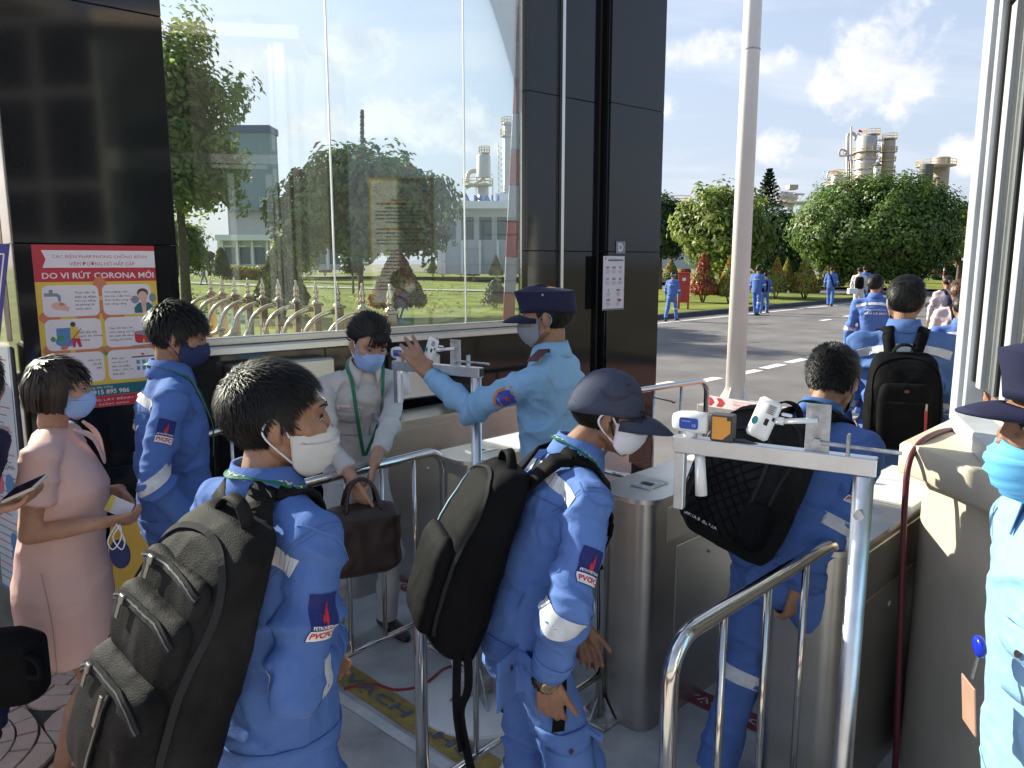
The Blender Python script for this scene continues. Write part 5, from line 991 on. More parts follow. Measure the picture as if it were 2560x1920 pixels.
o = thing('chimney_stack', 'short rust red stack left of the tallest process column', 'chimney', GL(2100, T)); vx(o, 'shaft', 2095, 2104, 409, 640, T + 2, M_rust, .1)
o = thing('chimney_stack', 'white chimney with conical rain cap between the process columns', 'chimney', GL(2164, T)); vx(o, 'shaft', 2157, 2172, 424, 640, T - 6, M_white, .05); c_ = P(2164, 424, T - 6); c_.y = T - 6; MB().lathe(c_ + UP * .2, [(.95, 0), (.1, .75)], 14).build('rain_cap', M_tank_d, o)
o = thing('storage_silo', 'dark tank and pale silo with yellow railed platform at the right', 'storage tank', GL(2310, 150)); T2 = 150; vx(o, 'dark_tank', 2269, 2300, 418, 640, T2, M_tank_d, .1); vx(o, 'pale_silo', 2298, 2338, 401, 640, T2 + 6, M_tank_b, .12); ringp(o, 2262, 2350, 424, T2 + 3, posts=16); 
for x in (2262, 2350): pp(o, [(x, 425), (x - (x - 2300) * .12, 640)], 3, T2 + 1, M_tank_d, 'frame_leg')
for k in range(5): pp(o, [(2349 - k, 440 + 30 * k), (2328, 455 + 30 * k)], 2, T2 + 1, M_tank_d, 'brace'); pp(o, [(2328, 440 + 30 * k), (2349 - k, 455 + 30 * k)], 2, T2 + 1, M_tank_d, 'brace')
o = thing('horizontal_vessel', 'grey horizontal vessel on a steel frame left of the ficus', 'process vessel', GL(1965, 130)); T3 = 130; a, b = P(1950, 489, T3), P(1985, 492, T3 + 8); MB().tube([a - (b - a) * .04, a, b, b + (b - a) * .05], [pxs(14, T3) / 2, pxs(23, T3) / 2, pxs(23, T3) / 2, pxs(14, T3) / 2], 18).build('shell', M_tank, o, angle=40)
block('deck', M_pipe, o, 1930, 507, 2005, 511, T3 - 1, 8); block('column', M_tank, o, 1959, 511, 1967, 640, T3, 1.2); block('column', M_tank, o, 1990, 511, 1996, 640, T3 + 4, 1.2); pp(o, [(1929, 505), (1930, 470), (1937, 464), (1946, 466), (1950, 480)], 4.5, T3 + 2); pp(o, [(1985, 485), (2010, 486)], 5, T3 + 4)
for k in range(9): pp(o, [(1936 + 8 * k, 508), (1936 + 8 * k, 497)], .8, T3 - 1.2, M_yrail, 'rail_post')
pp(o, [(1934, 497), (2004, 497)], .9, T3 - 1.2, M_yrail, 'guard_rail'); block('equipment', M_tank_b, o, 1955, 467, 1976, 478, T3 + 3, 2)
o = thing('storage_silo', 'pale storage tank with railing behind the dark tree at the pillar', 'storage tank', GL(1680, 140)); vx(o, 'shell', 1640, 1712, 518, 640, 140, M_tank_b, .15); ringp(o, 1630, 1715, 512, 140)
o = thing('process_vessel', 'silver vessel with bent duct behind the glass joint', 'process tower', GL(1205, 130)); T4 = 125; vx(o, 'shell', 1194, 1228, 392, 450, T4, dome=.5); ringp(o, 1200, 1226, 394, T4); vx(o, 'lower_shell', 1197, 1223, 462, 640, T4); pp(o, [(1196, 428), (1180, 428), (1170, 436), (1168, 455)], 11, T4); pp(o, [(1165, 470), (1190, 458), (1212, 446)], 7, T4, dt=-3); ringp(o, 1160, 1232, 470, T4)
for x in (1190, 1232): pp(o, [(x, 440), (x, 640)], 2, T4 - 2, M_pipe, 'frame_leg')
for k in range(3): pp(o, [(1190, 470 - 12 * k), (1232, 460 - 12 * k)], 1.6, T4 - 2, M_pipe, 'brace')
o = thing('process_column', 'slender silver column with lattice ladder left of the striped arm', 'process tower', GL(1268, 130)); vx(o, 'shell', 1258, 1279, 318, 640, T4); ringp(o, 1254, 1283, 326, T4); ringp(o, 1252, 1284, 354, T4); lad(o, 1282, 326, 640, T4 - 1)
for k in range(10): pp(o, [(1245, 365 + 14 * k), (1258, 372 + 14 * k)], 1.2, T4, M_pipe, 'brace'); pp(o, [(1258, 365 + 14 * k), (1245, 379 + 14 * k)], 1.2, T4, M_pipe, 'brace')
pp(o, [(1245, 355), (1245, 640)], 1.8, T4, M_pipe, 'frame_leg')
# pipe rack and mesh fence behind the right hand shrubs
o = thing('pipe_rack', 'steel pipe rack and pale equipment behind the shrubs at the right', 'pipe rack', GL(2300, 95)); T5 = 95
for k in range(9): pp(o, [(2120 + 38 * k, 560), (2120 + 38 * k, 685)], 3.2, T5, M_pipe, 'column')
for y_ in (600, 628, 652): pp(o, [(2110, y_), (2450, y_)], 2.4, T5 - .5, M_pipe, 'pipe')
for k in range(6): block('equipment', (M_tank_b, M_wall_w)[k % 2], o, 2190 + 38 * k, 640 + 6 * (k % 3), 2214 + 38 * k, 682, T5 + 3, 3)
o = thing('mesh_fence', 'low pale railing fence along the back of the right hand lawn', 'fence', GL(2300, 80))
for k in range(26): pp(o, [(1920 + 20 * k, 655), (1920 + 20 * k, 690)], 1.2, 80, M_wall_w, 'fence_post')
for y_ in (657, 668, 680): pp(o, [(1910, y_), (2440, y_)], .9, 80, M_wall_w, 'fence_rail')
o = block('boundary_wall', M_wall_g, None, 1580, 628, 1760, 672, 70, .4); tag(o, 'pale grey boundary wall under the dark tree at the pillar', 'wall')
# boards that stand opposite the glass and are mirrored in it
def mirror(p): g_ = A0 + WN * -.125; return p - WN * (2 * (p - g_).dot(WN))
M_board = mat('pale_board', (.86, .86, .83), .6, var=.03); M_byel = mat('board_yellow', (.62, .42, .06), .6); M_bink = mat('board_ink', (.10, .16, .20), .7); M_bor = mat('board_orange', (.55, .20, .05), .7); M_bgr = mat('board_green', (.05, .35, .10), .7)
def mboard(name, label, x0, x1, y0, y1, t):
    c = mirror(P((x0 + x1) / 2, (y0 + y1) / 2, t)); l, r_ = mirror(P(x1, (y0 + y1) / 2, t)), mirror(P(x0, (y0 + y1) / 2, t)); X = (r_ - l); w = X.length; X.z = 0; X.normalize(); h = (P(x0, y0, t) - P(x0, y1, t)).length; o = thing(name, label, 'notice board', Vector((c.x, c.y, 0)))
    Z = X.cross(UP); 
    if Z.dot(A0 - c) < 0: X = -X; Z = -Z
    for s in (-1, 1): MB().cbox(c + X * s * w * .42 - Z * .05 + UP * (-c.z / 2), (.025, .025, c.z / 2), (X, Z, UP)).build('post', M_steel, o)
    return o, c, X, Z, w, h
o, c, X, Z, w, h = mboard('notice_board', 'yellow framed white notice board mirrored in the glass wall', 925, 1087, 450, 762, 9.6)
MB().cbox(c, (w / 2, .015, h / 2), (X, Z, UP)).build('border', M_byel, o); MB().box(c + Z * .017, (w / 2 - .03, .003, h / 2 - .03), (X, Z, UP)).build('sheet', M_board, o); b = MB()
for k in range(24):
    if k in (5, 11): continue
    V, F = rrect2(w * (.78 if k % 4 else .5), h * .008, .001); decal(b, [(x, y + h * (.27 - .028 * k)) for x, y in V], F, c + Z * .021, X, UP, off=.003)
b.build('printed_line', M_bink, o); b = MB()
for k, ww in ((0, .3), (1, .75), (8, .6)): V, F = rrect2(w * ww, h * .014, .001); decal(b, [(x, y + h * (.33 - .028 * k)) for x, y in V], F, c + Z * .021, X, UP, off=.004)
b.build('heading', M_bor, o); b = MB(); V, F = rrect2(w * .07, h * .06, .002); decal(b, [(x - w * .37, y + h * .42) for x, y in V], F, c + Z * .021, X, UP, off=.004); b.build('logo', M_sign, o)
o, c, X, Z, w, h = mboard('map_board', 'grey site map board with green lines mirrored in the glass wall', 1160, 1325, 545, 740, 9.6)
MB().cbox(c, (w / 2, .015, h / 2), (X, Z, UP)).build('sheet', M_board, o); b = MB()
for (u0, v0, u1, v1) in ((-.48, .45, .48, .45), (-.48, .28, .2, .28), (-.4, .45, -.4, -.1), (.2, .45, .2, -.1), (-.48, -.1, .48, -.1), (-.1, -.1, -.1, -.45), (-.48, -.3, .3, -.3), (.2, .1, .48, .1), (-.48, -.45, .48, -.45), (.4, -.1, .4, -.45)):
    q0_, q1_ = Vector((u0 * w, v0 * h)), Vector((u1 * w, v1 * h)); e_ = Vector((.018, .018)) * .6; V, F = poly2([(min(q0_.x, q1_.x) - e_.x, min(q0_.y, q1_.y) - e_.y), (max(q0_.x, q1_.x) + e_.x, min(q0_.y, q1_.y) - e_.y), (max(q0_.x, q1_.x) + e_.x, max(q0_.y, q1_.y) + e_.y), (min(q0_.x, q1_.x) - e_.x, max(q0_.y, q1_.y) + e_.y)]); decal(b, V, F, c + Z * .016, X, UP, off=.002 + .0005 * len(b.f))
b.build('map_line', M_bgr, o)
# ================================================================== people kit
M_skin = mat('tan_skin', (.36, .19, .115), .5, var=.20, vscale=22, sss=.12, bump=.14, bscale=300); M_skin_l = mat('light_skin', (.45, .25, .165), .48, var=.14, vscale=20, sss=.14, bump=.10, bscale=300); M_skin_d = mat('brown_skin', (.28, .14, .085), .5, var=.20, vscale=22, sss=.1, bump=.14, bscale=300)
M_hair = mat('black_hair', (.007, .0063, .006), .5, var=.4, vscale=40, spec=.35); M_hair_b = mat('dark_brown_hair', (.022, .012, .008), .45, var=.4, vscale=30, spec=.4); M_hair_br = mat('brown_hair', (.09, .045, .022), .42, var=.4, vscale=30)
M_blue = mat('work_blue_cotton', (.088, .17, .44), .85, var=.10, vscale=7, bump=.18, bscale=420, fold=.10, spec=.2); M_blue2 = mat('faded_blue_cotton', (.11, .20, .48), .85, var=.12, vscale=6, bump=.18, bscale=420, fold=.10, spec=.2); M_grey = mat('grey_work_cotton', (.58, .56, .54), .85, var=.08, vscale=7, bump=.18, bscale=420, fold=.10, spec=.2); M_guard = mat('pale_blue_shirt', (.27, .48, .71), .75, var=.06, vscale=7, bump=.12, bscale=500, fold=.10, spec=.25); M_navy = mat('navy_cloth', (.018, .02, .055), .8, var=.2, vscale=20, bump=.15, bscale=500, spec=.25); M_cap = mat('slate_cap_cotton', (.055, .065, .105), .8, var=.12, vscale=15, bump=.2, bscale=500, spec=.25); M_pink = mat('blush_dress_fabric', (.70, .46, .41), .7, var=.05, vscale=5, bump=.08, bscale=600, spec=.25); M_pale = mat('pale_pink_cotton', (.62, .52, .52), .8, var=.1, vscale=8)
M_tape_r = mat('reflective_tape', (.62, .63, .66), .35, var=.14, vscale=45, bump=.1, bscale=300); M_lan = mat('green_lanyard', (.015, .16, .075), .6, var=.1, vscale=30); M_maskw = mat('white_mask_cloth', (.80, .79, .84), .85, var=.04, bump=.1, bscale=400); M_maskb = mat('blue_mask_cloth', (.30, .45, .76), .8, var=.05, bump=.1, bscale=400); M_maskn = mat('navy_mask_cloth', (.02, .03, .10), .8, var=.1); M_maskg = mat('grey_mask_cloth', (.27, .28, .31), .8, var=.08, bump=.2, bscale=300); M_masks = mat('surgical_mask_blue', (.13, .46, .80), .7, var=.05); M_masksw = mat('surgical_mask_white', (.66, .65, .64), .75, var=.06, bump=.1, bscale=300)
M_blk = mat('black_nylon', (.0065, .0065, .0075), .7, var=.3, vscale=12, bump=.2, bscale=450, spec=.07); M_blk2 = mat('worn_black_nylon', (.017, .016, .0165), .68, var=.6, vscale=6, bump=.25, bscale=350, spec=.12, vcol=(.007, .007, .008)); M_eyew = mat('eye_white', (.42, .38, .35), .3); M_iris = mat('dark_iris', (.012, .008, .006), .15); M_btn = mat('brown_button', (.03, .02, .015), .4); M_gold_w = mat('gold_watch', (.62, .48, .25), .2, 1.); M_shoe = mat('black_shoe', (.015, .015, .016), .45); M_zip = mat('zip_metal', (.30, .29, .27), .35, 1.); M_grey_s = mat('grey_edge_tape', (.03, .03, .031), .8, spec=.1); M_teeth = mat('zip_teeth_grey', (.10, .095, .09), .5, .3)
M_patch_b = mat('patch_navy', (.012, .02, .14), .8); M_patch_r = mat('patch_red', (.55, .02, .03), .8); M_patch_w = mat('patch_white', (.72, .72, .74), .8)
def rot(v, axis, a): return Matrix.Rotation(a, 3, Vector(axis)) @ Vector(v)
def ik(a, b, l1, l2, hint):
    d = b - a; D = d.length; mx = (l1 + l2) * .999
    if D > mx: b = a + d * (mx / D); d = b - a; D = mx
    if D < abs(l1 - l2) + .01: D = abs(l1 - l2) + .01
    u = d.normalized(); k = (l1 * l1 - l2 * l2 + D * D) / (2 * D); h = math.sqrt(max(0, l1 * l1 - k * k)); p = hint - u * hint.dot(u)
    p = p.normalized() if p.length > 1e-6 else u.orthogonal(); return a + u * k + p * h, b
class Fig:
    """a posed human skeleton; head centre pinned to a place, stature solved from it"""
    def __init__(s, head, yaw, lean=0., side=0., hyaw=0., hpitch=0., hroll=0., twist=0., neck=0., build=1., H=None, foot=((.02, .10), (-.02, -.10)), wr=None, wl=None, eh=None, crouch=1., hscale=1., shw=1., z0=0.):
        fw = Vector((math.cos(yaw), math.sin(yaw), 0)); rt = Vector((math.sin(yaw), -math.cos(yaw), 0)); s.fw, s.rt, s.b = fw, rt, build
        def up_(l): v = UP * math.cos(l) + fw * math.sin(l); return (v + rt * math.sin(side)).normalized()
        u1, u2, u3 = up_(lean * .6), up_(lean * 1.05), up_(lean * .9 + neck)
        o_w = u1 * .09; o_c = o_w + u2 * .12; o_n = o_c + u2 * .115; o_h = o_n + u3 * .082 + fw * .012
        zp = .53 * crouch - abs(math.sin(lean)) * .0
        s.H = H = H or (head.z - z0) / (zp + o_h.z); s.root = Vector((head.x, head.y, z0)) - Vector((o_h.x, o_h.y, 0)) * H
        s.pel = s.root + UP * zp * H; s.wa, s.ch, s.nb, s.hd = (s.pel + q * H for q in (o_w, o_c, o_n, o_h)); s.u1, s.u2, s.u3 = u1, u2, u3
        rs = rot(rt, UP, twist); s.rs = rs = (rs - u2 * rs.dot(u2)).normalized(); s.fs = u2.cross(rs) * 1; s.fs = s.fs if s.fs.dot(fw) > 0 else -s.fs
        s.hu = H * .112 * shw; s.sh = {1: s.nb - u2 * .045 * H + rs * s.hu, -1: s.nb - u2 * .045 * H - rs * s.hu}
        s.el, s.wr = {}, {}
        for k, t in ((1, wr), (-1, wl)):
            t = t if t is not None else s.sh[k] - UP * .315 * H + fw * .035 * H + rs * k * .045 * H; hint = (eh or {}).get(k) or (-fw * .8 + rs * k * .6 - UP * .2); s.el[k], s.wr[k] = ik(s.sh[k], t, .172 * H, .150 * H, Vector(hint))
        s.hp = {k: s.pel + rt * k * .052 * H - UP * .015 * H for k in (1, -1)}; s.kn, s.an, s.ft = {}, {}, {}
        for k, (f_, l_) in zip((1, -1), foot):
            a = s.root + fw * f_ * H + rt * k * abs(l_) * H * .9 + UP * .045 * H; s.kn[k], s.an[k] = ik(s.hp[k], a, .245 * H, .245 * H, fw + rt * k * .12); s.ft[k] = s.an[k] + fw * .085 * H + rt * k * .02 * H - UP * .03 * H
        f = rot(fw, UP, hyaw); r = Vector((f.y, -f.x, 0)); f = f * math.cos(hpitch) + UP * math.sin(hpitch); u = r.cross(f)
        if hroll: r, u = rot(r, f, hroll), rot(u, f, hroll)
        s.hr, s.hf, s.hU = r, f, u; s.hs = H / 1.70 * hscale
    def h(s, x, y, z): return s.hd + (s.hr * x + s.hf * y + s.hU * z) * s.hs
    @property
    def hax(s): return (s.hr, s.hf, s.hU)
def hand(mb, w, d, n, side, curl=(.5, .6, .7, .8), s=1., spread=.10, thumb=(.6, .35), tilt=0.):
    """palm + five fingers. d = wrist to fingers, n = out of the palm, side = +1 if thumb lies on d x n side"""
    d = Vector(d).normalized(); n = Vector(n); n = (n - d * n.dot(d)).normalized(); t = d.cross(n) * side                # t points to the thumb
    for k, o in enumerate((.026, .009, -.009, -.025)): mb.cap(w + t * o * .55 * s, w + d * .078 * s + t * o * s - n * (.003 if k in (1, 2) else 0) * s, .0150 * s, .0115 * s, 8)
    mb.cap(w + d * .02 * s + t * .018 * s, w + d * .055 * s + t * .020 * s + n * .008 * s, .014 * s, .012 * s, 8)
    for k, (o, L) in enumerate(zip((.027, .0095, -.009, -.026), (.070, .078, .072, .058))):
        p = w + d * (.082 - abs(k - 1.2) * .004) * s + t * o * s; dd = (d + t * spread * (1.4 - k)).normalized(); a = 0.
        for seg, q, r0, r1 in ((.42, .55, .0098, .009), (.32, 1., .009, .0084), (.26, .7, .0084, .0072)):
            a += curl[k] * q; v = dd * math.cos(a) + n * math.sin(a); e = p + v * L * seg * s; mb.cap(p, e, r0 * s, r1 * s, 8); p = e
    p = w + d * .022 * s + t * .024 * s; v = (d * math.cos(thumb[0]) + t * math.sin(thumb[0])).normalized()
    for L, r0, r1, b in ((.038, .0145, .0115, 0), (.032, .0115, .0098, thumb[1]), (.026, .0098, .008, thumb[1])):
        v = (v + (d * .5 + n * .5) * b * .6).normalized(); e = p + v * L * s; mb.cap(p, e, r0 * s, r1 * s, 8); p = e
def head_mb(mb, g, ears=True):
    A = g.hax; s = g.hs
    def E(c, r): mb.ell(g.h(*c), [q * s for q in r], A)
    E((0, -.014, .032), (.0745, .096, .084)); E((0, .036, -.03), (.061, .057, .078)); E((0, .022, .0), (.070, .07, .07)); mb.cap(g.h(-.022, .062, -.090), g.h(.022, .062, -.090), .021 * s, .021 * s)
    for k in (-1, 1):
        mb.cap(g.h(k * .055, .0, -.045), g.h(k * .022, .058, -.09), .020 * s, .018 * s); mb.cap(g.h(k * .028, .082, -.018), g.h(k * .05, .055, -.012), .017 * s, .019 * s); mb.cap(g.h(k * .012, .088, .032), g.h(k * .045, .07, .033), .011 * s, .012 * s)
        if ears:
            X = (g.hf * .9 + g.hr * k * .45).normalized(); Z = (g.hU - X * X.dot(g.hU)).normalized(); mb.ell(g.h(k * .078, -.010, -.004), (.019 * s, .0075 * s, .031 * s), (X, Z.cross(X), Z), 12, 8); mb.ell(g.h(k * .074, .0, -.028), (.010 * s, .008 * s, .012 * s), A, 8, 6)
    mb.cap(g.h(0, .092, .012), g.h(0, .102, -.026), .0080 * s, .0110 * s); mb.cap(g.h(-.010, .095, -.030), g.h(.010, .095, -.030), .008 * s, .008 * s)
def face(g, root, brows=True, lids=.35):
    s = g.hs
    for k in (-1, 1):
        c = g.h(k * .031, .0815, .008); mb = MB(); mb.ell(c, [.0130 * s, .0075 * s, .0046 * s], g.hax, 12, 8); e = mb.build('eye', M_eyew, root, smooth=True); mb = MB(); mb.ell(c + g.hf * .0022 * s, [.0068 * s, .0064 * s, .0046 * s], g.hax, 10, 6); mb.build('iris', M_iris, e, smooth=True)
        mb = MB(); mb.tube([g.h(k * (.031 - .016 + .032 * q), .0835 + .0060 * math.sin(math.pi * q) - .003 * q, .0085 + .0040 * math.sin(math.pi * q)) for q in np.linspace(0, 1, 6)], [.0012 * s, .002 * s, .0024 * s, .0024 * s, .002 * s, .001 * s], 6); mb.build('lash_line', M_hair, root)
        if brows: mb = MB(); mb.tube([g.h(k * (.014 + .036 * q), .0985 - .018 * q * q, .030 + .006 * math.sin(math.pi * q * .8)) for q in np.linspace(0, 1, 6)], [.0022 * s, .0032 * s, .0034 * s, .003 * s, .0022 * s, .001 * s], 6, ell=.6); mb.build('eyebrow', M_hair, root)
def body(g, root, skin, voxel=.006, hands=None, arms=True, legs=False, full=False, neck_r=.047):
    s = g.H / 1.70; mb = MB(); head_mb(mb, g)
    mb.cap(g.h(0, -.022, -.05), g.nb + g.u2 * .01, neck_r * s, (neck_r + .006) * s, 14); mb.cap(g.nb - g.u2 * .05, g.ch, .06 * s, .08 * s); mb.cap(g.ch, g.pel, .09 * s, .09 * s)
    for k in (1, -1):
        mb.cap(g.nb - g.u2 * .04, g.sh[k] - g.u2 * .012, .036 * s * g.b, .036 * s * g.b)
        if arms: mb.cap(g.sh[k], g.el[k], (.044 if full else .038) * s * g.b, .036 * s * g.b); mb.cap(g.el[k], g.el[k] + (g.wr[k] - g.el[k]) * .35, .037 * s * g.b, .036 * s * g.b); mb.cap(g.el[k] + (g.wr[k] - g.el[k]) * .35, g.wr[k], .036 * s * g.b, .0255 * s)
        if full: mb.cap(g.pel, g.hp[k], .08 * s, .07 * s); mb.cap(g.hp[k], g.kn[k], .068 * s * (1 if full else .8), .05 * s * (1 if full else .9)); mb.cap(g.kn[k], g.kn[k] + (g.an[k] - g.kn[k]) * .35 - g.fw * .012, .048 * s, .05 * s * (1 if full else .9)); mb.cap(g.kn[k] + (g.an[k] - g.kn[k]) * .35 - g.fw * .012, g.an[k], .05 * s * (1 if full else .9), .032 * s)
        h_ = (hands or {}).get(k)
        if h_ is not False and arms:
            h_ = h_ or {}; d = h_.get('d') or (g.wr[k] - g.el[k]).normalized(); hand(mb, g.wr[k], d, h_.get('n') or (-g.rs * k * .8 - g.fw * .4), h_.get('side', k), h_.get('curl', (.35, .42, .5, .55)), s * h_.get('s', 1.), h_.get('spread', .06), h_.get('thumb', (.5, .3)))
    V, F, E = remesh(mb, voxel, 2, .5); o = mesh_obj('body', V, F, skin, root, smooth=True); return o
def fold_disp(V, F, g, bones, amp, seed, fine=.35):
    """cloth folds: ridged noise squeezed along each limb"""
    N = vnormals(V, F); A = np.array([np.array(a) for a, b in bones]); B = np.array([np.array(b) for a, b in bones]); best = np.full(len(V), 1e9); ax = np.zeros_like(V); base = np.zeros_like(V)
    for a, b in zip(A, B):
        d = b - a; L = max(1e-6, np.linalg.norm(d)); u = d / L; t = np.clip((V - a) @ u, 0, L); q = a + t[:, None] * u; dist = np.linalg.norm(V - q, axis=1); m = dist < best; best[m] = dist[m]; ax[m] = u
    along = np.einsum('ij,ij->i', V, ax)[:, None] * ax; across = V - along; warp = np.stack([perlin(V * 7 + seed), perlin(V * 7 + seed + 9), perlin(V * 7 + seed + 21)], 1) * .05
    q1 = (across * 3.2 + along * 8.5 + warp * 9) + seed; n1 = np.clip(1 - np.abs(perlin(q1)) * 3.8, 0, 1) ** 1.8 * 1.6; q2 = across * 8 + along * 19 + warp * 20 + seed * 2; n2 = np.clip(1 - np.abs(perlin(q2)) * 3.4, 0, 1) ** 1.4 * 1.5; jt = np.array([np.array(q) for q in (g.el[1], g.el[-1], g.ch + g.rs * .17 - g.u2 * .04, g.ch - g.rs * .17 - g.u2 * .04, g.pel + g.u1 * .02, g.kn[1], g.kn[-1])]); near_j = np.exp(-(np.min(np.linalg.norm(V[:, None] - jt[None], axis=2), axis=1) / .10) ** 2); mask = 1.15 * near_j + .16 + .62 * np.clip(perlin(V * 4.1 + seed * 3) * 1.8 + .5, 0, 1)
    amp = amp * 1.55; return V + N * ((n1 * amp + n2 * amp * fine) * mask - amp * .45)[:, None]
def jacket(g, root, m, voxel=.008, amp=.007, loose=1., hem=.50, sleeves=(.98, .98), seed=1., belly=1., name='jacket', wr_r=.040, it=3):
    s = g.H / 1.70; b = g.b * loose; mb = MB(); R, Fv = g.rs, g.fs; H = g.H
    def ring(c, u, a, d, n=20): r = (R - u * R.dot(u)).normalized(); f = u.cross(r); return [c + r * (a * s * b * math.copysign(abs(math.cos(q)) ** .85, math.cos(q))) + f * (d * s * b * math.copysign(abs(math.sin(q)) ** .85, math.sin(q))) for q in [2 * math.pi * k / n for k in range(n)]]
    low = g.pel - UP * (.53 - hem) * H
    mb.loft([ring(low, g.u1, .160, .118), ring(g.pel + g.u1 * .01 * H, g.u1, .172, .130 * belly), ring(g.wa - g.u1 * .02 * H, g.u1, .165, .128 * belly), ring(g.wa + g.u2 * .05 * H, g.u2, .166, .128 * belly), ring(g.ch, g.u2, .176, .130), ring(g.ch + g.u2 * .05 * H, g.u2, .172, .118), ring(g.ch + g.u2 * .085 * H, g.u2, .135, .088), ring(g.nb + g.u2 * .005 * H, g.u2, .068, .066)])
    bones = [(g.pel, g.wa), (g.wa, g.nb)]
    for k, sl in zip((1, -1), sleeves):
        mb.cap(g.nb - g.u2 * .025 * H + R * k * .03, g.sh[k] - g.u2 * .0, .052 * s * b, .056 * s * b); mb.cap(g.ch + R * k * .09 * s, g.sh[k], .088 * s, .059 * s * b)
        w = g.el[k] + (g.wr[k] - g.el[k]) * max(.0, (sl - .5) * 2); 
        if sl > .5:
            mb.cap(g.sh[k], g.el[k], .059 * s * b, .049 * s * b); m2 = g.el[k] + (w - g.el[k]) * .6; mb.cap(g.el[k], m2, .049 * s * b, .046 * s * b); d = (w - m2).normalized(); mb.tube([m2, m2 + (w - m2) * .5, w], [.046 * s * b, (wr_r + .004) * s * b, wr_r * s], 14)
            bones += [(g.sh[k], g.el[k]), (g.el[k], w)]
        else: e = g.sh[k] + (g.el[k] - g.sh[k]) * sl * 2; mb.cap(g.sh[k], g.sh[k] + (e - g.sh[k]) * .3, .062 * s * b, .062 * s * b); mb.tube([g.sh[k], e], [.062 * s * b, .058 * s * b], 14); bones += [(g.sh[k], e)]
    V, F, E = remesh(mb, voxel, it, .5); V = fold_disp(V, F, g, bones, amp, seed); V = smooth_v(V, E, 1, .35); o = mesh_obj(name, V, F, m, root, smooth=True); g.jv = bvh_of(V, F); return o
def trousers(g, root, m, voxel=.010, amp=.008, seed=5., loose=1., name='trousers', hem=.04):
    s = g.H / 1.70; b = g.b * loose; mb = MB(); H = g.H; R = g.rt
    def ring(c, u, a, d, n=18): r = (R - u * R.dot(u)).normalized(); f = u.cross(r); return [c + r * (a * s * b * math.cos(q)) + f * (d * s * b * math.sin(q)) for q in [2 * math.pi * k / n for k in range(n)]]
    mb.loft([ring(g.pel - UP * .075 * H, UP, .13, .10), ring(g.pel - UP * .04 * H, UP, .162, .125), ring(g.pel + g.u1 * .03 * H, g.u1, .158, .120), ring(g.wa, g.u1, .150, .115)]); bones = []
    for k in (1, -1):
        mb.cap(g.hp[k], g.kn[k], .090 * s * b, .073 * s * b); e = g.an[k] - UP * (.045 - hem) * H; mb.cap(g.kn[k], g.kn[k] + (e - g.kn[k]) * .4, .073 * s * b, .070 * s * b); mb.tube([g.kn[k], g.kn[k] + (e - g.kn[k]) * .5, e], [.072 * s * b, .072 * s * b, .072 * s * b], 14); bones += [(g.hp[k], g.kn[k]), (g.kn[k], e)]
    V, F, E = remesh(mb, voxel, 3, .5); V = fold_disp(V, F, g, bones, amp, seed); o = mesh_obj(name, V, F, m, root, smooth=True); g.tv = bvh_of(V, F); return o
def shoes(g, root, m=M_shoe):
    s = g.H / 1.70
    for k in (1, -1):
        a = g.an[k]; d = (g.ft[k] - a); d.z = 0; d.normalize(); y = UP.cross(d); c = Vector((a.x, a.y, g.root.z)); mb = MB(); rings = []
        for x, w, h in ((-.065, .026, .06), (-.05, .036, .085), (.0, .040, .085), (.07, .046, .06), (.14, .044, .05), (.185, .025, .032), (.195, .012, .02)): rings.append([c + d * x * s + y * (w * s * math.cos(q)) + UP * max(.002, h * s * .5 + h * s * .5 * math.sin(q)) for q in [2 * math.pi * j / 12 for j in range(12)]])
        mb.loft(rings); mb.build('shoe', m, root, smooth=True)
def collar(g, root, m, h=.040, r=.064, drop=.030, gap=28, name='collar', open_=1.):
    s = g.H / 1.70; c = g.nb + g.u2 * .004; mb = MB(); R, Fv = g.rs, g.fs; n = 26; rows = []
    for k in range(n + 1):
        q = math.radians(gap + (360 - 2 * gap) * k / n); d = Fv * math.cos(q) + R * math.sin(q); fr_ = max(0, math.cos(q)); tip = max(0, math.cos(q) - .55) * .10 * open_
        base = c + Fv * .006; lift = g.u2 * (.018 * (1 - fr_)); rows.append([base + d * (r + .004) * s - g.u2 * .012 * s, base + d * (r - .002) * s + g.u2 * (h * (1 - .45 * fr_)) * s, base + d * (r + .006) * s + g.u2 * (h + .003) * (1 - .45 * fr_) * s, base + d * (r + .024 + tip * .3) * s - g.u2 * (drop - .012 * (1 - fr_) + tip) * s + lift * .3, base + d * (r + .020 + tip * .3) * s - g.u2 * (drop - .012 * (1 - fr_) + tip + .002) * s])
    mb.loft(rows, cap=False, close=False, flip=True); o = mb.build(name, m, root, smooth=True); md = o.modifiers.new('s', 'SOLIDIFY'); md.thickness = .003; return o
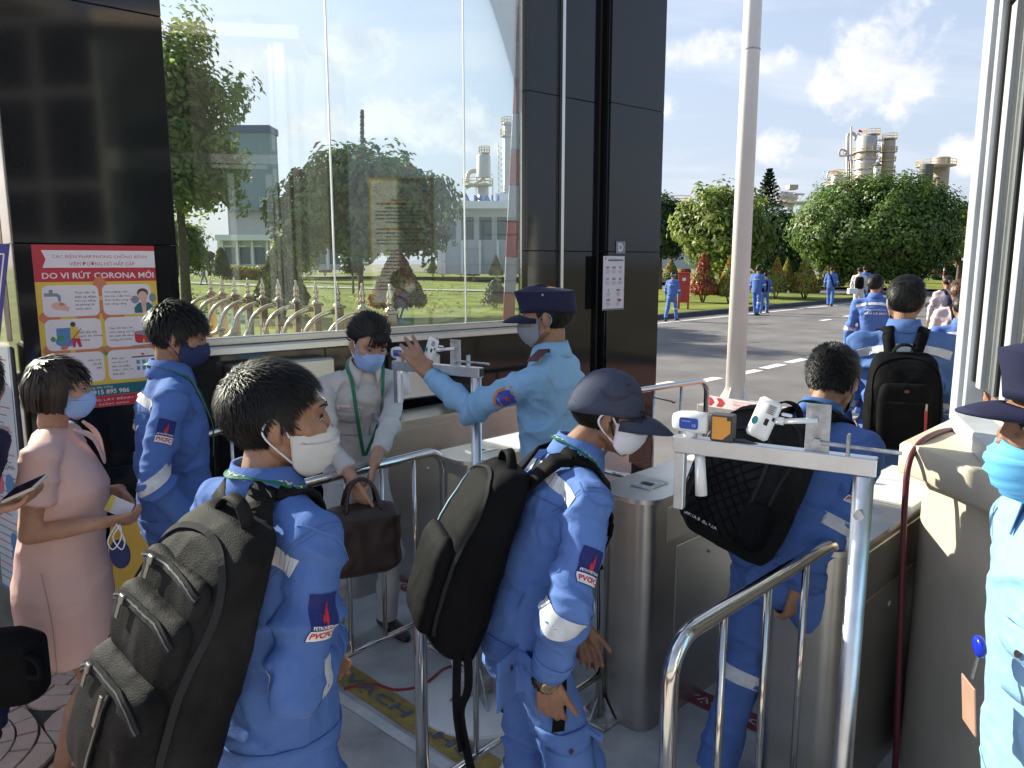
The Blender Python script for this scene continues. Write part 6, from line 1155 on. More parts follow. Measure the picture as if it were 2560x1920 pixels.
def hair(g, root, m=M_hair, style='short', n=2400, L=.035, w=.0032, seed=3, lift=.35, name='hair', back=-.055, front=.062, puff=1., zmax=9., mess=.035):
    """scalp shell plus many thin locks lying along the flow from the crown"""
    rng = np.random.default_rng(seed); s = g.hs; C = np.array([0, -.014, .032]); R = np.array([.0745, .096, .084]) * 1.035
    def line(y):     # lower hair boundary (local z) as a function of front-back position
        return np.where(y > .058, front - .0, np.where(y > .02, .030 - (y - .02) * -.8, np.where(y > -.02, .0, back)))
    def shell(d, e): return C + d * (R * (1 + e))
    # shell
    nu, nv = 40, 16; V = []; F = []
    for j in range(nv + 1):
        for i in range(nu):
            a = 2 * math.pi * i / nu; dy, dx = math.cos(a), math.sin(a); ylo = dy * .096 - .014; zl = float(line(np.array(ylo))); tmin = math.asin(max(-.95, min(.95, (zl - C[2]) / R[2]))); th = math.pi / 2 - (math.pi / 2 - tmin) * (j / nv); d = np.array([dx * math.cos(th), dy * math.cos(th), math.sin(th)])
            e = .05 * puff + .05 * perlin(np.array([d * 5 + seed]))[0] if j < nv else .0; p = shell(d, e if j < nv - 1 else .01); p = shell(d, -.06) if p[2] > zmax else p; V.append(g.h(*p))
    for j in range(nv):
        for i in range(nu): a, b = j * nu + i, j * nu + (i + 1) % nu; F.append((a, a + nu, b + nu, b))
    mb = MB(); mb.add(V, F)
    # locks
    d = rng.normal(size=(n * 3, 3)); d /= np.linalg.norm(d, axis=1)[:, None]; p = C + d * R; ok = (p[:, 2] > line(p[:, 1]) + .004) & (p[:, 2] < zmax); d = d[ok][:n]; crown = np.array([0, -.062, .112])
    Vs = []; Fs = []; cnt = 0
    for dd in d:
        p0 = shell(dd, .03); fl = p0 - crown; 
        if style in ('short', 'messy', 'crew'):
            fl = fl * np.array([1, 1, .6]) + np.array([0, .03 if p0[2] > .08 else 0, -.03 if p0[2] < .08 else 0])
        else: fl = np.array([p0[0] * .8, p0[1] * .2 - .01, -.08]) if style == 'bob' else np.array([0, -.5, .1]) * .1 + (np.array([0, -.09, .02]) - p0) * .5
        if style == 'messy': fl = fl + rng.normal(size=3) * mess
        if style == 'crew': fl = fl * .35
        fl = fl - dd * fl.dot(dd); nf = np.linalg.norm(fl)
        if nf < 1e-6: continue
        fl /= nf; ll = L * rng.uniform(.6, 1.3); li = lift * rng.uniform(.2, 1.3); sd = np.cross(dd, fl); ww = w * rng.uniform(.6, 1.3); q = []
        for t, f in ((0, 1.), (.35, 1.), (.7, .8), (1., .12)):
            c = p0 + fl * ll * t * (1 - .25 * t * li) + dd * (ll * li * math.sin(t * 1.9) * .55 + .002); c = c + rng.normal(size=3) * .0006; q.append((c - sd * ww * f, c + sd * ww * f))
        o = len(Vs)
        for a, b in q: Vs += [g.h(*a), g.h(*b)]
        Fs += [(o + 2 * i, o + 2 * i + 1, o + 2 * i + 3, o + 2 * i + 2) for i in range(3)]
    mb.add(Vs, Fs); return mb.build(name, m, root, smooth=True)
def hair_long(g, root, m, length=.26, seed=5, part='bob', n=900):
    """hair hanging from a centre parting to the shoulders"""
    hair(g, root, m, 'short', 900, .05, .004, seed, .15, 'hair', back=-.05, front=.05)
    rng = np.random.default_rng(seed); Vs = []; Fs = []
    for i in range(n):
        a = math.radians(rng.uniform(62, 298)); l_ = length * rng.uniform(.88, 1.03); rr = rng.uniform(.90, 1.08); w = rng.uniform(.004, .008); path = []
        for t in np.linspace(0, 1, 8):
            th = math.pi / 2 * (1 - min(1, t * 1.7)) * .98; z = .038 + .090 * math.sin(th) if t < .59 else .038 - (t - .59) / .41 * (l_ - .12); k = math.cos(th) if t < .59 else 1 + .10 * math.sin((t - .59) / .41 * math.pi) - .16 * max(0, (t - .8)) ; k *= rr if t > .2 else 1
            path.append((math.sin(a) * .083 * k, math.cos(a) * .102 * k - .014, z))
        o = len(Vs); tx, ty = math.cos(a), -math.sin(a)
        for t, p in enumerate(path): f = w * (1 if t < 6 else .6); Vs += [g.h(p[0] - tx * f, p[1] - ty * f, p[2]), g.h(p[0] + tx * f, p[1] + ty * f, p[2])]
        Fs += [(o + 2 * j, o + 2 * j + 1, o + 2 * j + 3, o + 2 * j + 2) for j in range(7)]
    mb = MB(); mb.add(Vs, Fs); return mb.build('long_hair', m, root, smooth=True)
def mask(g, root, m, kind='cup', strap=None, drop=0., puff=1., loop=True):
    s = g.hs; nu, nv = 24, 14; rows = []; prof = [(.103, .004), (.114, -.016), (.121, -.034), (.117, -.056), (.106, -.078), (.090, -.098), (.064, -.110)]
    for j in range(nv + 1):
        q = j / nv * (len(prof) - 1); i = min(int(q), len(prof) - 2); f = q - i; yc = prof[i][0] * (1 - f) + prof[i + 1][0] * f; zc = prof[i][1] * (1 - f) + prof[i + 1][1] * f - drop; row = []
        if kind == 'surgical': yc += .004 * math.sin(q * 9)
        for k in range(nu + 1):
            u = -1 + 2 * k / nu; a = abs(u); ze = -.008 - .062 * (j / nv) - drop; xe = .070 - .008 * (j / nv); ye = .022 + .004 * (j / nv)
            x = xe * math.sin(u * math.pi / 2) ** 1 if True else 0; x = math.copysign(xe * math.sin(a * math.pi / 2) ** .9, u); w = math.cos(a * math.pi / 2) ** 1.15; row.append(g.h(x, (ye + (yc * (1 if puff == 1 else puff) - ye) * w), ze + (zc - ze) * w ** .7 - (.010 * math.sin(a * math.pi) * (1 if j < 4 else 0))))
        rows.append(row)
    mb = MB(); mb.loft(rows, cap=False, close=False, flip=True); o = mb.build('face_mask', m, root, smooth=True); md = o.modifiers.new('s', 'SOLIDIFY'); md.thickness = .0015; md.offset = 1
    if loop:
        for k in (-1, 1):
            b = MB(); e0, e1 = (rows[1][-1], rows[-2][-1]) if k > 0 else (rows[1][0], rows[-2][0])
            r_ = .0022 if kind != 'cup' else .003
            b.tube(catmull([e0, g.h(k * .080, -.004, .018), g.h(k * .083, -.026, .004), g.h(k * .080, -.024, -.022), e1], 5), r_ * s, 6); b.build('ear_loop', strap or m, o, smooth=True)
    return o
def cap_hat(g, root, m, bill_len=.075, tall=.0, tilt=0., name='cap', guard=False, zb=.024):
    """six panel cap with visor"""
    s = g.hs; mb = MB(); rows = []; nu = 36; R = (.0875, .1115, .094 + tall); pr = []
    lv = (0, .12, .3, .5, .7, .86, .96, 1.) if not guard else (0, .12, .3, .5, .62, .70, .85, 1.)
    for t in lv:
        if guard: k = 1.0 + .03 * min(1, t / .6) if t <= .62 else (1.03 * (1 - (t - .62) / .38) + .001); z = zb + .074 * min(1, t / .6) + (.018 * math.sin((t - .6) / .4 * math.pi / 2) if t > .6 else 0)
        else: th = t * math.pi / 2; k = math.cos(th) ** .8 + .001; z = zb - .012 + R[2] * math.sin(th)
        row = []
        for i in range(nu):
            a = 2 * math.pi * i / nu; seam = 1 - .006 * (abs(((a * 6 / (2 * math.pi)) % 1) - .5) > .46); fx = 1 + (.04 * max(0, math.cos(a)) if guard and t > .3 else 0)
            row.append(g.h(math.sin(a) * R[0] * k * seam, math.cos(a) * R[1] * k * seam * fx - .010 + (.012 * t if guard else 0), z + (.016 * max(0, math.cos(a)) * t if guard else 0) - .020 * max(0, -math.cos(a)) * (1 - t)))
        rows.append(row)
    mb.loft(rows, cap=False); o = mb.build(name, m, root, angle=55); md = o.modifiers.new('s', 'SOLIDIFY'); md.thickness = .002; md.offset = 1
    mb = MB(); mb.ell(rows and g.h(0, -.008, zb - .012 + R[2] if not guard else zb + .094), [.008 * s, .008 * s, .004 * s], g.hax, 10, 6); mb.build('button', m, o)
    b = MB(); rw = []; nb_ = 20
    for j in range(6):
        row = []
        for i in range(nb_ + 1):
            u = -1 + 2 * i / nb_; a = u * math.radians(68); r0 = np.array([math.sin(a) * R[0] * 1.01, math.cos(a) * R[1] * 1.01 - .010]); ext = bill_len * math.cos(u * math.pi / 2) ** .55; f = j / 5; row.append(g.h(r0[0] * (1 - .12 * f), r0[1] + ext * f, zb - .006 - .020 * u * u - (.026 + tilt) * f * f * (1 - .25 * u * u)))
        rw.append(row)
    b.loft(rw, cap=False, close=False); v = b.build('visor', m, o, smooth=True); md = v.modifiers.new('s', 'SOLIDIFY'); md.thickness = .004; return o
def lanyard(g, root, m=M_lan, down=.30, w=.017, words=None, sgn=1):
    H = g.H; s = H / 1.7; mb = MB(); c = g.nb; d_ = g.ch - g.u2 * (down - .16) + g.fs * .14 * s
    pts = [d_ + g.rs * .004, g.ch + g.fs * .14 * s + g.rs * .05, g.nb - g.u2 * .03 + g.fs * .07 * s + g.rs * .072 * s, c + g.u2 * .022 + g.rs * .078 * s - g.fs * .01, c + g.u2 * .034 - g.fs * .078 * s, c + g.u2 * .022 - g.rs * .078 * s - g.fs * .01, g.nb - g.u2 * .03 + g.fs * .07 * s - g.rs * .072 * s, g.ch + g.fs * .14 * s - g.rs * .05, d_ - g.rs * .004]
    ribbon_on(mb, g.jv, pts, w, .002, .004, 7); o = mb.build('lanyard', m, root)
    if words:
        rg = [mb.v[i:i + 4] for i in range(0, len(mb.v), 4)]; C_ = [(Vector(a[2]) + Vector(a[3])) / 2 for a in rg]; S_ = [(Vector(a[2]) - Vector(a[3])).normalized() for a in rg]; N_ = [(Vector(a[2]) - Vector(a[1])).normalized() for a in rg]; Ls = [0.]
        for a, b in zip(C_, C_[1:]): Ls.append(Ls[-1] + (b - a).length)
        V2, F2 = fit_text(words, Ls[-1] * .80, w * .5, bold=.02); vv = []
        for x, y in V2:
            t = min(max((Ls[-1] / 2 + x), 0), Ls[-1] * .999); i = max(j for j in range(len(Ls) - 1) if Ls[j] <= t); f = (t - Ls[i]) / max(1e-9, Ls[i + 1] - Ls[i]); vv.append(C_[i].lerp(C_[i + 1], f) - S_[i].lerp(S_[i + 1], f) * y * sgn + N_[i].lerp(N_[i + 1], f) * .0012)
        b2 = MB(); b2.add(vv, F2); b2.build('lettering', M_patch_w, o)
    return o
def patch(g, root, k, up=.45, ang=0., w=.060, h=.086, bone='upper', flip=False):
    """navy shoulder patch with a red flame and the company letters"""
    a, b = (g.sh[k], g.el[k]) if bone == 'upper' else (g.el[k], g.wr[k]); ax = (a - b).normalized(); c = a + (b - a) * up; out = g.rs * k; out = (out - ax * out.dot(ax)).normalized(); out = rot(out, ax, ang); X = ax.cross(out); return emblem(root, c + out * .05, X, ax, g.jv, w, h)
def emblem(root, o, X, Y, bvh, w=.072, h=.098):
    mb = MB(); V, F = grid2(w, h, 8, 10); decal(mb, V, F, o, X, Y, bvh, .0025); p = mb.build('sleeve_patch', M_patch_b, root)
    mb = MB(); V, F = grid2(w * .96, h * .26, 8, 4, 0, -h * .355); decal(mb, V, F, o, X, Y, bvh, .0038); mb.build('white_field', M_patch_w, p)
    mb = MB(); V, F = fit_text('PVCFC', w * .84, h * .15, bold=.035); decal(mb, [(x, y - h * .355) for x, y in V], F, o, X, Y, bvh, .0050); fl = [(0, -.18), (-.10, -.02), (-.07, .10), (-.02, .06), (.0, .14), (.05, .28), (.08, .38), (.09, .22), (.12, .10), (.09, -.04), (.03, -.16)]
    n0 = len(fl); V = [(x * w * 1.05, y * h) for x, y in fl] + [(.01 * w, .05 * h)]; F = [(n0, i, (i + 1) % n0) for i in range(n0)][::-1]; decal(mb, V, F, o, X, Y, bvh, .0042); mb.build('red_print', M_patch_r, p)
    mb = MB(); V, F = fit_text('PETROVIETNAM', w * .88, h * .075, bold=.02); decal(mb, [(x, y - h * .145) for x, y in V], F, o, X, Y, bvh, .0055); mb.build('white_print', M_patch_w, p); return p
def arm_tape(g, root, k, at=.55, bone='lower', w=.042, m=M_tape_r):
    a, b = (g.sh[k], g.el[k]) if bone == 'upper' else (g.el[k], g.wr[k]); mb = MB(); band_on(mb, g.jv, a + (b - a) * at, b - a, g.fw, w, .085 * g.H / 1.7, .003); return mb.build('reflective_band', m, root, smooth=True)
def leg_tape(g, root, k, at=.35, w=.045):
    a, b = g.kn[k], g.an[k]; mb = MB(); band_on(mb, g.tv, a + (b - a) * at, b - a, g.fw, w, .12, .003); return mb.build('reflective_band', M_tape_r, root, smooth=True)
def shoulder_tape(g, root, m=M_tape_r, w=.036, back=.058, d=.0, ks=(1, -1)):
    """band over the back of the shoulders"""
    mb = MB(); pts = []
    for u in np.linspace(-1, 1, 15):
        if (u > 0 and 1 not in ks) or (u < 0 and -1 not in ks): continue
        p = g.nb - g.u2 * (.05 + .035 * abs(u) ** 2 + d) * g.H / 1.7 + g.rs * u * .205 * g.H / 1.7 - g.fs * .25; h = g.jv.ray_cast(p, g.fs, .5)
        if h[0] is not None: pts.append(h[0])
    if len(pts) > 2: ribbon_on(mb, g.jv, pts, w, .002, .002, 3, snap=True); mb.build('reflective_band', m, root)
def back_print(g, root, words, m=M_patch_w, w=.24, h=.034, drop=.085):
    mb = MB(); o = g.nb - g.u2 * drop * g.H - g.fs * .13
    for k, (t, ww, hh, dy) in enumerate(words): V, F = fit_text(t, ww, hh, bold=.03); decal(mb, [(x, y - dy) for x, y in V], F, o, g.rs, g.u2, g.jv, .003, .15)
    mb.build('back_lettering', m, root)
def seam(g, root, bvh, pts, m, w=.006): mb = MB(); ribbon_on(mb, bvh, pts, w, .0015, .0008, 5, snap=True); return mb.build('stitched_seam', m, root)
def pocket(g, root, bvh, o, X, Y, m, w=.11, h=.13, flap=.045, name='pocket', btn=True):
    mb = MB(); V, F = grid2(w, h, 8, 8); decal(mb, V, F, o, X, Y, bvh, .004); p = mb.build(name, m, root, smooth=True); md = p.modifiers.new('s', 'SOLIDIFY'); md.thickness = .003
    mb = MB(); V = [(x, y) for x, y in grid2(w * 1.06, flap, 8, 4, 0, h / 2 - flap / 2 + .008)[0]]; V = [(x, y - (.012 * (1 - abs(x) / w * 1.7) if y < h / 2 - flap * .6 else 0)) for x, y in V]; decal(mb, V, grid2(w, flap, 8, 4)[1], o, X, Y, bvh, .009); f = mb.build('flap', m, p, smooth=True); md = f.modifiers.new('s', 'SOLIDIFY'); md.thickness = .003
    if btn: mb = MB(); V, F = disc2(.007, 12, 0, h / 2 - flap * .75); decal(mb, V, F, o, X, Y, bvh, .0135); mb.build('button', M_btn, p)
    return p
# ------------------------------------------------------------------ backpacks
def backpack(label, o, X, Y, Z, w, h, d, m, detail='plain', g=None, strap_m=M_blk, group=None, seed=1., top=.85, sag=0., voxel=.007, edge=M_grey_s, straps=(1, -1), handle=True, strap_n=6):
    """o = centre against the back, X across, Y up, Z out of the wearer's back"""
    X, Y, Z = (Vector(q).normalized() for q in (X, Y, Z)); r = thing('backpack', label, 'backpack', o, group); mb = MB(); rings = []
    def se(c, a, b, n=24, e=.55): return [c + X * (a * math.copysign(abs(math.cos(q)) ** e, math.cos(q))) + Z * (b * math.copysign(abs(math.sin(q)) ** e, math.sin(q))) for q in [2 * math.pi * k / n for k in range(n)]]
    for t in np.linspace(-1, 1, 15):
        e_ = (1 - abs(t) ** 5) ** .42 if abs(t) < .999 else .12; tw = 1 - (1 - top) * max(0, t); bulge = 1 + .10 * math.cos((t + .35) * 1.6) - (.28 * max(0, t) ** 2); dd = d / 2 * bulge * (.55 + .45 * e_); rings.append(se(o + Y * (t * h / 2) + Z * (dd - .0) - Z * sag * max(0, t), w / 2 * tw * (.72 + .28 * e_), dd))
    mb.loft(rings, flip=X.cross(Y).dot(Z) < 0); V, F, E = remesh(mb, voxel, 3, .5); N = vnormals(V, F); q = V * 6 + seed; n1 = 1 - np.abs(perlin(V * np.array([5, 5, 9]) + seed)) * 2.2; V = V + N * (n1 * .006 + (1 - np.abs(perlin(V * 17 + seed)) * 2.2) * .0022)[:, None]; bo = mesh_obj('main_bag', V, F, m, r, smooth=True); bv = bvh_of(V, F)
    def on(x, y): return o + X * x * w / 2 + Y * y * h / 2 + Z * d * .6
    def zipline(pts, name='zip', wd=.010, mm=edge, par=r): b = MB(); ribbon_on(b, bv, [proj(x, y) for x, y in pts], wd, .003, .002, 6); return b.build(name, mm, par)
    def proj(x, y): hh = bv.ray_cast(on(x, y) + Z * .2, -Z, .8); return hh[0] if hh[0] is not None else on(x, y)
    def pouch(x, y, ww, hh, dp, name='front_pocket', mm=m, e=.5):
        b = MB(); c = proj(x, y) - Z * .012; rr = []
        for t in np.linspace(-1, 1, 11):
            ee = (1 - abs(t) ** 4) ** .5 if abs(t) < .999 else .15; rr.append([c + Y * (t * hh / 2) + X * (ww / 2 * (.75 + .25 * ee) * math.copysign(abs(math.cos(q)) ** e, math.cos(q))) + Z * (dp * (.35 + .65 * ee) * math.copysign(abs(math.sin(q)) ** e, math.sin(q))) for q in [2 * math.pi * k / 20 for k in range(20)]])
        b.loft(rr, flip=X.cross(Y).dot(Z) < 0); V2, F2, _ = remesh(b, voxel, 3, .5); N2 = vnormals(V2, F2); V2 = V2 + N2 * ((1 - np.abs(perlin(V2 * np.array([9, 9, 5]) + seed + 5)) * 2.2) * .0045 + (1 - np.abs(perlin(V2 * 22 + seed)) * 2.2) * .0015)[:, None]; return mesh_obj(name, V2, F2, mm, r, smooth=True), bvh_of(V2, F2), c
    side_ = lambda f: [(-.86 * f, -.75), (-.9 * f, .0), (-.86 * f, .55), (-.6 * f, .84), (0, .93), (.6 * f, .84), (.86 * f, .55), (.9 * f, .0), (.86 * f, -.75)]
    if handle:
        b = MB(); tp = o + Y * h / 2 * .93 + Z * d * .25; hb = [tp - X * .05, tp - X * .045 + Y * .03 + Z * .01, tp - X * .02 + Y * .055 + Z * .015, tp + X * .02 + Y * .055 + Z * .015, tp + X * .045 + Y * .03 + Z * .01, tp + X * .05]; q = catmull(hb, 5); ribbon(b, q, .026, .005, [(p - tp + Y * -.02 + Z * .002).normalized() for p in q]); b.build('grab_handle', strap_m, r, smooth=True)
    if detail == 'worn':                                   # stacked pockets, zips with pulls
        zipline(side_(1.), wd=.014); p1, b1, c1 = pouch(0, -.42, w * .84, h * .46, d * .34, mm=m); p2, b2, c2 = pouch(0, .24, w * .80, h * .24, d * .20, 'upper_pocket', m); p3, b3, c3 = pouch(0, .58, w * .74, h * .15, d * .12, 'upper_pocket', m)
        for (pb, pc, ww, hh) in ((b1, c1, w * .84, h * .46), (b2, c2, w * .8, h * .24), (b3, c3, w * .74, h * .15)):
            pts = []
            for u in np.linspace(-1, 1, 11):
                q = pc + X * (u * ww * .46) + Y * (hh * (.40 - .16 * u ** 4)) + Z * .4; hh_ = pb.ray_cast(q, -Z, 1.); 
                if hh_[0] is not None: pts.append(hh_[0])
            if len(pts) > 3:
                b = MB(); ribbon_on(b, pb, pts, .018, .004, .002, 4); zz = b.build('zip', edge, r); b = MB(); ribbon_on(b, pb, pts, .0035, .002, .006, 4); b.build('zip_teeth', M_teeth, zz)
                q = pts[2]; b = MB(); b.cbox(q + Z * .012 - Y * .016, (.005, .022, .0018), (X, Y, Z), r=.001); b.cbox(q + Z * .010, (.008, .009, .004), (X, Y, Z), r=.002); b.build('zip_pull', M_zip, zz)
        pts = [c1 + X * .02 + Y * y + Z * .3 for y in np.linspace(h * .16, -h * .19, 7)]; pts = [h_[0] for h_ in (b1.ray_cast(p, -Z, 1.) for p in pts) if h_[0] is not None]
        if len(pts) > 3: b = MB(); ribbon_on(b, b1, pts, .016, .003, .002, 4); zz = b.build('zip', M_blk, r); b = MB(); ribbon_on(b, b1, pts, .005, .003, .005, 4); b.build('zip_teeth', M_teeth, zz); q = pts[0]; b = MB(); b.cbox(q + Z * .014 - Y * .03 - X * .006, (.005, .03, .0018), (X, Y, Z), r=.001); b.build('zip_pull', M_zip, zz)
    elif detail == 'sport':
        zipline([(-.72, .92), (-.5, .5), (-.42, 0), (-.45, -.6), (-.6, -.9)], 'piping', .006, mat('pale_blue_piping', (.35, .55, .62), .5)); zipline(side_(1.)); pouch(-.0, -.3, w * .8, h * .5, d * .22)
    elif detail == 'quilt':
        zipline(side_(1.)); zipline([(-.6, -.95), (-.62, .1), (-.4, .52), (0, .62), (.4, .52), (.62, .1), (.6, -.6)], wd=.012)
        for k in range(7):
            for sgn in (-1, 1):
                pts = []
                for t in np.linspace(-1, 1, 9):
                    x, y = t * .62 * 1.0, -.32 + .27 * (k - 3) * .62 + sgn * t * .42
                    if -.9 < y < .42: pts.append((x, y))
                if len(pts) > 2: zipline(pts, 'quilt_seam', .004, M_blk)
        b = MB(); V2, F2 = fit_text('SANTA BARBARA', w * .42, .010, bold=.03); decal(b, [(x - w * .12, y - h * .40) for x, y in V2], F2, o + Z * d, X, Y, bv, .003, .3); b.build('lettering', M_patch_w, r)
        pk, pb_, pc_ = pouch(.80, -.55, w * .22, h * .30, d * .25, 'mesh_side_pocket', M_blk); b = MB(); b.cap(pc_ + Y * h * .14, pc_ + Y * h * .17, .016, .012); b.build('bottle_cap', M_plastic, pk)
    elif detail == 'office':
        zipline(side_(1.), wd=.012, mm=M_blk); p1, b1, c1 = pouch(-.04, -.2, w * .70, h * .62, d * .18); pts = [c1 + X * x + Y * h * .12 + Z * .3 for x in np.linspace(-w * .28, w * .28, 8)]; pts = [h_[0] for h_ in (b1.ray_cast(p, -Z, 1.) for p in pts) if h_[0] is not None]; b = MB(); ribbon_on(b, b1, pts, .012, .003, .002, 4); zz = b.build('zip', M_blk2, r); q = c1 + X * w * .26 + Y * h * .12
        hh_ = b1.ray_cast(q + Z * .3, -Z, 1.); q = hh_[0] + Z * .004 if hh_[0] is not None else q; b = MB(); b.cbox(q - Y * .016, (.006, .018, .003), (X, Y, Z), r=.002); b.build('zip_pull', M_zip, zz); b = MB(); b.add([q - Y * .03 - X * .008 + Z * .002, q - Y * .03 + X * .006 + Z * .002, q - Y * .13 + X * .008 + Z * .006, q - Y * .135 - X * .004 + Z * .006], [(0, 3, 2, 1)]); b.build('red_pull_tab', mat('red_ribbon', (.40, .02, .035), .5), zz)
        b = MB(); V2, F2 = rrect2(.022, .014, .006); hh_ = b1.ray_cast(c1 + Y * h * .24 + Z * .3, -Z, 1.); 
        if hh_[0] is not None: decal(b, V2, F2, hh_[0], X, Y, None, .003); b.build('emblem', M_rust, r)
    if g is not None:
        s = g.H / 1.7
        for k in straps:
            t0 = o + Y * h * .40 + X * (k * X.dot(g.rs) / max(1e-6, abs(X.dot(g.rs))) * .055) if True else None; R = g.rs * k
            pts = [o + Y * h * .40 + R * .05 + Z * .005, g.nb - g.u2 * .005 + R * .085 * s - g.fs * .055 * s + g.u2 * .02, g.nb - g.u2 * .015 + R * .098 * s + g.fs * .02 * s + g.u2 * .02, g.nb - g.u2 * .07 + R * .112 * s + g.fs * .11 * s, g.ch + R * .118 * s + g.fs * .145 * s, g.ch - g.u2 * .07 + R * .13 * s + g.fs * .135 * s]
            pts = pts[:strap_n]; b = MB(); ribbon_on(b, g.jv, pts, [.056 if i < 30 else .056 - .030 * min(1, (i - 30) / 5) for i in range(60)], .008, .003, 7, snap_from=6); st = b.build('shoulder_strap', strap_m, r, smooth=True)
            if edge is not None and detail in ('sport', 'worn'): 
                for e_ in (-1, 1): b = MB(); q2 = catmull(pts[:5], 7); off_ = []
    return r

def details(g, root, m, dark=None, cuffs=True):
    """armhole seams, yoke seam, cuffs and waistband of a work jacket"""
    dark = dark or m; s = g.H / 1.7
    for k in (1, -1):
        mb = MB(); band_on(mb, g.jv, g.sh[k] - g.rs * k * .006 - g.u2 * .012, (g.rs * k * .75 - g.u2 * .65), g.fw, .0035, .14, .0012, rows=1); band_on(mb, g.jv, g.sh[k] + g.rs * k * .004 - g.u2 * .016, (g.rs * k * .75 - g.u2 * .65), g.fw, .002, .14, .001, rows=1); mb.build('stitched_seam', dark, root)
        if cuffs: mb = MB(); d = g.wr[k] - g.el[k]; band_on(mb, g.jv, g.el[k] + d * .80, d, g.fw, .058, .08, .0035, rows=3); c_ = mb.build('cuff', m, root, smooth=True); md = c_.modifiers.new('s', 'SOLIDIFY'); md.thickness = .003
    mb = MB(); pts = []
    for u in np.linspace(-1, 1, 13):
        h = g.jv.ray_cast(g.nb - g.u2 * (.125 + .0 * abs(u)) * s + g.rs * u * .17 * s - g.fs * .3, g.fs, .5)
        if h[0] is not None: pts.append(h[0])
    if len(pts) > 3: ribbon_on(mb, g.jv, pts, .003, .001, .0008, 3, snap=True); mb.build('stitched_seam', dark, root)
    mb = MB(); band_on(mb, g.jv, g.pel - g.u1 * .0 + g.u1 * .0, g.u1, g.fw, .05, .30, .004, rows=3); w_ = mb.build('waistband', m, root, smooth=True); md = w_.modifiers.new('s', 'SOLIDIFY'); md.thickness = .003
M_seam = mat('seam_blue', (.07, .125, .30), .9); M_seam_g = mat('seam_pale', (.24, .42, .62), .9)
# ================================================================== the people in the photograph
rad = math.radians
def person(label, g, group=None): return thing('person', label, 'person', g.root, group)
def uniform(g, r, m=M_blue, vox=.008, seed=1., patch_k=1, tape=True, tr=True, amp=.007, **kw):
    jacket(g, r, m, vox, amp, seed=seed, **kw); collar(g, r, m)
    if tr: trousers(g, r, m, vox * 1.25, seed=seed + 3)
    if tape:
        for k in (1, -1): arm_tape(g, r, k, .12, 'lower')
    if patch_k: patch(g, r, patch_k)
# ---- man in front with the worn backpack
hd = P(696, 1050, 1.62); yaw = rad(50); g = Fig(hd, yaw, lean=.03, hyaw=rad(-34), hpitch=-.02, neck=.14, build=1.0, hscale=1.06, wr=P(838, 1585, 1.74), wl=P(745, 1610, 1.90), eh={1: Vector((-.1, -.3, -1)), -1: Vector((-.3, .3, -1))}); fg = g
r = person('man in blue uniform seen from behind with loose white mask and worn black backpack', g)
body(g, r, M_skin, .005, hands={1: dict(curl=(.9, 1., 1., 1.), n=Vector((-.6, .2, -.4)), d=Vector((-.75, .6, .15)))}); face(g, r)
hair(g, r, M_hair, 'messy', 15000, .030, .0008, 11, .34, puff=1.25, mess=.020, back=-.048, front=.072)
jacket(g, r, M_blue, .006, .0075, seed=2., loose=1.04); collar(g, r, M_blue, h=.046, r=.066); trousers(g, r, M_blue, .010, seed=4.); shoes(g, r)
mask(g, r, M_masksw, 'surgical', M_maskw, drop=.012, puff=1.02); lanyard(g, r, w=.019, words='CÔNG TY CỔ PHẦN PHÂN BÓN DẦU KHÍ CÀ MAU')
patch(g, r, 1, .50, rad(-8), .060, .092); details(g, r, M_blue, M_seam); arm_tape(g, r, 1, .04, 'lower', .045); shoulder_tape(g, r, ks=(1,), d=.035)
a = g.rs; seam(g, r, g.jv, [g.sh[1] + g.u2 * .055 - g.fs * .07, g.sh[1] + g.u2 * .03 + g.rs * .05 - g.fs * .02, g.sh[1] + g.rs * .07 - g.u2 * .0 + g.fs * .03, g.sh[1] - g.u2 * .05 + g.rs * .04 + g.fs * .09], M_blue2, .005)
backpack('worn black backpack with zipped pockets on the man nearest the camera', g.ch - g.u2 * .09 - g.fs * .13 + g.rs * .035, (g.rs * .97 - g.u2 * .2), (g.u2 * .95 + g.fs * .20 + g.rs * .2), -g.fs, .285, .53, .15, M_blk2, 'worn', g, M_blk2, seed=3., voxel=.006, strap_n=4)
# ---- capped man bending to the scanner
g = Fig(P(1520, 1035, 2.08), rad(16), lean=.29, hyaw=rad(-20), hpitch=-.20, neck=.34, build=1.0, wr=P(1366, 1690, 1.92), wl=P(1452, 1560, 2.32), eh={1: Vector((-.12, -1, -.1)), -1: Vector((-.4, .4, -.5))}, foot=((.03, .09), (-.05, .09)))
r = person('man in blue uniform and slate cap bending his forehead to the scanner', g)
body(g, r, M_skin_d, .0045, hands={1: dict(d=Vector((.10, .02, -1)), n=Vector((.25, .95, .1)), side=1, curl=(.35, .42, .45, .5), s=1.05)}); face(g, r)
hair(g, r, M_hair, 'short', 1500, .020, .0024, 12, .12, back=-.05, puff=.2, zmax=.028)
jacket(g, r, M_blue2, .007, .008, seed=7., belly=1.05); collar(g, r, M_blue2, h=.045, r=.066); trousers(g, r, M_blue2, .010, .009, seed=8.); shoes(g, r)
mask(g, r, M_maskw, 'cup', puff=1.04); lanyard(g, r, words='CÔNG TY CỔ PHẦN PHÂN BÓN DẦU KHÍ CÀ MAU')
patch(g, r, 1, .62, rad(12), .062, .088); details(g, r, M_blue2, M_seam); arm_tape(g, r, 1, .02, 'lower', .046); shoulder_tape(g, r, ks=(1, -1), d=.012); leg_tape(g, r, 1, .30); leg_tape(g, r, -1, .30)
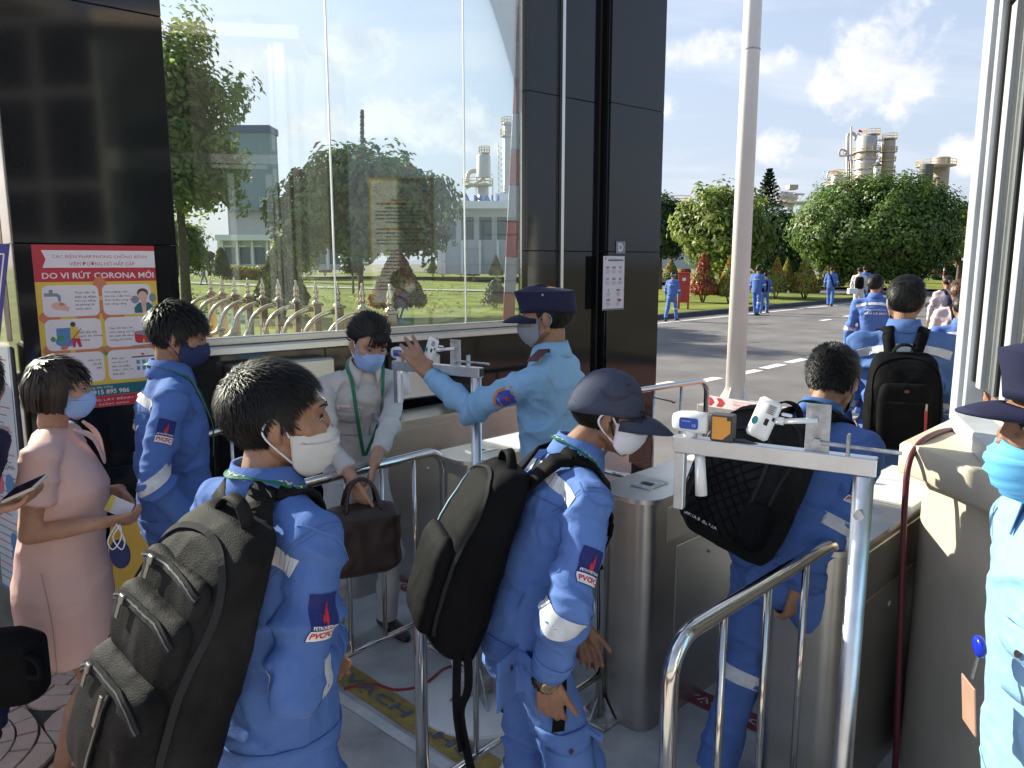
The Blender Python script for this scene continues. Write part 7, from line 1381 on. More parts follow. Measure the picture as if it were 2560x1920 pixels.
seam(g, r, g.jv, [g.sh[1] + g.u2 * .05 - g.fs * .09, g.sh[1] + g.u2 * .01 + g.rs * .06 - g.fs * .03, g.sh[1] + g.rs * .07 + g.u2 * .005 + g.fs * .03, g.sh[1] - g.u2 * .01 + g.rs * .03 + g.fs * .10], M_blue, .005)
pocket(g, r, g.tv, (g.hp[1] + g.kn[1]) / 2 + g.rt * .10 - UP * .08, g.fw, UP, M_blue2, .15, .17, .05); pocket(g, r, g.tv, g.hp[1] + g.rt * .08 - g.fw * .10, (g.fw * .5 + g.rt * -.5), UP, M_blue2, .12, .13, .045)
pocket(g, r, g.jv, g.ch + g.fs * .13 + g.rs * .085 - g.u2 * .05, -g.rs, g.u2, M_blue2, .11, .12, .04)
mb = MB(); cuff = g.wr[1] + (g.el[1] - g.wr[1]).normalized() * .045; V, F = disc2(.008, 12); decal(mb, V, F, cuff - Vector((0, .06, 0)), Vector((1, 0, 0)), UP, g.jv, .003); mb.build('cuff_button', M_btn, r)
c = cap_hat(g, r, M_cap, .095, .026, .01)
mb = MB(); bvc = bvh_of([v.co + Vector(g.root) for v in c.data.vertices], [tuple(p.vertices) for p in c.data.polygons])
lo = [(-.030, .006), (-.024, -.003), (-.016, -.009), (-.006, -.0115), (.006, -.009), (.020, -.002), (.034, .0065)]; hi = [(-.030, .006), (-.022, .001), (-.014, -.003), (-.006, -.0045), (.006, -.0035), (.020, .001), (.034, .0065)]
for (o_, X_, sc) in ((g.h(.14, .0, .072), g.hf, 1.5), (g.h(.045, .16, .085), (-g.hr * .75 + g.hf * -.2), .7)): decal(mb, [(x * sc, y * sc) for x, y in lo + hi], [(i, i + 1, 8 + i, 7 + i) for i in range(6)], o_, X_, g.hU, bvc, .0045)
mb.build('swoosh_emblem', mat('cap_emblem', (.02, .024, .045), .6), c)
mb = MB(); mb.lathe(g.h(.070, .03, .105), ((.0045, -.002), (.0045, .002), (.002, .003)), 10, (g.hf, g.hU, g.hr)); mb.build('eyelet', M_core, c)
gl = thing('eyeglasses', 'thin black framed glasses on the capped man', 'glasses', g.hd)
for k in (-1, 1):
    mb = MB(); mb.tube([g.h(k * (.033 + .024 * math.cos(q)), .104 - .012 * abs(math.cos(q)) * (1 if math.cos(q) > 0 else 0), .006 + .017 * math.sin(q)) for q in [2 * math.pi * i / 20 for i in range(20)]], .0018, 6, closed=True); mb.build('rim', M_core, gl)
    mb = MB(); V = [g.h(k * (.033 + .023 * math.cos(q)), .104 - .012 * max(0, math.cos(q)), .006 + .016 * math.sin(q)) for q in [2 * math.pi * i / 16 for i in range(16)]]; mb.add(V, [tuple(range(16))]); mb.build('lens', glass_mat('spectacle_lens', (.9, .9, .9), 0, 1.5), gl)
    MB().tube([g.h(k * .057, .093, .010), g.h(k * .075, .05, .012), g.h(k * .079, -.012, .008)], .0022, 6).build('temple', M_core, gl)
MB().tube([g.h(-.010, .108, .010), g.h(0, .111, .012), g.h(.010, .108, .010)], .0016, 6).build('bridge', M_core, gl)
eb = thing('earbud', 'black earbud in the ear of the capped man', 'earbud', g.hd); MB().ell(g.h(.082, .004, -.008), (.007, .007, .007)).build('bud', M_core, eb, smooth=True); MB().cap(g.h(.086, .006, -.010), g.h(.085, .020, -.040), .0038, .003).build('stem', M_core, eb, smooth=True)
wt = thing('wrist_watch', 'gold watch with black strap on the right wrist of the capped man', 'watch', g.wr[1]); ax_ = (g.wr[1] - g.el[1]).normalized(); wc = g.wr[1] - ax_ * .004; x_, y_ = frame_of(ax_, Vector((.2, -1, 0)))
MB().lathe(wc, ((.031, -.011), (.033, -.006), (.033, .006), (.031, .011)), 20, (x_, y_, ax_)).build('strap', M_gold_w, wt, smooth=True); MB().lathe(wc + x_ * .030, ((.023, 0), (.024, .006), (.019, .010)), 24, (y_, ax_, x_)).build('case', M_gold_w, wt, smooth=True); mb = MB(); V, F = disc2(.017, 18); decal(mb, V, F, wc + x_ * .0395, y_, ax_, None, .002); mb.build('dial', mat('gold_dial', (.5, .38, .2), .25, .8, var=.5, vscale=120), wt)
b_ = MB(); 
for k in range(18): q = 2 * math.pi * k / 18; b_.ell(wc + ax_ * .024 + x_ * .033 * math.cos(q) + y_ * .031 * math.sin(q), (.0055, .0055, .0055), None, 8, 5)
tag(b_.build('bead_bracelet', M_core, smooth=True), 'dark bead bracelet below the gold watch', 'bracelet')
bp = backpack('tall smooth black backpack on the capped man', g.ch - g.u2 * .14 - g.fs * .135, g.rs, g.u2, -g.fs, .28, .50, .15, M_blk, 'sport', g, M_blk, seed=9.)
for pts in ([(-.055, .0), (-.06, -.18), (-.045, -.30)], [(-.03, 0), (-.028, -.12), (-.05, -.2), (-.02, -.36)]):
    o_ = g.ch - g.u2 * .33 - g.fs * .16 + g.rs * .13; q = catmull([o_ + g.fs * x + UP * y for x, y in pts], 5); mb = MB(); ribbon(mb, q, .022, .003, [g.rs] * len(q)); mb.build('dangling_strap', M_blk, bp)
q = [g.pel + g.rs * .185 + g.fs * .03 + UP * .13, g.pel + g.rs * .190 + g.fs * .035 - UP * .06, g.pel + g.rs * .188 + g.fs * .03 - UP * .17]; q = catmull(q, 5); mb = MB(); ribbon(mb, q, .034, .003, [g.rs] * len(q)); mb.build('dangling_strap', M_blk, bp)
# ---- man at the turnstile, back view
g = Fig(P(2082, 950, 2.64), rad(40), lean=.40, hscale=1.03, hyaw=rad(4), hpitch=-.28, neck=.14, build=1.05, wr=P(1972, 1515, 2.44), wl=P(2078, 1215, 2.86), eh={1: Vector((.7, -.5, -.3)), -1: Vector((.2, .3, -1))}, foot=((.05, .10), (-.06, .11)))
r = person('man in blue uniform at the turnstile seen from behind, quilted backpack on his back', g)
body(g, r, M_skin, .006, hands={1: dict(n=Vector((-.4, .6, .1)), curl=(.9, 1., 1., 1.), d=Vector((-.15, .1, -1))), -1: dict(d=Vector((.75, .35, -.35)), n=Vector((0, .1, -1)), curl=(.15, .5, .8, .9))})
hair(g, r, M_hair, 'crew', 7000, .013, .0011, 13, 1.2, puff=.9, back=-.04); jacket(g, r, M_blue, .008, .008, seed=12.); collar(g, r, M_blue, h=.046); trousers(g, r, M_blue, .010, .009, seed=13.); shoes(g, r)
mask(g, r, M_maskn, 'cup', M_maskn); lanyard(g, r); patch(g, r, 1, .55, rad(-35)); details(g, r, M_blue, M_seam); arm_tape(g, r, 1, -.04, 'lower', .04)
for k in (1, -1): leg_tape(g, r, k, .12, .05)
backpack('black quilted backpack with white lettering on the man at the turnstile', g.ch - g.u2 * .10 - g.fs * .13 - g.rs * .05, g.rs * .985 + g.u2 * -.17, g.u2 + g.rs * .17, -g.fs, .34, .47, .19, M_blk2, 'quilt', g, M_blk, seed=14.)
# ---- guard reaching out
g = Fig(P(1366, 792, 3.08), rad(158), lean=.03, hyaw=rad(12), hpitch=-.10, build=1.0, wl=P(1068, 932, 3.16), wr=P(1330, 1200, 3.3), eh={-1: Vector((.1, -.4, -1)), 1: Vector((.3, .3, -.6))})
r = person('guard in pale blue shirt and navy cap reaching out his left hand', g)
body(g, r, M_skin, .0045, hands={-1: dict(d=(P(1012, 858, 3.18) - P(1068, 932, 3.16)), n=Vector((-.2, .95, -.1)), side=-1, curl=(.12, .15, .2, .28), s=1.1, spread=.13, thumb=(.95, .05))}); face(g, r)
hair(g, r, M_hair, 'short', 1700, .018, .0024, 15, .12, back=-.062, puff=.3, zmax=.03); jacket(g, r, M_guard, .008, .0075, seed=16., hem=.47, wr_r=.036); collar(g, r, M_guard, h=.040, r=.062); trousers(g, r, M_navy, .012, seed=17.); shoes(g, r)
details(g, r, M_guard, M_seam_g, cuffs=False); mask(g, r, M_maskg, 'cup', M_maskg); c = cap_hat(g, r, M_navy, .074, 0., -.004, guard=True)
mb = MB(); mb.lathe(g.h(-.088, -.005, .088), ((.005, -.001), (.005, .002), (.002, .003)), 12, (g.hf, g.hU, -g.hr)); mb.build('eyelet', M_zip, c)
ep = g.sh[-1] + g.u2 * .075 + g.rs * .01; mb = MB(); ribbon_on(mb, g.jv, [g.nb + g.u2 * .01 - g.rs * .085, (g.nb + g.sh[-1]) / 2 + g.u2 * .06, g.sh[-1] + g.u2 * .07 - g.rs * .03], .045, .004, .006); e = mb.build('epaulette', mat('maroon_epaulette', (.09, .03, .05), .7), r); mb = MB(); ribbon_on(mb, g.jv, [g.sh[-1] + g.u2 * .075 + g.rs * .005, g.sh[-1] + g.u2 * .07 - g.rs * .018], .046, .004, .0095); mb.build('rank_bar', mat('yellow_bar', (.65, .42, .03), .6), e)
def guard_badge(g, r, k, up, ang=0., sc=1.):
    a, b = g.sh[k], g.el[k]; ax = (a - b).normalized(); out = g.rs * k; out = (out - ax * out.dot(ax)).normalized(); out = rot(out, ax, ang); X = ax.cross(out); o = a + (b - a) * up + out * .05
    sh_ = [(0, .055), (.014, .042), (.036, .046), (.040, .02), (.038, -.02), (.022, -.044), (0, -.056), (-.022, -.044), (-.038, -.02), (-.040, .02), (-.036, .046), (-.014, .042)]; st = [((.016 if i % 2 == 0 else .007) * math.sin(math.pi * i / 5), (.016 if i % 2 == 0 else .007) * math.cos(math.pi * i / 5) + .006) for i in range(10)]
    def fan(p, s_): return [(0, 0)] + [(x * s_ * sc, y * s_ * sc) for x, y in p], [(0, 1 + (i + 1) % len(p), 1 + i) for i in range(len(p))]
    M_bo = mat('badge_orange', (.70, .25, .06), .7); M_bb = mat('badge_blue', (.05, .09, .45), .7); M_brd = mat('badge_red', (.6, .08, .06), .7)
    mb = MB(); V, F = fan(sh_, 1.); decal(mb, V, F, o, X, ax, g.jv, .003); p = mb.build('sleeve_badge', M_bo, r); mb = MB(); V, F = fan(sh_, .78); decal(mb, V, F, o, X, ax, g.jv, .0045); mb.build('badge_field', M_bb, p); mb = MB(); V, F = fan(st, 1.); V = [(x, y + .004) for x, y in V]; decal(mb, V, F, o, X, ax, g.jv, .006); mb.build('badge_star', M_brd, p); mb = MB(); V, F = fit_text('BẢO VỆ', .034 * sc, .008 * sc, bold=.02); decal(mb, [(x, y - .026 * sc) for x, y in V], F, o, X, ax, g.jv, .006); mb.build('badge_lettering', M_patch_w, p)
guard_badge(g, r, -1, .42, rad(25), 1.05)
# ---- bowing woman in grey
g = Fig(P(922, 858, 3.36), rad(-62), lean=.40, hyaw=rad(4), hpitch=-.42, neck=.12, hroll=-.10, build=.85, wr=P(888, 1205, 3.12), wl=P(925, 1195, 3.10), eh={1: Vector((-.8, .2, -.2)), -1: Vector((.8, .2, -.2))}, shw=.95)
r = person('woman in grey uniform with pony tail bowing towards the scanner', g)
body(g, r, M_skin_l, .006, hands={1: dict(d=Vector((.2, 0, -1)), curl=(.7, .8, .8, .8)), -1: dict(d=Vector((-.2, 0, -1)), curl=(.7, .8, .8, .8))}); face(g, r)
hair(g, r, M_hair, 'tied', 2600, .06, .0030, 18, .05, back=-.05, front=.066, puff=.9)
mb = MB(); 
for k in range(26): o_ = Vector((random.uniform(-.02, .02), random.uniform(-.02, .02), 0)); mb.tube(catmull([g.h(0, -.095, .02), g.h(o_.x, -.135 + o_.y, -.01), g.h(-.05 + o_.x * 2, -.15 + o_.y, -.09), g.h(-.07 + o_.x * 2, -.13 + o_.y, -.18)], 4), [.006, .007, .007, .007, .006, .006, .005, .005, .004, .004, .003, .002, .001], 5)
mb.build('pony_tail', M_hair_b, r, smooth=True)
mb = MB()
for k in range(40): x0 = random.uniform(-.05, .05); mb.tube([g.h(x0 * .6, .085, .098), g.h(x0, .103, .072), g.h(x0 * 1.15, .108, random.uniform(.030, .05))], [.003, .003, .001], 4)
mb.build('fringe', M_hair, r, smooth=True)
jacket(g, r, M_grey, .008, .007, seed=19., loose=.96, hem=.49, sleeves=(.86, .86), wr_r=.046); collar(g, r, M_grey, h=.040, r=.060); trousers(g, r, mat('off_white_cotton', (.58, .57, .56), .85, var=.06), .011, seed=20.); shoes(g, r)
mask(g, r, M_maskb, 'cup', M_maskw); lanyard(g, r, w=.016, down=.36); patch(g, r, 1, .5, rad(30)); 
for k in (1, -1): pocket(g, r, g.jv, g.ch + g.fs * .13 + g.rs * k * .078 - g.u2 * .05, -g.rs if True else g.rs, g.u2, M_grey, .105, .12, .042, btn=False)
mb = MB(); V, F = grid2(.11, .022, 6, 2); decal(mb, V, F, g.ch + g.fs * .15 + g.rs * .078 + g.u2 * .045, -g.rs, g.u2, g.jv, .003); nm = mb.build('name_tag', M_patch_w, r); mb = MB(); V, F = fit_text('NGUYEN', .085, .010, bold=.02); decal(mb, V, F, g.ch + g.fs * .15 + g.rs * .078 + g.u2 * .045, -g.rs, g.u2, g.jv, .005); mb.build('lettering', M_patch_r, nm)
mb = MB(); V, F = grid2(.11, .026, 6, 2); decal(mb, V, F, g.ch + g.fs * .15 - g.rs * .078 + g.u2 * .045, -g.rs, g.u2, g.jv, .003); nm = mb.build('name_tag', M_patch_w, r); mb = MB(); V, F = fit_text('PVCFC', .065, .017, bold=.03); decal(mb, [(x + .018, y) for x, y in V], F, g.ch + g.fs * .15 - g.rs * .078 + g.u2 * .045, -g.rs, g.u2, g.jv, .005); mb.build('lettering', M_patch_r, nm); mb = MB(); V, F = grid2(.03, .024, 2, 2, -.038, 0); decal(mb, V, F, g.ch + g.fs * .15 - g.rs * .078 + g.u2 * .045, -g.rs, g.u2, g.jv, .0045); mb.build('navy_field', M_patch_b, nm)
for k in (1, -1): mb = MB(); V, F = grid2(.12, .030, 6, 2); decal(mb, V, F, g.ch + g.fs * .15 + g.rs * k * .078 + g.u2 * .012, -g.rs, g.u2, g.jv, .003); mb.build('reflective_band', M_tape_r, r)
# her brown bag
M_brown = mat('brown_leather', (.032, .015, .011), .45, var=.25, vscale=6, bump=.15, bscale=120); bc = P(905, 1335, 3.14); bg = thing('handbag', 'large dark brown handbag carried by the bowing woman', 'bag', Vector((bc.x, bc.y, bc.z - .2))); X_ = Vector((.92, .39, 0)); Y_ = Vector((-.39, .92, 0))
mb = MB(); mb.cbox(bc - UP * .02, (.15, .07, .14), (X_, Y_, UP), r=.03); V, F, E = remesh(mb, .009, 4, .5); N_ = vnormals(V, F); V = V + N_ * ((1 - np.abs(perlin(V * 9)) * 2) * .008)[:, None]; mesh_obj('bag_body', V, F, M_brown, bg, smooth=True)
for s_ in (-1, 1): MB().tube(catmull([bc + X_ * -.07 + Y_ * s_ * .05 + UP * .11, bc + X_ * -.05 + Y_ * s_ * .02 + UP * .20, bc + X_ * .0 + UP * .235, bc + X_ * .05 + Y_ * s_ * .02 + UP * .20, bc + X_ * .07 + Y_ * s_ * .05 + UP * .11], 5), .008, 8).build('handle', M_brown, bg, smooth=True)
# ---- man in the navy mask
g = Fig(P(446, 838, 2.88), rad(24), lean=.02, hyaw=rad(-8), hpitch=-.32, neck=.12, build=1.02, wr=P(500, 1330, 2.72), foot=((.02, .08), (-.03, .09)))
r = person('young man in blue uniform and navy mask looking down beside the poster', g)
body(g, r, M_skin, .006, hands={}); face(g, r); hair(g, r, M_hair, 'short', 3600, .045, .0024, 22, .30, puff=1.4, back=-.06, front=.055)
jacket(g, r, M_blue, .008, .0075, seed=23.); collar(g, r, M_blue, h=.046, r=.068); trousers(g, r, M_blue, .011, seed=24.); shoes(g, r); mask(g, r, M_maskn, 'cup', M_maskn, puff=1.05); lanyard(g, r); patch(g, r, 1, .45, rad(5)); details(g, r, M_blue, M_seam); arm_tape(g, r, 1, .0, 'lower', .042); shoulder_tape(g, r, d=.03); back_print(g, r, (('ĐẠM CÀ MAU', .22, .034, 0),), drop=.11); pocket(g, r, g.tv, g.hp[1] + g.rt * .08 - UP * .08, g.fw, UP, M_blue, .13, .15, .05)
for k in (-.02, .02): mb = MB(); V, F = disc2(.007, 10); decal(mb, V, F, g.wr[1] + (g.el[1] - g.wr[1]).normalized() * .05 + g.rt * .06 + g.fw * k, g.fw, UP, g.jv, .003); mb.build('cuff_button', M_btn, r)
# ---- woman in the pink dress
g = Fig(P(152, 972, 2.58), rad(18), lean=.02, hyaw=rad(-2), hpitch=-.12, neck=.10, build=.98, wr=P(262, 1305, 2.52), wl=P(300, 1225, 2.78), eh={1: Vector((-1, -.2, -.5)), -1: Vector((-.8, .3, -.6))}, foot=((-.03, .05), (.05, .05)), shw=.93)
g.an[1] += UP * .05; g.an[-1] += UP * .05
r = person('woman in a blush pink dress and pale blue mask holding a card', g)
body(g, r, M_skin_l, .006, hands={1: dict(d=Vector((1, .1, .05)), n=Vector((0, .6, .8)), side=1, curl=(.6, .7, .8, .9), thumb=(.3, .4)), -1: dict(d=Vector((.7, -.3, -.55)), n=Vector((-.3, -.6, -.5)), side=-1, curl=(.5, .7, .8, .9), thumb=(.3, .3))}, full=True); face(g, r)
hair_long(g, r, M_hair_b, .235, 25)
# dress: one loft from shoulders to hem plus cap sleeves
def dress(g, r, m):
    s = g.H / 1.7; mb = MB(); R, Fv = g.rs, g.fs; H = g.H
    def ring(z, a, d, off=0., n=26): c = Vector((g.pel.x, g.pel.y, 0)) + (Vector((g.nb.x, g.nb.y, 0)) - Vector((g.pel.x, g.pel.y, 0))) * max(0, (z - .53 * H) / (.32 * H)) + UP * z + Fv * off; return [c + R * (a * s * math.cos(q)) + Fv * (d * s * math.sin(q)) for q in [2 * math.pi * k / n for k in range(n)]]
    mb.loft([ring(.33 * H, .190, .168), ring(.40 * H, .195, .172), ring(.50 * H, .190, .172, -.005), ring(.58 * H, .172, .152, .0), ring(.64 * H, .160, .148, .012), ring(.72 * H, .170, .155, .025), ring(.775 * H, .168, .125, .01), ring(.815 * H, .150, .080), ring(.845 * H, .075, .062)]); bones = [(g.pel, g.nb), (g.pel - UP * .4, g.pel)]
    for k in (1, -1): mb.cap(g.nb - UP * .03, g.sh[k], .05 * s, .062 * s); e = g.sh[k] + (g.el[k] - g.sh[k]) * .55 + R * k * .012; mb.tube([g.sh[k] + UP * .02, e], [.062 * s, .068 * s], 16)
    V, F, E = remesh(mb, .008, 4, .5); V = fold_disp(V, F, g, bones, .005, 27., .15); g.jv = bvh_of(V, F); return mesh_obj('dress', V, F, m, r, smooth=True)
dress(g, r, M_pink); mask(g, r, M_maskb, 'cup', M_maskw)
mb = MB(); q = [g.pel + g.rs * .19 * .98 - g.fs * .02 + UP * .05, g.pel + g.rs * .2 - UP * .12, g.pel + g.rs * .2 - UP * .30]; ribbon_on(mb, g.jv, q, .003, .001, .001, 6); mb.build('stitched_seam', mat('pink_seam', (.40, .25, .22), .8), r)
for k in (-1, 1): MB().tube(catmull([g.nb + g.fs * .075 + g.rs * k * .07, g.nb + g.fs * .12 - UP * .05 + g.rs * (k * .03 - .03), g.nb + g.fs * .14 - UP * .15 - g.rs * .04], 5), [.005, .006, .008, .009, .010, .010, .010, .009, .008, .007, .004], 8, ell=.35).build('neck_bow', M_pink, r, smooth=True)
for k in (1, -1):
    a = g.an[k]; d = (g.ft[k] - a); d.z = 0; d.normalize(); y_ = UP.cross(d); c = Vector((a.x, a.y, 0)); M_heel = mat('nude_sandal', (.45, .27, .2), .45); mb = MB(); mb.cap(c + d * .02 + UP * .05, c + d * .11 + UP * .025, .032, .026); mb.cap(c + d * .11 + UP * .025, c + d * .16 + UP * .022, .026, .022); mb.cap(c - d * .02 + UP * .09, c + d * .04 + UP * .06, .034, .03); V, F, E = remesh(mb, .006, 2); mesh_obj('foot', V, F, M_skin_l, r, smooth=True)
    mb = MB(); mb.loft([[c + d * x + y_ * w_ * sg + UP * (z_ + dz) for sg, dz in ((-1, 0), (1, 0), (1, .012), (-1, .012))] for x, w_, z_ in ((-.045, .02, .065), (.0, .027, .05), (.06, .035, .016), (.13, .038, .004), (.19, .012, .004))]); so_ = mb.build('sandal', M_heel, r); MB().tube([c - d * .035 + UP * .066, c - d * .03 + UP * .002], [.014, .006], 8).build('heel', M_heel, so_, smooth=True); MB().tube([c + d * .115 + y_ * .036 + UP * .02, c + d * .12 + UP * .055, c + d * .115 - y_ * .036 + UP * .02], .008, 8, ell=.4).build('toe_strap', M_heel, so_)
cd = thing('identity_card', 'white and yellow card in the hands of the woman in pink', 'card', P(305, 1265, 2.6)); X_ = (P(345, 1300, 2.56) - P(258, 1262, 2.62)).normalized(); Y_ = (UP * .8 + Vector((.2, .4, 0)) - X_ * X_.dot(UP * .8 + Vector((.2, .4, 0)))).normalized(); o_ = P(298, 1268, 2.58); V, F = grid2(.105, .05, 1, 1); mb = MB(); mb.cbox(o_, (.055, .028, .0008), (X_, Y_, X_.cross(Y_)), r=.0005); mb.build('sheet', M_patch_w, cd); mb = MB(); V, F = rrect2(.024, .05, .001, -.042, 0); decal(mb, V, F, o_, X_, Y_, None, .002); mb.build('yellow_field', mat('card_yellow', (.75, .65, .1), .5), cd)
hm = thing('folded_mask', 'dark folded face mask hanging by white loops from her hand', 'mask', P(300, 1400, 2.5)); mc = P(300, 1385, 2.48); mb = MB(); mb.ell(mc, (.035, .012, .05)); mb.build('pouch', M_maskn, hm, smooth=True)
for dx in (-.015, .012): MB().tube(catmull([P(292, 1310, 2.48), mc + Vector((dx * 2, -.01, .05)), mc + Vector((dx, -.012, .02)), mc + Vector((-dx, -.012, .06)), P(300, 1312, 2.48)], 5), .0022, 6).build('loop', M_maskw, hm, smooth=True)
sb = thing('shoulder_bag', 'black bag hanging behind the woman in pink', 'bag', P(262, 1560, 2.75)); mb = MB(); c = P(262, 1590, 2.85); mb.ell(c, (.05, .06, .16)); V, F, E = remesh(mb, .01, 2); mesh_obj('bag_body', V, F, M_blk, sb, smooth=True); MB().tube([c + UP * .15, P(268, 1400, 2.82)], .008, 6).build('strap', M_blk, sb)
# ---- guard cut off by the right edge
g = Fig(P(2668, 1075, 1.30), rad(170), lean=.10, hyaw=rad(2), hpitch=.0, build=.98, wl=P(2790, 1900, 1.25), wr=P(2660, 1800, 1.5))
r = person('guard in pale blue shirt and dark cap cut off by the right edge', g)
body(g, r, M_skin_d, .006); face(g, r); hair(g, r, M_hair, 'short', 2200, .012, .002, 28, .15, puff=.4, back=-.03, zmax=.05); jacket(g, r, M_guard, .007, .007, seed=29., belly=1.1, hem=.46); collar(g, r, M_guard, h=.04); trousers(g, r, M_navy, .014, seed=30.); shoes(g, r); mask(g, r, M_masks, 'surgical', M_maskw, puff=1.03, drop=.020); cap_hat(g, r, M_navy, .078, 0., -.01, guard=True, zb=.052); guard_badge(g, r, -1, .45, rad(-35), 1.1); details(g, r, M_guard, M_seam_g, cuffs=False); pocket(g, r, g.jv, g.ch + g.fs * .15 - g.rs * .08 - g.u2 * .06, -g.rs, g.u2, M_guard, .12, .13, .045, btn=True)
bd = thing('name_badge', 'hanging badge with round blue reel on the guard at the right edge', 'badge', g.ch); o_ = g.ch + g.fs * .175 - g.rs * .05 - g.u2 * .03; MB().lathe(o_, ((.016, 0), (.019, .004), (.019, .010), (.014, .013)), 18, (g.rs, g.u2, g.fs)).build('reel', mat('blue_reel', (.01, .03, .5), .25), bd, smooth=True); MB().tube([o_ - g.u2 * .02 + g.fs * .01, o_ - g.u2 * .06 + g.fs * .02], .003, 6).build('clip', M_zip, bd); MB().cbox(o_ - g.u2 * .11 + g.fs * .025, (.028, .045, .0015), (g.rs, g.u2, g.fs), r=.001).build('card', mat('tan_card', (.42, .25, .18), .4), bd)
# ---- person at the left edge with phone and bag
g = Fig(P(-78, 965, 2.15), rad(5), lean=.42, hyaw=rad(125), neck=-.25, build=.95, wr=P(-18, 1275, 2.1), wl=P(-120, 1300, 2.3), eh={1: Vector((-.6, -.5, -.6)), -1: Vector((-.6, .5, -.6))})
r = person('person with short black hair mostly outside the left edge, phone in hand', g); body(g, r, M_skin, .007, hands={1: dict(d=Vector((1, .1, .25)), n=Vector((0, -.1, 1)), side=-1, curl=(.35, .4, .4, .4))}); hair(g, r, M_hair, 'short', 1600, .03, .003, 31, .3); jacket(g, r, M_navy, .01, seed=32., sleeves=(.4, .4)); trousers(g, r, M_navy, .014); shoes(g, r)
ph = thing('mobile_phone', 'phone in a pale case held out at the left edge', 'phone', P(60, 1225, 2.1)); a_, b_ = P(12, 1244, 2.1), P(112, 1200, 2.06); X_ = (b_ - a_).normalized(); Y_ = Vector((0, 1, .3)); Y_ = (Y_ - X_ * Y_.dot(X_)).normalized(); c = (a_ + b_) / 2; MB().cbox(c, (.062, .034, .005), (X_, Y_, X_.cross(Y_)), r=.004).build('case', mat('pale_case', (.55, .45, .36), .4), ph); MB().cbox(c + X_.cross(Y_) * .0055, (.058, .031, .001), (X_, Y_, X_.cross(Y_)), r=.0008).build('screen', mat('phone_glass', (.01, .01, .012), .06), ph)
sb = thing('briefcase', 'black bag with loop handle at the lower left edge', 'bag', P(40, 1760, 2.15)); c = P(12, 1668, 2.2); mb = MB(); mb.cbox(c, (.11, .06, .115), (Vector((.97, .22, 0)), Vector((-.22, .97, 0)), UP), r=.035); V, F, E = remesh(mb, .009, 4); mesh_obj('bag_body', V, F, M_blk, sb, smooth=True); MB().tube(catmull([P(60, 1640, 2.16), P(85, 1648, 2.14), P(100, 1670, 2.13), P(98, 1692, 2.13), P(72, 1690, 2.14)], 5), .009, 8).build('loop_handle', M_blk, sb, smooth=True)
# ---- man with the office backpack walking away
g = Fig(P(2263, 752, 3.95), rad(72), lean=.03, build=1.05, foot=((.12, .06), (-.14, .06)))
r = person('man in blue uniform walking away with a black office backpack', g); body(g, r, M_skin, .009); hair(g, r, M_hair, 'short', 2600, .03, .0028, 33, .2, puff=1.2, back=-.062); jacket(g, r, M_blue2, .011, .009, seed=34.); collar(g, r, M_blue2, h=.046); trousers(g, r, M_blue2, .014, seed=35.); shoes(g, r); shoulder_tape(g, r, d=.035, w=.045); arm_tape(g, r, 1, .02, 'lower', .05); arm_tape(g, r, -1, .02, 'lower', .05); mask(g, r, M_maskw)
backpack('black office backpack with red zip tab on the man walking away', g.ch - g.u2 * .14 - g.fs * .13 - g.rs * .02, g.rs, g.u2, -g.fs, .34, .47, .19, M_blk, 'office', g, M_blk, seed=36., voxel=.009)
# ---- lettered jacket man and the far walkers
def walker(label, px, py, t, yaw, m=M_blue, z0=RZ, vox=.02, hd_m=M_hair, legs=((.13, .05), (-.15, .05)), cap_=None, hairn=300, long_=False, **kw):
    g = Fig(P(px, py, t), yaw, lean=.04, foot=legs, z0=z0, **kw); r = person(label, g, 'people walking away along the road'); body(g, r, M_skin, vox, hands={}); 
    if long_: hair_long(g, r, hd_m, .16, 41, n=200)
    else: hair(g, r, hd_m, 'short', hairn, .03, .006, 37, .2, puff=1.2)
    jacket(g, r, m, vox, .010, seed=px * .1); trousers(g, r, m, vox, .010, seed=py * .1); shoes(g, r)
    for k in (1, -1): arm_tape(g, r, k, .05, 'lower', .05)
    if cap_: cap_hat(g, r, cap_, .075)
    return g, r
g, r = walker('man in blue jacket with white back lettering and black mask walking away', 2190, 712, 9.6, rad(70), vox=.014, hairn=900, hyaw=rad(-35)); collar(g, r, M_blue); mask(g, r, M_maskn); shoulder_tape(g, r, d=.03); back_print(g, r, (('PHÂN BÓN DẦU KHÍ', .24, .022, -.05), ('ĐẠM CÀ MAU', .26, .040, .0)), drop=.115); leg_tape(g, r, 1, .1); leg_tape(g, r, -1, .1)
g, r = walker('man in blue uniform and white cap by the red cabinet', 1683, 688, 26.2, rad(55), cap_=M_white, vox=.03, legs=((.16, .05), (-.2, .05))); back_print(g, r, (('ĐẠM CÀ MAU', .26, .040, .0),), drop=.115); leg_tape(g, r, 1, .1)
g, r = walker('taller man of the pair in blue uniforms behind the cream pole', 1896, 674, 29.2, rad(55), vox=.03, legs=((-.1, .06), (.12, .06))); back_print(g, r, (('ĐẠM CÀ MAU', .26, .040, .0),), drop=.115); leg_tape(g, r, 1, .1)
g, r = walker('shorter man of the pair, dark backpack on his back', 1915, 688, 30.5, rad(60), vox=.03); jb = g; backpack('small dark backpack on the shorter man of the distant pair', g.ch - g.u2 * .12 - g.fs * .12, g.rs, g.u2, -g.fs, .30, .44, .16, M_blk, 'plain', None, voxel=.02)
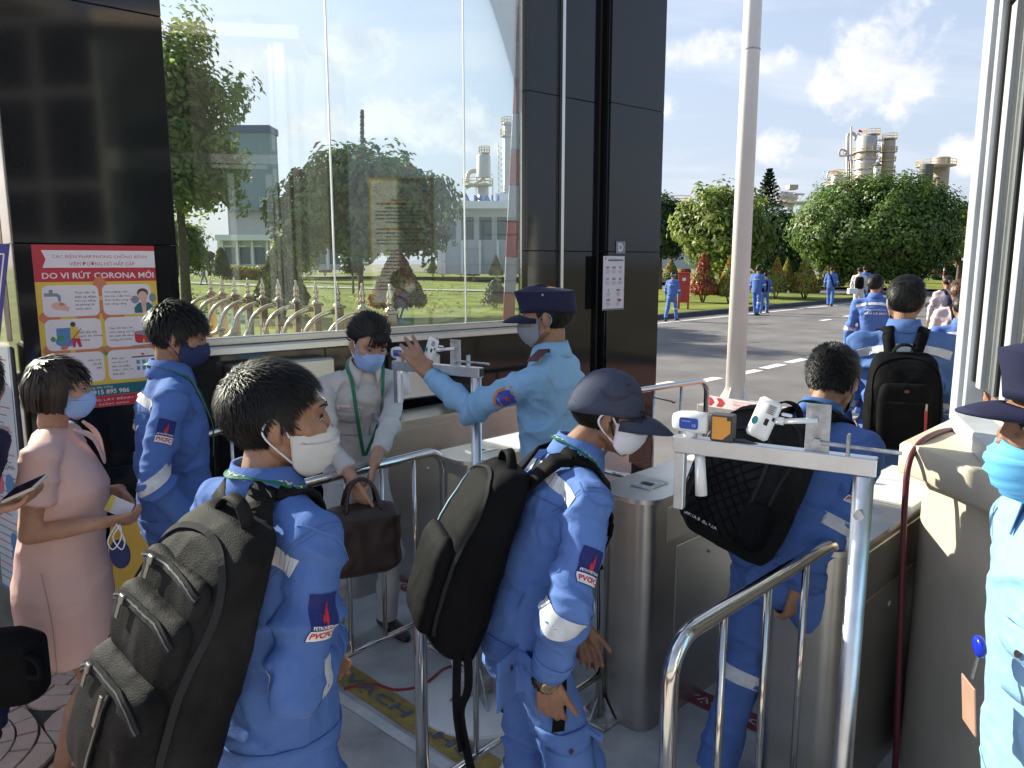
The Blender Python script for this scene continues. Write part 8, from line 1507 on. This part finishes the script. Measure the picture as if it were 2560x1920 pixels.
g, r = walker('man in blue uniform with a dark cross body strap by the kerb', 2080, 674, 35.5, rad(62), vox=.03, legs=((-.06, .05), (.12, .05))); mb = MB(); ribbon_on(mb, g.jv, [g.sh[-1] + g.u2 * .07 + g.rs * .06, g.ch - g.fs * .16, g.pel - g.fs * .15 + g.rs * .14, g.pel + g.rs * .2], .06, .01, .01); st = mb.build('cross_strap', M_blk, r)
g, r = walker('person in grey uniform with black backpack under the ficus', 2150, 676, 29.5, rad(68), M_grey, vox=.03); backpack('black backpack on the person in grey under the ficus', g.ch - g.u2 * .12 - g.fs * .12, g.rs, g.u2, -g.fs, .32, .46, .18, M_blk, 'plain', None, voxel=.02)
wb_ = P(2131, 728, 29.2); bg = thing('carrier_bag', 'white box bag carried by the person in grey under the ficus', 'bag', wb_); MB().cbox(wb_, (.17, .10, .11), r=.02).build('bag_body', M_patch_w, bg); MB().tube([wb_ + Vector((-.08, 0, .1)), wb_ + Vector((0, 0, .22)), wb_ + Vector((.08, 0, .1))], .01, 6).build('handle', M_patch_w, bg)
g, r = walker('man in blue just beyond the person in grey under the ficus', 2163, 672, 33., rad(68), vox=.03)
g, r = walker('woman in pale pink with pony tail and navy backpack on the road', 2368, 705, 14.5, rad(80), M_pale, vox=.02, hd_m=M_hair_b, build=.92); MB().tube(catmull([g.h(0, -.1, .03), g.h(.02, -.14, -.03), g.h(.03, -.12, -.16)], 4), [.03, .035, .035, .033, .03, .028, .022, .015, .008], 8).build('pony_tail', M_hair_b, r, smooth=True); backpack('navy backpack on the woman in pale pink', g.ch - g.u2 * .12 - g.fs * .11 + g.rs * .05, g.rs, g.u2, -g.fs, .30, .42, .16, M_navy, 'plain', g, M_navy, voxel=.014)
g, r = walker('woman with brown hair in a pale blouse at the window frame', 2398, 730, 8.2, rad(78), M_pale, z0=RZ, vox=.014, hd_m=M_hair_br, long_=True, build=.9); backpack('small black backpack on the brown haired woman', g.ch - g.u2 * .14 - g.fs * .11, g.rs, g.u2, -g.fs, .26, .34, .13, M_blk, 'plain', g, voxel=.014)
g, r = walker('man in blue uniform half hidden by the white window frame', 2408, 768, 6.6, rad(75), vox=.012, hairn=1400); collar(g, r, M_blue); shoulder_tape(g, r, d=.035, w=.045)
g, r = walker('tiny figure in blue on the far path behind the glass', 509, 660, 45., rad(20), vox=.05, z0=lawn_z((509 - 1280) / 1900 * 45, 45))
